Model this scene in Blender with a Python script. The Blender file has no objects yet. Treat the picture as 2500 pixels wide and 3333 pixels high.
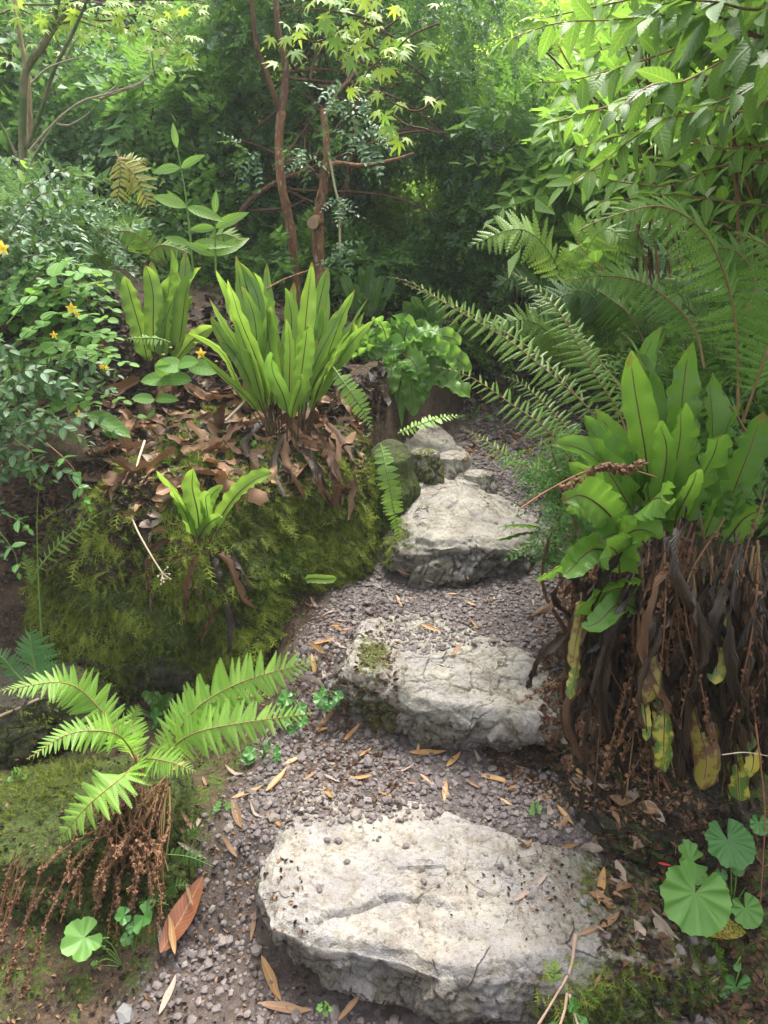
import bpy, math, random
import numpy as np
from mathutils import Vector, Matrix
from mathutils.bvhtree import BVHTree

random.seed(7)
RNG = np.random.default_rng(7)
SC = bpy.context.scene
COL = SC.collection
R = math.radians

# ------------------------------------------------------------------ camera, sky, sun, exposure
CAMZ, PITCH, FPX = 1.6, 20.0, 2216.0
cam_data = bpy.data.cameras.new('camera')
cam_data.sensor_fit = 'VERTICAL'
cam_data.sensor_height = 36.0
cam_data.lens = 36.0 * FPX / 3333.0
cam_data.clip_start = 0.02
cam_data.clip_end = 400
cam = bpy.data.objects.new('camera', cam_data)
cam.location = (0, 0, CAMZ)
cam.rotation_euler = (R(90 - PITCH), 0, 0)
COL.objects.link(cam)
SC.camera = cam

SUN_EL, SUN_AZ = 70.0, 20.0          # azimuth: clockwise degrees from +Y (north) toward +X
world = bpy.data.worlds.new('World')
SC.world = world
world.use_nodes = True
wn = world.node_tree
bg = wn.nodes['Background']
sky = wn.nodes.new('ShaderNodeTexSky')
sky.sky_type = 'NISHITA'
sky.sun_disc = False
sky.sun_elevation = R(SUN_EL)
sky.sun_rotation = R(SUN_AZ)
sky.dust_density = 6.0
sky.ozone_density = 0.6
hs = wn.nodes.new('ShaderNodeHueSaturation')      # overcast: the blue is washed out of the sky
hs.inputs['Saturation'].default_value = 0.30
wn.links.new(sky.outputs[0], hs.inputs['Color'])
wn.links.new(hs.outputs[0], bg.inputs['Color'])
bg.inputs['Strength'].default_value = 0.15
sun_d = bpy.data.lights.new('sun', 'SUN')
sun_d.energy = 1.4
sun_d.angle = R(24)
sun_d.color = (1.0, 0.96, 0.88)
sun = bpy.data.objects.new('sun', sun_d)
el, az = R(SUN_EL), R(SUN_AZ)
sdir = Vector((math.sin(az) * math.cos(el), math.cos(az) * math.cos(el), math.sin(el)))
sun.rotation_euler = sdir.to_track_quat('Z', 'Y').to_euler()
sun.location = (0, 0, 12)
COL.objects.link(sun)
SC.view_settings.view_transform = 'Standard'
SC.view_settings.look = 'None'
SC.view_settings.gamma = 1.0
SC.view_settings.exposure = 2.0
SC.render.engine = 'CYCLES'
SC.cycles.max_bounces = 5
SC.cycles.transmission_bounces = 4
SC.cycles.diffuse_bounces = 4
SC.cycles.glossy_bounces = 2
SC.cycles.transparent_max_bounces = 4
SC.cycles.volume_bounces = 1
SC.cycles.volume_step_rate = 4
SC.cycles.use_denoising = True
SC.cycles.caustics_reflective = False
SC.cycles.caustics_refractive = False

# ------------------------------------------------------------------ pixel rays -> places in the world
_c, _s = math.cos(R(PITCH)), math.sin(R(PITCH))
def ray(px, py):
    u, v = (px - 1250.0) / FPX, (1666.5 - py) / FPX
    return np.array([u, _c + v * _s, -_s + v * _c])
def T(px, py, z):
    d = ray(px, py); t = (z - CAMZ) / d[2]
    return np.array([d[0] * t, d[1] * t, z])
def W(px, py, y):
    d = ray(px, py); t = y / d[1]
    return np.array([d[0] * t, y, CAMZ + d[2] * t])

# ------------------------------------------------------------------ numpy noise
def _hash(i, j, k, s=0):
    i = i.astype(np.int64); j = j.astype(np.int64); k = k.astype(np.int64)
    h = (i * 374761393 + j * 668265263 + k * 2147483647 + s * 1274126177) & 0xffffffff
    h = ((h ^ (h >> 13)) * 1274126177) & 0xffffffff
    h = ((h ^ (h >> 16)) * 2246822519) & 0xffffffff
    h = h ^ (h >> 15)
    return (h & 0xffffff) / float(0xffffff)
def vnoise(p, s=0):
    p = np.asarray(p, float)
    f = np.floor(p); t = p - f; t = t * t * t * (t * (t * 6 - 15) + 10)
    i, j, k = f[:, 0], f[:, 1], f[:, 2]
    out = 0
    for a in (0, 1):
        wa = t[:, 0] if a else 1 - t[:, 0]
        for b in (0, 1):
            wb = t[:, 1] if b else 1 - t[:, 1]
            for c in (0, 1):
                wc = t[:, 2] if c else 1 - t[:, 2]
                out = out + wa * wb * wc * _hash(i + a, j + b, k + c, s)
    return out
def fbm(p, sc=1.0, octv=4, s=0, gain=0.5):
    p = np.asarray(p, float) * sc
    o, a, tot = 0, 1.0, 0
    for q in range(octv):
        o = o + a * (vnoise(p + 17.3 * q, s + q) - 0.5); tot += a
        p = p * 2.03; a *= gain
    return o / tot * 2.0                     # about -1..1
def fbm2(x, y, sc=1.0, octv=4, s=0):
    x = np.asarray(x, float); sh = x.shape
    p = np.stack([x.ravel(), np.asarray(y, float).ravel(), np.full(x.size, 3.7)], 1)
    return fbm(p, sc, octv, s).reshape(sh)
def facets(p, sc, s=0):
    """broken-rock facets: each cell is a tilted plane"""
    p = np.asarray(p, float) * sc
    f = np.floor(p)
    best = np.full(len(p), 1e9); val = np.zeros(len(p)); second = np.full(len(p), 1e9)
    for a in (-1, 0, 1):
        for b in (-1, 0, 1):
            for c in (-1, 0, 1):
                i, j, k = f[:, 0] + a, f[:, 1] + b, f[:, 2] + c
                cx = i + _hash(i, j, k, s + 1); cy = j + _hash(i, j, k, s + 2); cz = k + _hash(i, j, k, s + 3)
                dx, dy, dz = p[:, 0] - cx, p[:, 1] - cy, p[:, 2] - cz
                d = dx * dx + dy * dy + dz * dz
                v = (dx * (_hash(i, j, k, s + 4) - .5) + dy * (_hash(i, j, k, s + 5) - .5) + dz * (_hash(i, j, k, s + 6) - .5)
                     + 0.5 * (_hash(i, j, k, s + 7) - .5))
                m = d < best
                second = np.where(m, best, np.minimum(second, d))
                val = np.where(m, v, val); best = np.where(m, d, best)
    return val, np.sqrt(second) - np.sqrt(best)
def sstep(a, b, x):
    t = np.clip((np.asarray(x, float) - a) / (b - a), 0, 1)
    return t * t * (3 - 2 * t)

# ------------------------------------------------------------------ meshes
def mesh(name, V, faces, mats=None, uv=None, tint=None, attrs=None, smooth=True, midx=None):
    """V (n,3); faces: list of int arrays (m,3) or (m,4)"""
    V = np.asarray(V, np.float32)
    me = bpy.data.meshes.new(name)
    faces = [np.asarray(f, np.int32) for f in faces if len(f)]
    lv = np.concatenate([f.ravel() for f in faces])
    lt = np.concatenate([np.full(len(f), f.shape[1], np.int32) for f in faces])
    ls = np.concatenate([[0], np.cumsum(lt)[:-1]]).astype(np.int32)
    me.vertices.add(len(V)); me.vertices.foreach_set('co', V.ravel())
    me.loops.add(len(lv)); me.loops.foreach_set('vertex_index', lv)
    me.polygons.add(len(lt)); me.polygons.foreach_set('loop_start', ls)
    me.polygons.foreach_set('use_smooth', np.full(len(lt), bool(smooth)))
    if midx is not None:
        me.polygons.foreach_set('material_index', np.asarray(midx, np.int32))
    if uv is not None:
        l = me.uv_layers.new(name='UVMap')
        l.data.foreach_set('uv', np.asarray(uv, np.float32)[lv].ravel())
    if tint is not None:
        a = me.attributes.new('tint', 'FLOAT', 'POINT'); a.data.foreach_set('value', np.asarray(tint, np.float32))
    for k, v in (attrs or {}).items():
        a = me.attributes.new(k, 'FLOAT', 'POINT'); a.data.foreach_set('value', np.asarray(v, np.float32))
    me.update(calc_edges=True)
    me.validate()
    if mats is not None:
        for m in (mats if isinstance(mats, (list, tuple)) else [mats]):
            me.materials.append(m)
    return me
def link(name, me, parent=None, loc=None, label=None, cat=None, group=None, kind=None, rot=None):
    o = bpy.data.objects.new(name, me)
    COL.objects.link(o)
    if parent is not None: o.parent = parent
    if loc is not None: o.location = tuple(float(v) for v in loc)
    if rot is not None: o.rotation_euler = rot
    if label: o['label'] = label
    if cat: o['category'] = cat
    if group: o['group'] = group
    if kind: o['kind'] = kind
    return o
def thing(name, loc, label, cat, group=None):
    return link(name, None, None, loc, label, cat, group)

class MB:
    """collects pieces of geometry for ONE mesh"""
    def __init__(s): s.V = []; s.F3 = []; s.F4 = []; s.U = []; s.T = []; s.n = 0; s.M3 = []; s.M4 = []
    def add(s, V, F, U=None, tint=0.5, mi=0):
        V = np.asarray(V, float); F = np.asarray(F, int)
        if len(V) == 0: return
        s.V.append(V)
        if F.shape[1] == 3: s.F3.append(F + s.n); s.M3.append(np.full(len(F), mi))
        else: s.F4.append(F + s.n); s.M4.append(np.full(len(F), mi))
        s.U.append(np.zeros((len(V), 2)) if U is None else np.asarray(U, float))
        s.T.append(np.full(len(V), tint) if np.isscalar(tint) else np.asarray(tint))
        s.n += len(V)
    def mesh(s, name, mats, off=None, smooth=True):
        V = np.concatenate(s.V)
        if off is not None: V = V - np.asarray(off)
        fs = []; mi = []
        if s.F3: fs.append(np.concatenate(s.F3)); mi.append(np.concatenate(s.M3))
        if s.F4: fs.append(np.concatenate(s.F4)); mi.append(np.concatenate(s.M4))
        return mesh(name, V, fs, mats, np.concatenate(s.U), np.concatenate(s.T), smooth=smooth, midx=np.concatenate(mi))

def norm(a):
    a = np.asarray(a, float)
    return a / (np.linalg.norm(a, axis=-1, keepdims=True) + 1e-12)
def frames(d, up, roll=None):
    """columns side, d, normal for leaf templates lying along +Y with normal +Z"""
    d = norm(d); up = np.broadcast_to(np.asarray(up, float), d.shape)
    x = np.cross(d, up); bad = np.linalg.norm(x, axis=-1) < 1e-4
    x[bad] = np.array([1.0, 0, 0]); x = norm(x); n = np.cross(x, d)
    if roll is not None:
        c, s = np.cos(roll)[:, None], np.sin(roll)[:, None]
        x, n = x * c + n * s, -x * s + n * c
    return np.stack([x, d, n], -1)
def scatter(mb, tpl, M, loc, scale, tint=None, mi=0):
    """tpl=(V,F,U); M (k,3,3); loc (k,3); scale (k,) or (k,3)"""
    V, F, U = tpl[:3]
    k = len(loc)
    if k == 0: return
    scale = np.asarray(scale, float)
    if scale.ndim == 1: scale = np.repeat(scale[:, None], 3, 1)
    P = V[None] * scale[:, None, :]
    P = np.einsum('kij,knj->kni', M, P) + np.asarray(loc)[:, None, :]
    Fa = F[None] + (np.arange(k) * len(V))[:, None, None]
    if tint is None: tint = RNG.random(k)
    t = np.repeat(tint, len(V))
    if len(tpl) > 3:                                    # per-vertex tint of the template adds on
        t = np.clip(t + np.tile(tpl[3], k), 0, 1)
    mb.add(P.reshape(-1, 3), Fa.reshape(-1, F.shape[1]), np.tile(U, (k, 1)), t, mi)
def tube_geo(P, rad, ns=6, cap=True):
    P = np.asarray(P, float); n = len(P)
    rad = np.full(n, rad) if np.isscalar(rad) else np.asarray(rad)
    tg = norm(np.gradient(P, axis=0))
    ref = np.array([0, 0, 1.0]) if abs(tg[0, 2]) < .9 else np.array([1.0, 0, 0])
    a = norm(np.cross(tg[0], ref)); A = []
    for i in range(n):
        a = a - tg[i] * np.dot(a, tg[i]); a = norm(a); A.append(a)
    A = np.array(A); B = np.cross(tg, A)
    th = np.linspace(0, 2 * np.pi, ns, endpoint=False)
    V = P[:, None] + rad[:, None, None] * (np.cos(th)[None, :, None] * A[:, None] + np.sin(th)[None, :, None] * B[:, None])
    i, j = np.meshgrid(np.arange(n - 1), np.arange(ns), indexing='ij')
    j2 = (j + 1) % ns
    F = np.stack([i * ns + j, i * ns + j2, (i + 1) * ns + j2, (i + 1) * ns + j], -1).reshape(-1, 4)
    L = np.concatenate([[0], np.cumsum(np.linalg.norm(np.diff(P, axis=0), axis=1))])
    U = np.stack([np.tile(th / 6.283, n), np.repeat(L, ns)], 1)
    V = V.reshape(-1, 3)
    return V, F, U
def tube(mb, P, rad, ns=6, tint=.5, mi=0):
    V, F, U = tube_geo(P, rad, ns); mb.add(V, F, U, tint, mi)
    if not np.isscalar(rad) and rad[-1] < 1e-4: return
    mb.add(V[-ns:], np.array([[0, k, k + 1] for k in range(1, ns - 1)]), U[-ns:], tint, mi)
def smooth_path(pts, n=24):
    """Catmull-Rom through pts"""
    p = np.asarray(pts, float)
    p = np.vstack([2 * p[0] - p[1], p, 2 * p[-1] - p[-2]])
    m = len(p) - 3
    t = np.linspace(0, m - 1e-6, n); i = t.astype(int); f = (t - i)[:, None]
    a, b, c, d = p[i], p[i + 1], p[i + 2], p[i + 3]
    return .5 * (2 * b + (c - a) * f + (2 * a - 5 * b + 4 * c - d) * f ** 2 + (3 * b - a - 3 * c + d) * f ** 3)

# ------------------------------------------------------------------ materials
class NT:
    def __init__(s, name):
        s.m = bpy.data.materials.new(name); s.m.use_nodes = True
        s.t = s.m.node_tree; s.t.nodes.clear()
        s.out = s.t.nodes.new('ShaderNodeOutputMaterial')
    def n(s, ty, **kw):
        nd = s.t.nodes.new(ty)
        for k, v in kw.items():
            if k.startswith('i_'):
                key = k[2:]
                key = int(key) if key.isdigit() else key.replace('_', ' ')
                s.set(nd.inputs[key], v)
            else: setattr(nd, k, v)
        return nd
    def set(s, inp, v):
        if isinstance(v, bpy.types.NodeSocket): s.t.links.new(v, inp)
        elif isinstance(v, bpy.types.Node): s.t.links.new(v.outputs[0], inp)
        else: inp.default_value = v
    def math(s, op, a, b=None, c=None, clamp=False):
        nd = s.n('ShaderNodeMath', operation=op, use_clamp=clamp)
        for i, v in enumerate((a, b, c)):
            if v is not None: s.set(nd.inputs[i], v)
        return nd.outputs[0]
    def mix(s, f, a, b):
        nd = s.n('ShaderNodeMix', data_type='RGBA')
        s.set(nd.inputs[0], f)
        s.set(nd.inputs[6], a if not isinstance(a, tuple) else (*a[:3], 1)); s.set(nd.inputs[7], b if not isinstance(b, tuple) else (*b[:3], 1))
        return nd.outputs[2]
    def ramp(s, f, stops):
        nd = s.n('ShaderNodeValToRGB'); s.set(nd.inputs[0], f)
        e = nd.color_ramp.elements
        while len(e) < len(stops): e.new(0.5)
        for q, (p, c) in zip(e, stops):
            q.position = p; q.color = (*c[:3], 1) if isinstance(c, tuple) else (c, c, c, 1)
        return nd.outputs[0]
    def noise(s, vec, sc, det=4, rough=.55, dist=0):
        nd = s.n('ShaderNodeTexNoise'); s.set(nd.inputs['Vector'], vec)
        nd.inputs['Scale'].default_value = sc; nd.inputs['Detail'].default_value = det
        nd.inputs['Roughness'].default_value = rough; nd.inputs['Distortion'].default_value = dist
        return nd.outputs[0]
    def voro(s, vec, sc, feat='F1', out=0, rand=1.0):
        nd = s.n('ShaderNodeTexVoronoi', feature=feat); s.set(nd.inputs['Vector'], vec)
        nd.inputs['Scale'].default_value = sc; nd.inputs['Randomness'].default_value = rand
        return nd.outputs[out]
    def coord(s, which='Object'):
        return s.n('ShaderNodeTexCoord').outputs[which]
    def geo(s, which='Position'):
        return s.n('ShaderNodeNewGeometry').outputs[which]
    def attr(s, name):
        return s.n('ShaderNodeAttribute', attribute_name=name).outputs['Fac']
    def bump(s, h, st=.3, dist=.01):
        nd = s.n('ShaderNodeBump'); nd.inputs['Strength'].default_value = st; nd.inputs['Distance'].default_value = dist
        s.set(nd.inputs['Height'], h); return nd.outputs[0]
    def pbr(s, col, rough=.7, normal=None, spec=.4, **kw):
        p = s.n('ShaderNodeBsdfPrincipled'); s.set(p.inputs['Base Color'], col if not isinstance(col, tuple) else (*col[:3], 1))
        s.set(p.inputs['Roughness'], rough); s.set(p.inputs['Specular IOR Level'], spec)
        if normal is not None: s.set(p.inputs['Normal'], normal)
        return p
    def done(s, sh):
        s.set(s.out.inputs[0], sh); return s.m

def leaf_mat(name, c0, c1, trans=.35, rough=.42, midrib=None, veins=0, mid_w=.035, tcol=None, spec=.5, blotch=None, vein_str=.35, bump=.25, edge=None, tband=0.5, spots=None):
    """c0..c1 the range of the leaves' own colours; UV: u across, v along"""
    t = NT(name)
    r = t.n('ShaderNodeObjectInfo').outputs['Random']
    a = t.math('ADD', t.math('MULTIPLY', t.attr('tint'), 1 - .35), t.math('MULTIPLY', r, .35))
    pos = t.geo()
    nz = t.noise(pos, 9, 3)
    f = t.math('ADD', a, t.math('MULTIPLY', t.math('SUBTRACT', nz, .5), .5), clamp=True)
    col = t.mix(f, c0, c1)
    uv = t.n('ShaderNodeSeparateXYZ'); t.set(uv.inputs[0], t.coord('UV'))
    u, v = uv.outputs[0], uv.outputs[1]
    au = t.math('ABSOLUTE', t.math('SUBTRACT', u, .5))
    nrm = None
    h = None
    if veins:
        ph = t.math('SUBTRACT', t.math('MULTIPLY', v, float(veins)), t.math('MULTIPLY', au, veins * .35))
        sn = t.math('SINE', t.math('MULTIPLY', ph, 6.2832))
        vv = t.math('MULTIPLY', t.math('GREATER_THAN', sn, .72), vein_str)
        col = t.mix(vv, col, tuple(min(1, c * 1.7) for c in c1))
        h = t.math('MULTIPLY', sn, -.5)
    if midrib:
        mr = t.math('LESS_THAN', au, mid_w)
        col = t.mix(t.math('MULTIPLY', mr, .85), col, midrib)
    if edge:
        ed = t.math('GREATER_THAN', t.math('ADD', au, t.math('MULTIPLY', t.math('SUBTRACT', nz, .5), .25)), .4)
        col = t.mix(t.math('MULTIPLY', ed, .8), col, edge)
    if spots:
        sz = t.noise(t.coord('Object'), 95, 3, .6); tipn = t.math('ADD', v, t.math('MULTIPLY', t.math('SUBTRACT', t.noise(t.coord('Object'), 30, 3), .5), .35))
        sm = t.math('MAXIMUM', t.ramp(sz, [(.67, 0.0), (.71, 1.0)]), t.ramp(tipn, [(.955, 0.0), (1.0, 1.0)]))
        col = t.mix(t.math('MULTIPLY', sm, .75), col, spots)
    if blotch:
        bz = t.noise(t.coord('Object'), 28, 4, .6)
        bm = t.ramp(bz, [(.47, 0.0), (.56, 1.0)])
        col = t.mix(bm, col, blotch)
    if h is not None and bump: nrm = t.bump(h, bump, .002)
    p = t.pbr(col, rough, nrm, spec)
    if trans <= 0: return t.done(p)
    tr = t.n('ShaderNodeBsdfTranslucent')
    if tcol is None: tcol = (1.35, 1.25, .55)
    tc = t.n('ShaderNodeMix', data_type='RGBA', blend_type='MULTIPLY'); tc.inputs[0].default_value = 1
    t.set(tc.inputs[6], col); tc.inputs[7].default_value = (*tcol, 1)
    gain = t.n('ShaderNodeHueSaturation'); gain.inputs['Value'].default_value = 1.5; gain.inputs['Saturation'].default_value = .92; t.set(gain.inputs['Color'], tc.outputs[2])
    t.set(tr.inputs[0], gain)
    mx = t.n('ShaderNodeMixShader'); mx.inputs[0].default_value = trans
    t.set(mx.inputs[1], p); t.set(mx.inputs[2], tr)
    return t.done(mx)

def simple_mat(name, c0, c1, sc=30, rough=.8, bump=.3, bsc=None, spec=.3, dist=.003):
    t = NT(name)
    r = t.n('ShaderNodeObjectInfo').outputs['Random']
    nz = t.noise(t.coord('Object'), sc, 5, .6)
    a = t.math('ADD', t.math('MULTIPLY', t.attr('tint'), .6), t.math('MULTIPLY', r, .15))
    f = t.math('ADD', a, t.math('MULTIPLY', t.math('SUBTRACT', nz, .45), 1.2), clamp=True)
    col = t.mix(f, c0, c1)
    n2 = t.noise(t.coord('Object'), bsc or sc * 3, 4, .6)
    return t.done(t.pbr(col, rough, t.bump(n2, bump, dist), spec))
# ------------------------------------------------------------------ materials of the ground and rocks
def rock_mat(name, light, grey, brown, dark, mosscol=(.075, .085, .018), lavk=.45):
    t = NT(name); P = t.coord('Object')
    big = t.noise(P, 4.5, 6, .62); mid = t.noise(P, 16, 6, .7); fine = t.noise(P, 70, 5, .7); vfine = t.noise(P, 230, 4, .7)
    col = t.mix(t.ramp(big, [(.40, 0.0), (.58, 1.0)]), light, grey)
    col = t.mix(t.math('MULTIPLY', t.ramp(mid, [(.44, 0.0), (.60, 1.0)]), .62), col, brown)
    speck = t.ramp(fine, [(.36, 1.0), (.46, 0.0)])
    col = t.mix(t.math('MULTIPLY', speck, .6), col, dark)
    lich = t.ramp(t.noise(P, 34, 5, .7), [(.56, 0.0), (.64, 1.0)])
    col = t.mix(t.math('MULTIPLY', lich, .5), col, tuple(min(1, c * 1.12) for c in light))
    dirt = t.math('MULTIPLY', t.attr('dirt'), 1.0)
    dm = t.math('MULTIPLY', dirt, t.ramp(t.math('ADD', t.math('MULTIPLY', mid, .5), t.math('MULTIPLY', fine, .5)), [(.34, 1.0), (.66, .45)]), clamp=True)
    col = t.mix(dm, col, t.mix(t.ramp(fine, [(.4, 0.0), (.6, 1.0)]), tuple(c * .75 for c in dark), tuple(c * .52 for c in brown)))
    ml = t.math('ADD', t.attr('moss'), t.math('MULTIPLY', t.math('SUBTRACT', t.noise(P, 40, 5, .7), .5), 1.1))
    mm = t.ramp(ml, [(.48, 0.0), (.6, 1.0)])
    mc = t.mix(t.ramp(t.noise(P, 90, 4, .7), [(.35, 0.0), (.65, 1.0)]), tuple(c * .45 for c in mosscol), tuple(c * 1.4 for c in mosscol))
    col = t.mix(mm, col, mc)
    wp = t.n('ShaderNodeVectorMath', operation='ADD'); t.set(wp.inputs[0], P); wn_ = t.n('ShaderNodeTexNoise'); wn_.inputs['Scale'].default_value = 6; wn_.inputs['Detail'].default_value = 5; t.set(wn_.inputs['Vector'], P); sc_ = t.n('ShaderNodeVectorMath', operation='SCALE'); t.set(sc_.inputs[0], wn_.outputs['Color']); sc_.inputs['Scale'].default_value = .22; t.set(wp.inputs[1], sc_)
    crack = t.ramp(t.voro(wp.outputs[0], 5.5, 'DISTANCE_TO_EDGE'), [(.0, 0.0), (.022, 1.0)])
    cr = t.math('MULTIPLY', t.math('SUBTRACT', 1.0, crack), t.ramp(t.noise(P, 7, 3), [(.54, 0.0), (.60, 1.0)]))
    col = t.mix(t.math('MULTIPLY', cr, .6), col, dark)
    lav = t.ramp(t.noise(P, 6.5, 5, .65, 1.0), [(.50, 0.0), (.60, 1.0)]); col = t.mix(t.math('MULTIPLY', lav, lavk), col, t.mix(fine, (.22, .205, .215), (.34, .32, .32)))
    h = t.math('ADD', t.math('ADD', t.math('MULTIPLY', mid, .9), t.math('MULTIPLY', fine, .55)), t.math('SUBTRACT', t.math('MULTIPLY', vfine, .3), t.math('MULTIPLY', cr, .9)))
    return t.done(t.pbr(col, t.math('ADD', .72, t.math('MULTIPLY', fine, .2)), t.bump(h, .95, .016), .25))

M_stone = rock_mat('pale_limestone', (.42, .385, .325), (.30, .285, .27), (.17, .138, .10), (.07, .054, .038))
M_stone2 = rock_mat('weathered_limestone', (.40, .375, .31), (.28, .262, .225), (.165, .135, .10), (.065, .05, .035))
M_mossrock = rock_mat('mossy_rock', (.14, .13, .09), (.09, .085, .06), (.05, .04, .026), (.02, .016, .01), (.05, .07, .014), 0.0)

def ground_mat():
    t = NT('woodland_soil'); P = t.geo()
    big = t.noise(P, 2.2, 5, .6); mid = t.noise(P, 15, 6, .7); fine = t.noise(P, 80, 5, .7)
    col = t.mix(t.ramp(mid, [(.35, 0.0), (.65, 1.0)]), (.022, .016, .011), (.085, .058, .038))
    col = t.mix(t.math('MULTIPLY', t.ramp(fine, [(.52, 0.0), (.66, 1.0)]), .6), col, (.17, .11, .07))
    ml = t.math('ADD', t.attr('moss'), t.math('MULTIPLY', t.math('SUBTRACT', t.noise(P, 18, 5, .7), .5), 1.2))
    mm = t.ramp(ml, [(.48, 0.0), (.64, 1.0)])
    mc = t.mix(t.ramp(t.noise(P, 110, 4, .7), [(.35, 0.0), (.65, 1.0)]), (.022, .032, .008), (.085, .12, .022))
    col = t.mix(mm, col, mc)
    gl = t.attr('gravel')
    gc = t.mix(t.voro(P, 75, out=1), (.045, .037, .035), (.15, .125, .12))
    col = t.mix(gl, col, gc)
    h = t.math('ADD', mid, t.math('MULTIPLY', fine, .6))
    return t.done(t.pbr(col, .92, t.bump(h, .9, .015), .2))
M_ground = ground_mat()

# ------------------------------------------------------------------ the lie of the land
_py = np.array([-8, 0, 1.20, 1.42, 1.80, 2.02, 2.44, 2.80, 3.1, 4.2, 6.0, 9.0, 14, 30, 60])
_pz = np.array([-.3, 0, 0.0, .165, .19, .38, .415, .52, .67, .76, .86, 1.05, 1.3, 2.2, 3.5])
_cy = np.array([-8, 0, 1.2, 1.8, 2.4, 3.0, 3.6, 4.6, 6.0, 7.5, 10, 14, 30, 60])
_cx = np.array([0, 0, .10, .22, .28, .45, .72, 1.12, 1.62, 2.4, 3.6, 5.5, 10, 20])
_wl = np.array([1.6, .9, .62, .55, .46, .36, .36, .40, .45, .5, .6, .8, 2, 4])
_wr = np.array([1.6, .9, .55, .38, .36, .36, .38, .40, .45, .5, .6, .8, 2, 4])
_hl = np.interp
def zpath(y): return np.interp(y, _py, _pz)
def bank(x, y):
    x = np.asarray(x, float); y = np.asarray(y, float)
    cx = np.interp(y, _cy, _cx); wl = np.interp(y, _cy, _wl); wr = np.interp(y, _cy, _wr)
    dl = (cx - wl) - x; dr = x - (cx + wr)
    return dl, dr
def zg(x, y):
    x = np.asarray(x, float); y = np.asarray(y, float)
    dl, dr = bank(x, y)
    z = zpath(y)
    k = sstep(-.05, .42, dl) * sstep(2.42, 2.15, y) * sstep(1.2, 1.6, y); z = z * (1 - k) + .06 * k
    hl = np.interp(y, [-5, .9, 1.3, 1.6, 1.8, 2.15, 2.5, 2.9, 3.25, 3.8, 5, 8, 14, 40], [.1, .05, .12, .05, .0, .0, .34, .36, .50, .52, .46, .6, 1.3, 4])
    z = z + hl * sstep(.01, np.where(y > 2.9, .22, .32), dl) + .16 * np.clip(dl - .3, 0, 30) * sstep(1.2, 3, y)
    hr = np.interp(y, [-5, .9, 1.3, 1.7, 2.1, 2.8, 4, 6, 10, 40], [.05, .08, .14, .22, .25, .22, .25, .35, .6, 2])
    z = z + hr * sstep(.02, .35, dr) + .10 * np.clip(dr - .3, 0, 30)
    n = fbm2(x, y, 3.0, 5, 4)
    offp = np.maximum(sstep(.0, .3, dl), sstep(.0, .3, dr))
    z = z + n * (.012 + .045 * offp) + .004 * fbm2(x, y, 25, 2, 9)
    return z
def gravel_mask(x, y):
    dl, dr = bank(x, y)
    e = .05 * fbm2(x, y, 7, 3, 21)
    m = sstep(.10, -.06, dl + e) * sstep(.10, -.06, dr + e)
    # lower left of the front stone: soil and moss with scattered gravel
    low = sstep(1.5, 1.3, y)
    m = m * (1 - low * .5 * sstep(-.05, .12, fbm2(x, y, 5, 3, 33) + .05))
    # sparse litter band left of stone two
    return np.clip(m, 0, 1)

def warp(n, a, lo, hi, k):
    return None
xs = np.concatenate([-np.geomspace(60, 2.4, 60)[:-1], np.linspace(-2.4, 3.0, 270), np.geomspace(3.0, 60, 60)[1:]])
ys = np.concatenate([np.linspace(-8, .7, 30)[:-1], np.linspace(.7, 4.6, 230), np.geomspace(4.6, 80, 110)[1:]])
GX, GY = np.meshgrid(xs, ys)
GZ = zg(GX, GY)
nx, ny = len(xs), len(ys)
ii, jj = np.meshgrid(np.arange(ny - 1), np.arange(nx - 1), indexing='ij')
GF = np.stack([ii * nx + jj, ii * nx + jj + 1, (ii + 1) * nx + jj + 1, (ii + 1) * nx + jj], -1).reshape(-1, 4)
GV = np.stack([GX.ravel(), GY.ravel(), GZ.ravel()], 1)
gm = gravel_mask(GX, GY).ravel()
mossg = (.5 + .45 * fbm2(GX, GY, 2.4, 4, 50).ravel()) * (1 - gm * .75)
mossg = np.clip(mossg + .25 * sstep(1.9, 1.2, GV[:, 1]) * (1 - gm), 0, 1)
mossg *= sstep(9, 4, GV[:, 1]) * .8
g_me = mesh('ground', GV, [GF], M_ground, attrs={'gravel': gm * .9, 'moss': mossg})
link('ground', g_me, kind='structure')
SURF_V = [GV]; SURF_F = [list(map(tuple, GF))]; SURF_N = len(GV)

def add_surface(V, F, loc=(0, 0, 0)):
    global SURF_N
    SURF_V.append(np.asarray(V) + np.asarray(loc)); SURF_F.append([tuple(int(q) + SURF_N for q in f) for f in F]); SURF_N += len(V)

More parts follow.
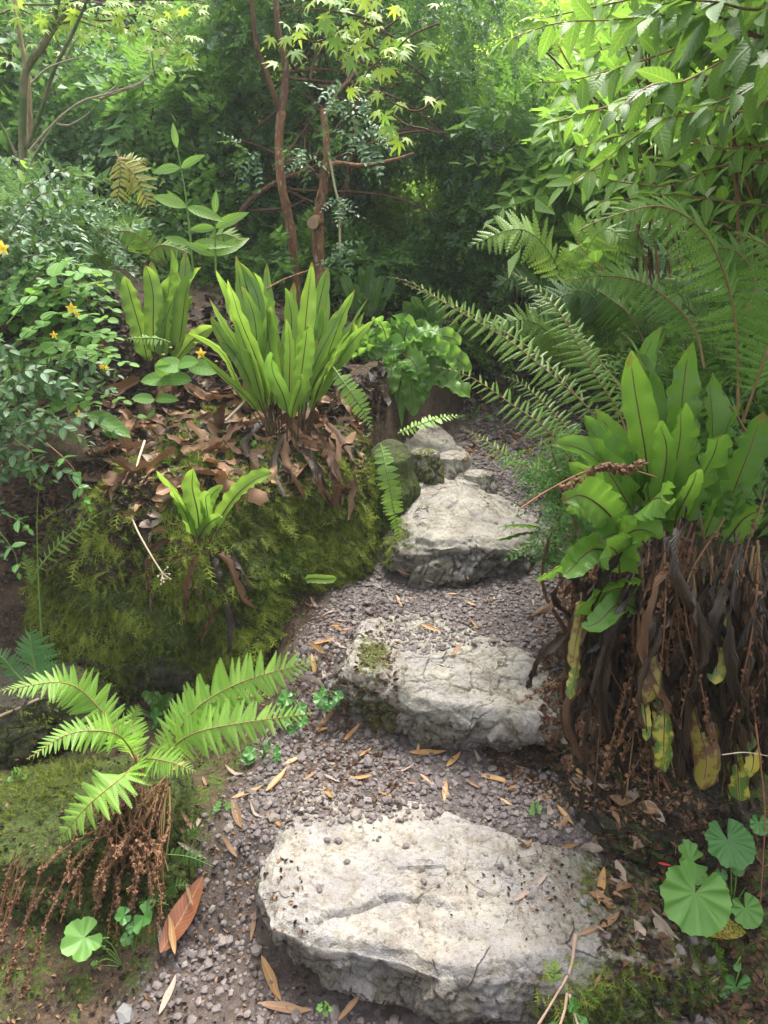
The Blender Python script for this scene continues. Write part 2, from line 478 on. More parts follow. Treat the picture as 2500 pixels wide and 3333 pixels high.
# ------------------------------------------------------------------ rocks
def resample(poly, n):
    p = np.asarray(poly, float); q = np.vstack([p, p[:1]])
    L = np.concatenate([[0], np.cumsum(np.linalg.norm(np.diff(q, axis=0), axis=1))])
    t = np.linspace(0, L[-1], n, endpoint=False)
    return np.stack([np.interp(t, L, q[:, k]) for k in range(q.shape[1])], 1)
def rock(top, bot, ztop, zbot, nth=320, nr=70, nsd=36, seed=0, rough=.012, big=.03, bulge=.03, edge_n=.02, rnd=.03, dome=.0, mossf=None, dirtf=None, undercut=0.0, strata=0.0):
    """top/bot: outlines (x,y) with the same start and sense; ztop(x,y) a height function"""
    A = resample(top, nth); B = resample(bot, nth)
    ph = np.linspace(0, 2 * np.pi, nth, endpoint=False)
    c = A.mean(0)
    en = fbm(np.stack([A[:, 0], A[:, 1], np.zeros(nth)], 1), 9, 4, seed) * edge_n
    out = norm(A - c); A = A + out * en[:, None]
    en2 = fbm(np.stack([B[:, 0], B[:, 1], np.ones(nth)], 1), 7, 4, seed + 3) * edge_n * 1.5
    B = B + norm(B - c) * en2[:, None]
    rr = np.linspace(0, 1, nr) ** .8
    Vs = []
    side = []
    for r in rr:
        p = c + (A - c) * r
        z = ztop(p[:, 0], p[:, 1]) - rnd * sstep(1 - .11, 1.0, np.full(nth, r)) ** 2 + dome * (1 - r * r)
        Vs.append(np.column_stack([p, z])); side.append(np.zeros(nth))
    zA = Vs[-1][:, 2]
    cb = B.mean(0)
    for k in range(1, nsd + 1):
        s = k / nsd
        p = A * (1 - s) + B * s
        o = norm(p - c)
        p = p + o * (bulge * math.sin(s * math.pi) - undercut * s * s)
        z = zA * (1 - s) + zbot * s
        Vs.append(np.column_stack([p, z])); side.append(np.full(nth, min(1, s * 5)))
    V = np.concatenate(Vs); S = np.concatenate(side)
    rings = nr + nsd
    i, j = np.meshgrid(np.arange(rings - 1), np.arange(nth), indexing='ij'); j2 = (j + 1) % nth
    F = np.stack([i * nth + j, i * nth + j2, (i + 1) * nth + j2, (i + 1) * nth + j], -1).reshape(-1, 4)
    F = F[nth * 0:]
    # normals of the base shape
    G = V.reshape(rings, nth, 3)
    du = np.roll(G, -1, 1) - np.roll(G, 1, 1); dv = np.gradient(G, axis=0)
    N = norm(np.cross(dv, du).reshape(-1, 3))
    up = (N[:, 2] * (1 - S)).sum()
    if up < 0: N = -N; F = F[:, ::-1]
    N[:nth] = (0, 0, 1)
    f1, e1 = facets(V * np.array([1, 1, 1.6]), 5.5, seed); f2, e2 = facets(V * np.array([1, 1, 1.4]), 15, seed + 20)
    f3, e3 = facets(V, 38, seed + 41)
    d = big * f1 + big * .45 * f2 + rough * .55 * f3 + rough * fbm(V, 22, 4, seed + 5, .6) + big * .5 * fbm(V, 3.2, 2, seed + 8)
    d = d * (.40 + .8 * S)
    d -= rough * .8 * (e2 < .05) * (.3 + S)
    if strata:
        w = V[:, 2] * 38 + fbm(V, 5, 3, seed + 60) * 2.4
        d += strata * (np.abs((w % 1) - .5) * 2 - .5) * S
    V2 = V + N * d[:, None]
    V2[:nth] = V2[:nth].mean(0)
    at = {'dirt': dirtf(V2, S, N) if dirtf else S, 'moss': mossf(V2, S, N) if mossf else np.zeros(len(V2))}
    return V2, F, at, N, S

def put_rock(name, data, mat, label, cat, group=None, parent=None):
    V, F, at, N, S = data
    base = np.array([V[:, 0].mean(), V[:, 1].mean(), V[:, 2].min()])
    me = mesh(name, V - base, [F], mat, attrs=at)
    o = link(name, me, parent, base, label, cat, group)
    add_surface(V, F)
    return o
def P2(pts, z): return np.array([T(a, b, z)[:2] for a, b in pts])

# front stone
top1 = P2([(960, 2560), (1060, 2545), (1180, 2570), (1320, 2590), (1440, 2615), (1500, 2655), (1640, 2700), (1730, 2735), (1900, 2730), (2070, 2745), (2140, 2840), (2200, 2930), (2290, 3030), (2310, 3085), (2200, 3100), (2050, 3075), (1900, 3085), (1720, 3105), (1560, 3135), (1420, 3130), (1250, 3085), (1150, 3060), (1050, 3045), (980, 3030), (885, 3000), (835, 2880), (850, 2790), (910, 2680)], .2)
bot1 = P2([(990, 2700), (1060, 2690), (1180, 2690), (1320, 2700), (1440, 2700), (1500, 2720), (1640, 2760), (1730, 2800), (1900, 2800), (2070, 2820), (2190, 2900), (2300, 2990), (2400, 3100), (2370, 3240), (2260, 3290), (2080, 3330), (1900, 3360), (1720, 3370), (1560, 3355), (1400, 3310), (1250, 3270), (1160, 3240), (1080, 3210), (975, 3150), (880, 3060), (865, 2980), (880, 2880), (920, 2780)], .0)
def z1(x, y):
    z = .20 - .045 * sstep(.30, .62, x) - .02 * sstep(.05, .3, x) * sstep(1.35, 1.1, y)
    # a thin top layer broken off along the front left
    ln = 1.155 + .05 * np.sin(x * 9 + 1) + .02 * fbm2(x, y, 14, 3, 3)
    return z - .018 * sstep(.006, -.006, y - ln) * sstep(.22, .12, x) * sstep(-.22, -.14, x)
def moss1(V, S, N):
    return np.clip(sstep(.30, .52, V[:, 0] + .05 * fbm(V, 9, 3, 2)) * (.55 + .5 * S) + S * .22, 0, 1) * .95 + .05
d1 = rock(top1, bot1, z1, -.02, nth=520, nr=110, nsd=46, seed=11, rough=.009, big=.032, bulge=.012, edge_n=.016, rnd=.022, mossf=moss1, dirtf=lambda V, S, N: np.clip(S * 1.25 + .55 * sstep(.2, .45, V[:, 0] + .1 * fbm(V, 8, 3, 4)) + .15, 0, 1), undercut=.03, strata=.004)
put_rock('step_stone', d1, M_stone, 'broad pale flat-topped limestone step nearest the viewer, its right end mossy', 'stone', 'stone steps of the path')
# second stone
top2 = P2([(1170, 2040), (1280, 1995), (1420, 2000), (1540, 2060), (1680, 2120), (1800, 2160), (1900, 2200), (1960, 2250), (1900, 2310), (1790, 2310), (1680, 2290), (1540, 2275), (1400, 2255), (1250, 2225), (1160, 2200), (1105, 2180), (1120, 2110)], .40)
bot2 = P2([(1210, 2200), (1290, 2180), (1420, 2180), (1540, 2190), (1680, 2200), (1800, 2230), (1920, 2280), (2000, 2340), (1960, 2430), (1850, 2440), (1700, 2415), (1560, 2430), (1450, 2425), (1280, 2385), (1170, 2370), (1075, 2335), (1100, 2260)], .17)
def z2(x, y):
    return .415 + .02 * sstep(.1, -.1, x) * sstep(1.85, 1.95, y) - .06 * sstep(.42, .62, x) - .05 * sstep(1.83, 1.74, y + .02 * np.sin(x * 12))
def moss2(V, S, N):
    a = np.exp(-(((V[:, 0] + .03) / .09) ** 2 + ((V[:, 1] - 1.9) / .16) ** 2)) * .75
    return np.clip(a + sstep(.34, .6, V[:, 0]) * .65 + S * .2, 0, 1)
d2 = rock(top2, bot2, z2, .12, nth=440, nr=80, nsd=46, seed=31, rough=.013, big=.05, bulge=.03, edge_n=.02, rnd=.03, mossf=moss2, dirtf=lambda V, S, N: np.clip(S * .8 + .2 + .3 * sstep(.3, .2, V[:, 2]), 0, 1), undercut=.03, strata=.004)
put_rock('step_stone', d2, M_stone2, 'lumpy grey limestone step half buried in gravel, second up the path', 'stone', 'stone steps of the path')
# third: outcrop with sloping top
top3 = P2([(1300, 1560), (1330, 1490), (1440, 1500), (1560, 1540), (1660, 1580), (1760, 1610), (1800, 1650), (1760, 1690), (1700, 1730), (1560, 1740), (1440, 1745), (1340, 1735), (1290, 1710), (1280, 1640)], .62)
bot3 = P2([(1290, 1700), (1340, 1690), (1440, 1690), (1560, 1700), (1660, 1710), (1780, 1730), (1840, 1770), (1800, 1830), (1730, 1870), (1600, 1895), (1450, 1905), (1330, 1885), (1270, 1860), (1250, 1780)], .40)
def z3(x, y):
    return .60 + .30 * np.clip(y - 2.55, 0, .9) * sstep(.9, .0, x) - .05 * sstep(.3, .7, x)
def moss3(V, S, N):
    return np.clip(sstep(.22, -.02, V[:, 0] + .06 * fbm(V, 8, 3, 1)) * .62 + .12 * (1 - S) + .15 * fbm(V, 6, 3, 5), 0, 1)
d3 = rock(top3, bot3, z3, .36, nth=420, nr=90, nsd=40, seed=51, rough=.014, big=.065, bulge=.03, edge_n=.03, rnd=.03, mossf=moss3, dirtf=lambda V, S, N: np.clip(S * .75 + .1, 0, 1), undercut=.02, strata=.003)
put_rock('step_stone', d3, M_stone2, 'rugged sloping outcrop step with a brown lower face, third up the path', 'stone', 'stone steps of the path')

def blob(cx, cy, z0, rx, ry, h, rot=0, seed=0, mat=None, label='', cat='rock', name='rock', group=None, moss=.5, dirt=.4, big=None, dome=None, nth=160, nr=40, nsd=22, rough=.012, top_r=.72, strata=0):
    th = np.linspace(0, 2 * np.pi, 40, endpoint=False)
    rn = 1 + .16 * fbm(np.stack([np.cos(th) * 2, np.sin(th) * 2, np.full(40, seed * 1.7)], 1), 1, 2, seed)
    c, s = math.cos(R(rot)), math.sin(R(rot))
    x = rx * np.cos(th) * rn; y = ry * np.sin(th) * rn
    O = np.stack([cx + x * c - y * s, cy + x * s + y * c], 1); C0 = np.array([cx, cy])
    d = rock(C0 + (O - C0) * top_r, O, lambda X, Y: np.full(np.shape(X), z0 + h * .85), z0 - .06, nth=nth, nr=nr, nsd=nsd, seed=seed,
             rough=rough, big=big or min(rx, ry) * .16, bulge=min(rx, ry) * .1, edge_n=min(rx, ry) * .08, rnd=h * .18, dome=h * .15 if dome is None else dome,
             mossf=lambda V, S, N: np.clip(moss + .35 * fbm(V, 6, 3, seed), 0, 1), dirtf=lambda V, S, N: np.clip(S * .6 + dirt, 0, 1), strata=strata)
    return put_rock(name, d, mat or M_stone2, label, cat, group), d
p = W(1480, 1440, 3.05); blob(p[0], p[1], .62, .13, .10, .17, 20, 61, label='small pale rock perched on the left rim above the outcrop', moss=.25, dirt=.2)
p = W(1385, 1430, 2.95); blob(p[0], p[1], .68, .09, .09, .15, 0, 62, label='small moss-capped rock beside the tumbled brown leaves above the outcrop', moss=.55, dirt=.2)
p = W(1700, 1745, 2.62); blob(p[0] + .12, p[1], .40, .10, .09, .12, 0, 63, label='small dim stone tucked under the right end of the outcrop', moss=.35, dirt=.4)
p = W(1560, 1480, 2.98); blob(p[0], p[1], .60, .10, .08, .12, 0, 64, label='low weathered rock where the outcrop meets the upper path', moss=.25, dirt=.1)

p = W(1290, 1520, 2.85); blob(p[0] - .02, p[1], .52, .13, .24, .36, 0, 65, label='mossy rock wedged between the big boulder and the outcrop', moss=.75, dirt=.8, mat=M_mossrock)
# big mossy boulder on the left
def zb(x, y):
    return .90 + .05 * np.sin(x * 5) - .20 * sstep(-.62, -1.35, x) + .10 * sstep(2.35, 2.9, y) - .04 * sstep(-.3, -.05, x)
bt = np.array([(-1.42, 2.55), (-1.25, 2.34), (-.95, 2.22), (-.7, 2.2), (-.45, 2.27), (-.32, 2.40), (-.12, 2.52), (-.08, 2.75), (-.12, 3.1), (-.4, 3.3), (-.9, 3.35), (-1.4, 3.2), (-1.6, 2.9)])
bb = np.array([(-1.45, 2.35), (-1.2, 2.12), (-.95, 2.06), (-.7, 2.05), (-.42, 2.10), (-.26, 2.30), (-.04, 2.45), (.0, 2.75), (0, 3.1), (-.4, 3.4), (-.9, 3.5), (-1.5, 3.3), (-1.7, 2.9)])
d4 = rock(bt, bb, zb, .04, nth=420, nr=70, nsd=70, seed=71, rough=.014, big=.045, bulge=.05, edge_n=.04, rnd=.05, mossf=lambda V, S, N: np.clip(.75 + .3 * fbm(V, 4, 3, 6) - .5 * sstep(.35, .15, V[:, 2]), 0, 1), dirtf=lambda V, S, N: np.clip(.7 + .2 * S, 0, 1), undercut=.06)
boulder = put_rock('boulder', d4, M_mossrock, 'big boulder shaggy with moss on the left bank, dead fronds hanging down it', 'boulder')
# other rocks
p = W(60, 2330, 1.95); _, d6 = blob(p[0] + .05, p[1], .16, .30, .2, .14, 10, 81, label='low flat grey-green stone at the left edge under the lady fern', moss=.5, dirt=.5, mat=M_mossrock, nth=200)
p = W(1640, 1050, 4.7); blob(p[0], p[1], .72, .22, .2, .62, 0, 82, name='rock', label='upright pale rock with a yellow-mossed side where the upper path bends', moss=.52, dirt=.1, top_r=.35, nth=220, nr=50, nsd=50, big=.06)
p = W(1880, 1060, 5.9); blob(p[0], p[1], .78, .62, .45, .72, -10, 83, name='boulder', cat='boulder', label='dark shadowed boulder closing the far end of the path', moss=.45, dirt=.9, mat=M_mossrock, nth=220, top_r=.6)
p = W(330, 2560, 1.5)
_, d5 = blob(-.83, 1.45, .0, .42, .30, .27, 10, 84, name='boulder', cat='boulder', label='low rounded mossy rock under the bright fern, lower left', moss=.8, dirt=.8, mat=M_mossrock, nth=260, nr=60, nsd=40)
blob(.86, 1.72, .12, .36, .44, .50, 0, 85, name='boulder', cat='boulder', label='dark mossy rock that carries the big hart\'s-tongue clump on the right', moss=.4, dirt=.95, mat=M_mossrock, nth=260, nr=50, nsd=50, top_r=.55)
# ------------------------------------------------------------------ finding surfaces
_bv = BVHTree.FromPolygons([tuple(v) for v in np.concatenate(SURF_V).tolist()], [f for L in SURF_F for f in L])
def drop(x, y, z=6.0):
    h = _bv.ray_cast(Vector((float(x), float(y), z)), Vector((0, 0, -1)))
    if h[0] is None: return np.array([x, y, 0.]), np.array([0, 0, 1.])
    n = np.array(h[1]); return np.array(h[0]), n if n[2] > 0 else -n
def pick(px, py):
    d = ray(px, py)
    h = _bv.ray_cast(Vector((0, 0, CAMZ)), Vector(d).normalized())
    if h[0] is None: return T(px, py, 0), np.array([0, 0, 1.])
    n = np.array(h[1]); n = -n if np.dot(n, d) > 0 else n
    return np.array(h[0]), n

# ------------------------------------------------------------------ gravel
def ico():
    t = (1 + 5 ** .5) / 2
    V = np.array([(-1, t, 0), (1, t, 0), (-1, -t, 0), (1, -t, 0), (0, -1, t), (0, 1, t), (0, -1, -t), (0, 1, -t), (t, 0, -1), (t, 0, 1), (-t, 0, -1), (-t, 0, 1)], float)
    F = np.array([(0, 11, 5), (0, 5, 1), (0, 1, 7), (0, 7, 10), (0, 10, 11), (1, 5, 9), (5, 11, 4), (11, 10, 2), (10, 7, 6), (7, 1, 8), (3, 9, 4), (3, 4, 2), (3, 2, 6), (3, 6, 8), (3, 8, 9), (4, 9, 5), (2, 4, 11), (6, 2, 10), (8, 6, 7), (9, 8, 1)])
    return V / np.linalg.norm(V[0]), F
IV, IF = ico()
PEB = []
for k in range(8):
    v = IV * (1 + RNG.uniform(-.2, .2, (12, 1)))
    v = np.clip(v, -.78, .78)
    v = v * np.array([1.0, .72 + .2 * RNG.random(), .36 + .2 * RNG.random()])
    PEB.append((v, IF, np.zeros((12, 2))))
def pebble_mat():
    t = NT('slate_gravel')
    a = t.math('ADD', t.math('MULTIPLY', t.attr('tint'), .8), t.math('MULTIPLY', t.n('ShaderNodeObjectInfo').outputs['Random'], .2))
    col = t.ramp(a, [(0, (.055, .045, .043)), (.3, (.12, .10, .097)), (.55, (.09, .074, .076)), (.72, (.165, .135, .122)), (.94, (.21, .18, .165)), (1, (.13, .08, .06))])
    nz = t.noise(t.geo(), 160, 3)
    col = t.mix(t.math('MULTIPLY', nz, .35), col, (.14, .11, .09))
    return t.done(t.pbr(col, .62, t.bump(nz, .3, .003), .35))
M_peb = pebble_mat()
def rot_up(n, ang):
    """frames with +Z along n, spun by ang"""
    n = norm(n); a = np.stack([np.cos(ang), np.sin(ang), np.zeros(len(ang))], 1)
    y = norm(a - n * (a * n).sum(1, keepdims=True)); x = np.cross(y, n)
    return np.stack([x, y, n], -1)
def gravel(name, N, box, size, seed, dens, zlim=None):
    r = np.random.default_rng(seed); mb = MB()
    x = r.uniform(box[0], box[1], N); y = r.uniform(box[2], box[3], N)
    keep = r.random(N) < dens(x, y)
    x, y = x[keep], y[keep]
    L, Nn = [], []
    for a, b in zip(x, y):
        h, n = drop(a, b); L.append(h); Nn.append(n)
    L = np.array(L); Nn = np.array(Nn)
    Z0 = zg(L[:, 0], L[:, 1])
    on = L[:, 2] - Z0 < .035                         # not on top of the big rocks
    spill = (Nn[:, 2] > .93) & (L[:, 2] - Z0 < .12) & (r.random(len(L)) < np.where((L[:, 1] > 1.90) & (L[:, 1] < 2.4) & (L[:, 0] > -.02 + .04 * np.sin(L[:, 1] * 40)), .85, .045))
    k = on | spill
    L, Nn = L[k], Nn[k]; n = len(L)
    sz = size * r.lognormal(0, .38, n)
    Nn = norm(Nn + r.normal(0, .28, (n, 3)))
    Mx = rot_up(Nn, r.uniform(0, 6.28, n)); L = L + np.array([0, 0, 1]) * (sz * r.uniform(.05, .45, n))[:, None]
    w = r.integers(0, 8, n)
    for q in range(8):
        m = w == q
        scatter(mb, PEB[q], Mx[m], L[m], sz[m], r.random(m.sum()))
    return link(name, mb.mesh(name, M_peb, smooth=False), kind='stuff')
def dn(x, y):
    g = gravel_mask(x, y); low = sstep(1.46, 1.34, y)
    return g * (1 - low * .2) * (.75 + .3 * fbm2(x, y, 6, 2, 71)) 
gravel('gravel', 40000, (-.75, .95, .95, 3.3), .0074, 5, dn)
gravel('gravel', 17000, (-.1, 3.0, 3.3, 7.5), .0125, 6, lambda x, y: gravel_mask(x, y))
# ------------------------------------------------------------------ leaf shapes
def strip(prof, n=10, cols=3, fold=.25, droop=.15, ripple=0, rfreq=5, teeth=0, seed=0):
    """a leaf along +Y, length 1, half width prof(v)"""
    v = np.linspace(0, 1, n + 1); c = np.linspace(-1, 1, cols)
    w = np.array([prof(q) for q in v])
    if teeth: w = w * (1 + teeth * (np.arange(n + 1) % 2))
    X = w[:, None] * c[None]; Y = np.repeat(v[:, None], cols, 1)
    Z = np.abs(c)[None] * w[:, None] * fold - droop * (v ** 2)[:, None] + ripple * (c ** 2)[None] * np.sin(v[:, None] * rfreq * 6.28 + np.sign(c)[None] * 1.7)
    V = np.stack([X, Y, Z], -1).reshape(-1, 3)
    i, j = np.meshgrid(np.arange(n), np.arange(cols - 1), indexing='ij')
    F = np.stack([i * cols + j, i * cols + j + 1, (i + 1) * cols + j + 1, (i + 1) * cols + j], -1).reshape(-1, 4)
    U = np.stack([np.tile((c + 1) / 2, n + 1), np.repeat(v, cols)], 1)
    return V, F, U
def ell(w, p=1.0, q=1.0):
    return lambda v: w * (math.sin(math.pi * min(1, max(0, v)) ** p) ** q if 0 < v < 1 else 0.0) + .0015
T_lance = strip(ell(.15, .8, .9), 8, 3, .3, .18)
T_oval = strip(ell(.24, .85, .7), 6, 3, .25, .12)
T_round = strip(ell(.36, .8, .55), 8, 5, .15, .12)
T_serr = strip(ell(.19, .72, .85), 16, 3, .28, .25, teeth=.13)
T_will = strip(ell(.095, .9, .8), 8, 3, .35, .1)
def diamond(w=.24, fold=.35, droop=.12, at=.45):
    V = np.array([(0, 0, 0), (-w, at, w * fold), (0, 1, -droop), (w, at, w * fold), (0, at, 0)])
    F = np.array([(0, 4, 1, 1)]); F = np.array([(0, 4, 1), (4, 2, 1), (0, 3, 4), (4, 3, 2)])
    U = np.array([(.5, 0), (0, .45), (.5, 1), (1, .45), (.5, .45)])
    return V, F, U
D_leaf = diamond(); D_broad = diamond(.32); D_narrow = diamond(.15)
def diamond2(w=.24, fold=.3, at=.45):
    V = np.array([(0, 0, 0), (-w, at, w * fold), (0, 1, -.08), (w, at, w * fold)])
    return V, np.array([(0, 2, 1), (0, 3, 2)]), np.array([(.5, 0), (0, .45), (.5, 1), (1, .45)])
def maple_leaf():
    """seven pointed lobes, palmate"""
    ang = np.radians([-128, -84, -42, 0, 42, 84, 128]); ln = [.42, .74, .92, 1.0, .92, .74, .42]
    V = [(0, 0, 0)]; F = []; U = [(.5, .5)]
    prev = None
    pts = []
    for k, (a, l) in enumerate(zip(ang, ln)):
        d = np.array([math.sin(a), math.cos(a)]); s = np.array([d[1], -d[0]])
        wd = .13 * l
        L = d * l * .45 - s * wd; Rr = d * l * .45 + s * wd; tip = d * l
        b = len(V)
        V += [(*L, .03), (*tip, -.22 * l), (*Rr, .03), (*(d * l * .45), .0)]
        U += [(.1, .5), (.5, 1), (.9, .5), (.5, .5)]
        F += [(0, b + 3, b), (b, b + 3, b + 1), (0, b + 2, b + 3), (b + 3, b + 2, b + 1)]
        if prev is not None:
            am = (ang[k] + ang[k - 1]) / 2
            V.append((math.sin(am) * .27, math.cos(am) * .27, .0)); U.append((.1, .3)); m = len(V) - 1
            F += [(0, b, m), (0, m, prev)]
        prev = b + 2
    V = np.array(V, float); V[:, 1] += .02
    return V * .62 + 0, np.array(F), np.array(U)
T_maple = maple_leaf()
def lobed_round(n=28, lobes=9, depth=.10, cup=.16, notch=True):
    V = [(0, 0, 0)]; U = [(.5, .1)]; F = []
    a0 = R(-162) if notch else -math.pi; a1 = -a0
    m = n * 2
    for ring, rr in ((1, .5), (2, 1.0)):
        for k in range(m + 1):
            a = a0 + (a1 - a0) * k / m
            sc = 1 + (depth * (abs(math.sin(k / m * lobes * math.pi)) ** .6 - .6) + .035 * (k % 2)) * (ring == 2)
            ext = .92 + .12 * math.cos(a)
            r = rr * sc * ext * .5
            rip = .02 * math.sin(k * 2.9) * math.sin(k * 1.3 + rr * 5) * rr + .045 * math.cos(k / m * lobes * 2 * math.pi) * rr
            V.append((math.sin(a) * r, math.cos(a) * r, cup * rr * rr * .5 + rip)); U.append((.5 + .5 * rr * math.sin(k / m * lobes * math.pi), rr))
    for k in range(m):
        F.append((0, 1 + k, 2 + k)); a = 1 + k; b = 2 + m + k
        F.append((a, b, b + 1)); F.append((a, b + 1, a + 1))
    V = np.array(V); V[:, 1] += .12
    return V, np.array(F)[:, ::-1], np.array(U)
T_geum = lobed_round()
T_clover = lobed_round(10, 5, .16, .05)
def pinna(n=14, w=.17, tooth=.9, droop=.10, serr=False, taper=1.0, up=0.03):
    """a fern pinna along +Y with its own row of pinnules"""
    V = []; F = []; U = []
    for k in range(n):
        v = (k + .3) / n; L = w * (1 - v ** 1.6) ** .8 * (.75 if k == 0 else 1) + .012
        st = .92 / n
        z0 = -droop * v * v
        for sgn in (-1, 1):
            b = len(V); sk = st * .55
            V += [(0, v - st * .42, z0), (0, v + st * .42, z0), (sgn * L * .62, v + st * .52 + sk * .6, z0 - up * L * 4), (sgn * L, v + st * .22 + sk, z0 - up * L * 8), (sgn * L * .66, v - st * .34 + sk * .5, z0 - up * L * 4)]
            U += [(.5, v), (.5, v), (.5 + .35 * sgn, v), (.5 + .5 * sgn, v), (.5 + .35 * sgn, v)]
            f = [(b, b + 1, b + 2), (b, b + 2, b + 4), (b + 4, b + 2, b + 3)]
            F += f if sgn < 0 else [q[::-1] for q in f]
    b = len(V)
    V += [(-.012, 0, 0.002), (.012, 0, 0.002), (0, 1, -droop)]; U += [(.5, 0), (.5, 0), (.5, 1)]; F.append((b, b + 1, b + 2))
    return np.array(V), np.array(F), np.array(U)
T_pinna = pinna(14, .145)                                        # near fern
T_pinna_s = pinna(8, .16)
T_pinna_curl = pinna(10, .105, droop=.3, up=.07)
T_pinna_simple = strip(ell(.16, .55, .6), 8, 3, .1, .08, teeth=.18)
def sprig(leaf, n, size=.16, ang=58, alt=False, stem_w=.006, droop=.15, term=True):
    V, F, U = [], [], []; b = 0; tt = []
    r = np.random.default_rng(n * 7 + len(leaf[0]))
    for k in range(n):
        v = .12 + .88 * k / n
        for sgn in ((-1, 1) if not alt else ((-1,) if k % 2 else (1,))):
            a = R(ang + r.normal(0, 9)) * sgn
            d = np.array([[math.sin(a), math.cos(a), r.normal(0, .25)]])
            M = frames(d, np.array([0, 0, 1.0]) + r.normal(0, .25, 3))[0]
            P = leaf[0] * size * (1 - .35 * abs(v - .45)) @ M.T + np.array([0, v, -droop * v * v])
            V.append(P); F.append(leaf[1] + b); U.append(leaf[2]); b += len(P); tt.append(np.full(len(P), r.normal(0, .12)))
    if term:
        P = leaf[0] * size * .8 + np.array([0, 1, -droop]); V.append(P); F.append(leaf[1] + b); U.append(leaf[2]); b += len(P); tt.append(np.full(len(P), .15))
    return np.concatenate(V), np.concatenate(F), np.concatenate(U), np.concatenate(tt)
def tri(tpl):
    V, F, U = tpl[:3]
    if F.shape[1] == 4: F = np.concatenate([F[:, [0, 1, 2]], F[:, [0, 2, 3]]])
    return (V, F, U) + tuple(tpl[3:])

# ------------------------------------------------------------------ plant materials
M_hart = leaf_mat('harts_tongue_green', (.05, .14, .016), (.19, .32, .04), .45, .36, midrib=(.035, .02, .008), veins=42, mid_w=.028, vein_str=.34, bump=.35, spots=(.16, .09, .03))
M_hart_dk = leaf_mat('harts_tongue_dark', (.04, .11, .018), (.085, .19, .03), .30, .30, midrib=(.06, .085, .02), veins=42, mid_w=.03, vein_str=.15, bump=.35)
M_hart_r = leaf_mat('harts_tongue_glossy', (.05, .14, .014), (.12, .25, .024), .40, .27, midrib=(.12, .17, .03), veins=40, mid_w=.03, vein_str=.22, bump=.45, spots=(.14, .10, .03), spec=.6)  # deeper, glossier green used for the right-hand clump
M_hart_old = leaf_mat('harts_tongue_fading', (.05, .12, .02), (.11, .19, .03), .25, .35, midrib=(.30, .26, .05), veins=40, mid_w=.06, vein_str=.25, blotch=(.38, .33, .04), edge=(.12, .06, .02))
M_hart_yel = leaf_mat('harts_tongue_yellowed', (.16, .16, .025), (.30, .24, .04), .3, .4, midrib=(.30, .2, .06), veins=40, mid_w=.06, vein_str=.2, blotch=(.13, .055, .02), edge=(.10, .05, .02))
M_fern = leaf_mat('fern_lime', (.12, .27, .035), (.26, .42, .06), .42, .5, tcol=(1.2, 1.3, .5))
M_fern_mid = leaf_mat('fern_green', (.09, .19, .03), (.19, .32, .05), .4, .45)
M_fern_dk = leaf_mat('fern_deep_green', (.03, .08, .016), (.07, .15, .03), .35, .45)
M_fern_yel = leaf_mat('fern_straw', (.22, .24, .05), (.34, .33, .08), .35, .5)
M_rachis = simple_mat('rachis_brown', (.16, .10, .04), (.30, .20, .08), 60, .7)
M_rachis_g = simple_mat('rachis_green', (.10, .17, .04), (.20, .26, .07), 60, .6)
M_stipe = simple_mat('stipe_dark', (.05, .03, .015), (.13, .08, .04), 70, .7)
M_dead = leaf_mat('dead_frond', (.045, .024, .012), (.17, .085, .04), .10, .7, veins=26, vein_str=.2, tcol=(1.1, .8, .5), bump=.6)
M_dead_dk = leaf_mat('dead_frond_black', (.010, .007, .005), (.055, .032, .018), .04, .45, veins=26, vein_str=.12, tcol=(1.1, .8, .5), bump=.6, spec=.5)
M_dead_crisp = leaf_mat('crisped_fern', (.07, .032, .014), (.24, .12, .055), .12, .75, tcol=(1.1, .8, .5))
M_dry = leaf_mat('dry_leaf', (.08, .04, .018), (.30, .17, .085), .15, .6, midrib=(.32, .2, .1), mid_w=.04, veins=12, vein_str=.12, tcol=(1.1, .85, .5))
M_dry_or = leaf_mat('dry_leaf_orange', (.26, .13, .045), (.46, .27, .10), .2, .5, midrib=(.45, .3, .14), mid_w=.045, tcol=(1.1, .85, .5))
M_dry_grey = leaf_mat('dry_leaf_greyed', (.17, .125, .095), (.36, .28, .22), .1, .7, midrib=(.3, .22, .15), mid_w=.04, tcol=(1.1, .9, .7))
M_maple = leaf_mat('maple_lime', (.22, .36, .03), (.34, .44, .045), .5, .5, tcol=(1.15, 1.15, .35))
M_maple_g = leaf_mat('maple_green', (.12, .25, .03), (.22, .36, .05), .45, .5, tcol=(1.2, 1.2, .4))
M_bush = leaf_mat('shrub_lime', (.09, .21, .025), (.19, .32, .05), .42, .5, midrib=(.30, .42, .10), mid_w=.03, veins=9, vein_str=.22, tcol=(1.2, 1.25, .4))
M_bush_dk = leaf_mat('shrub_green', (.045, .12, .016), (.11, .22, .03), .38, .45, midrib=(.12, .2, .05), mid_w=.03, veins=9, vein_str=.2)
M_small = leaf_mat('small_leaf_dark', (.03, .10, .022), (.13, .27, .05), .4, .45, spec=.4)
M_small_b = leaf_mat('small_leaf_blue_green', (.05, .12, .05), (.12, .22, .10), .25, .45, spec=.4)
M_small_l = leaf_mat('small_leaf_light', (.09, .21, .025), (.22, .36, .05), .5, .42)
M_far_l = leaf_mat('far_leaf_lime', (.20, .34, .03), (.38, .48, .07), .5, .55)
M_hyp = leaf_mat('hypericum_leaf', (.055, .16, .03), (.14, .28, .05), .35, .6, spec=.3, midrib=(.2, .3, .09), mid_w=.03, veins=7, vein_str=.15)
M_hyp_dk = leaf_mat('glossy_dark_leaf', (.025, .075, .025), (.07, .15, .05), .2, .5, midrib=(.14, .22, .09), mid_w=.03, spec=.35)
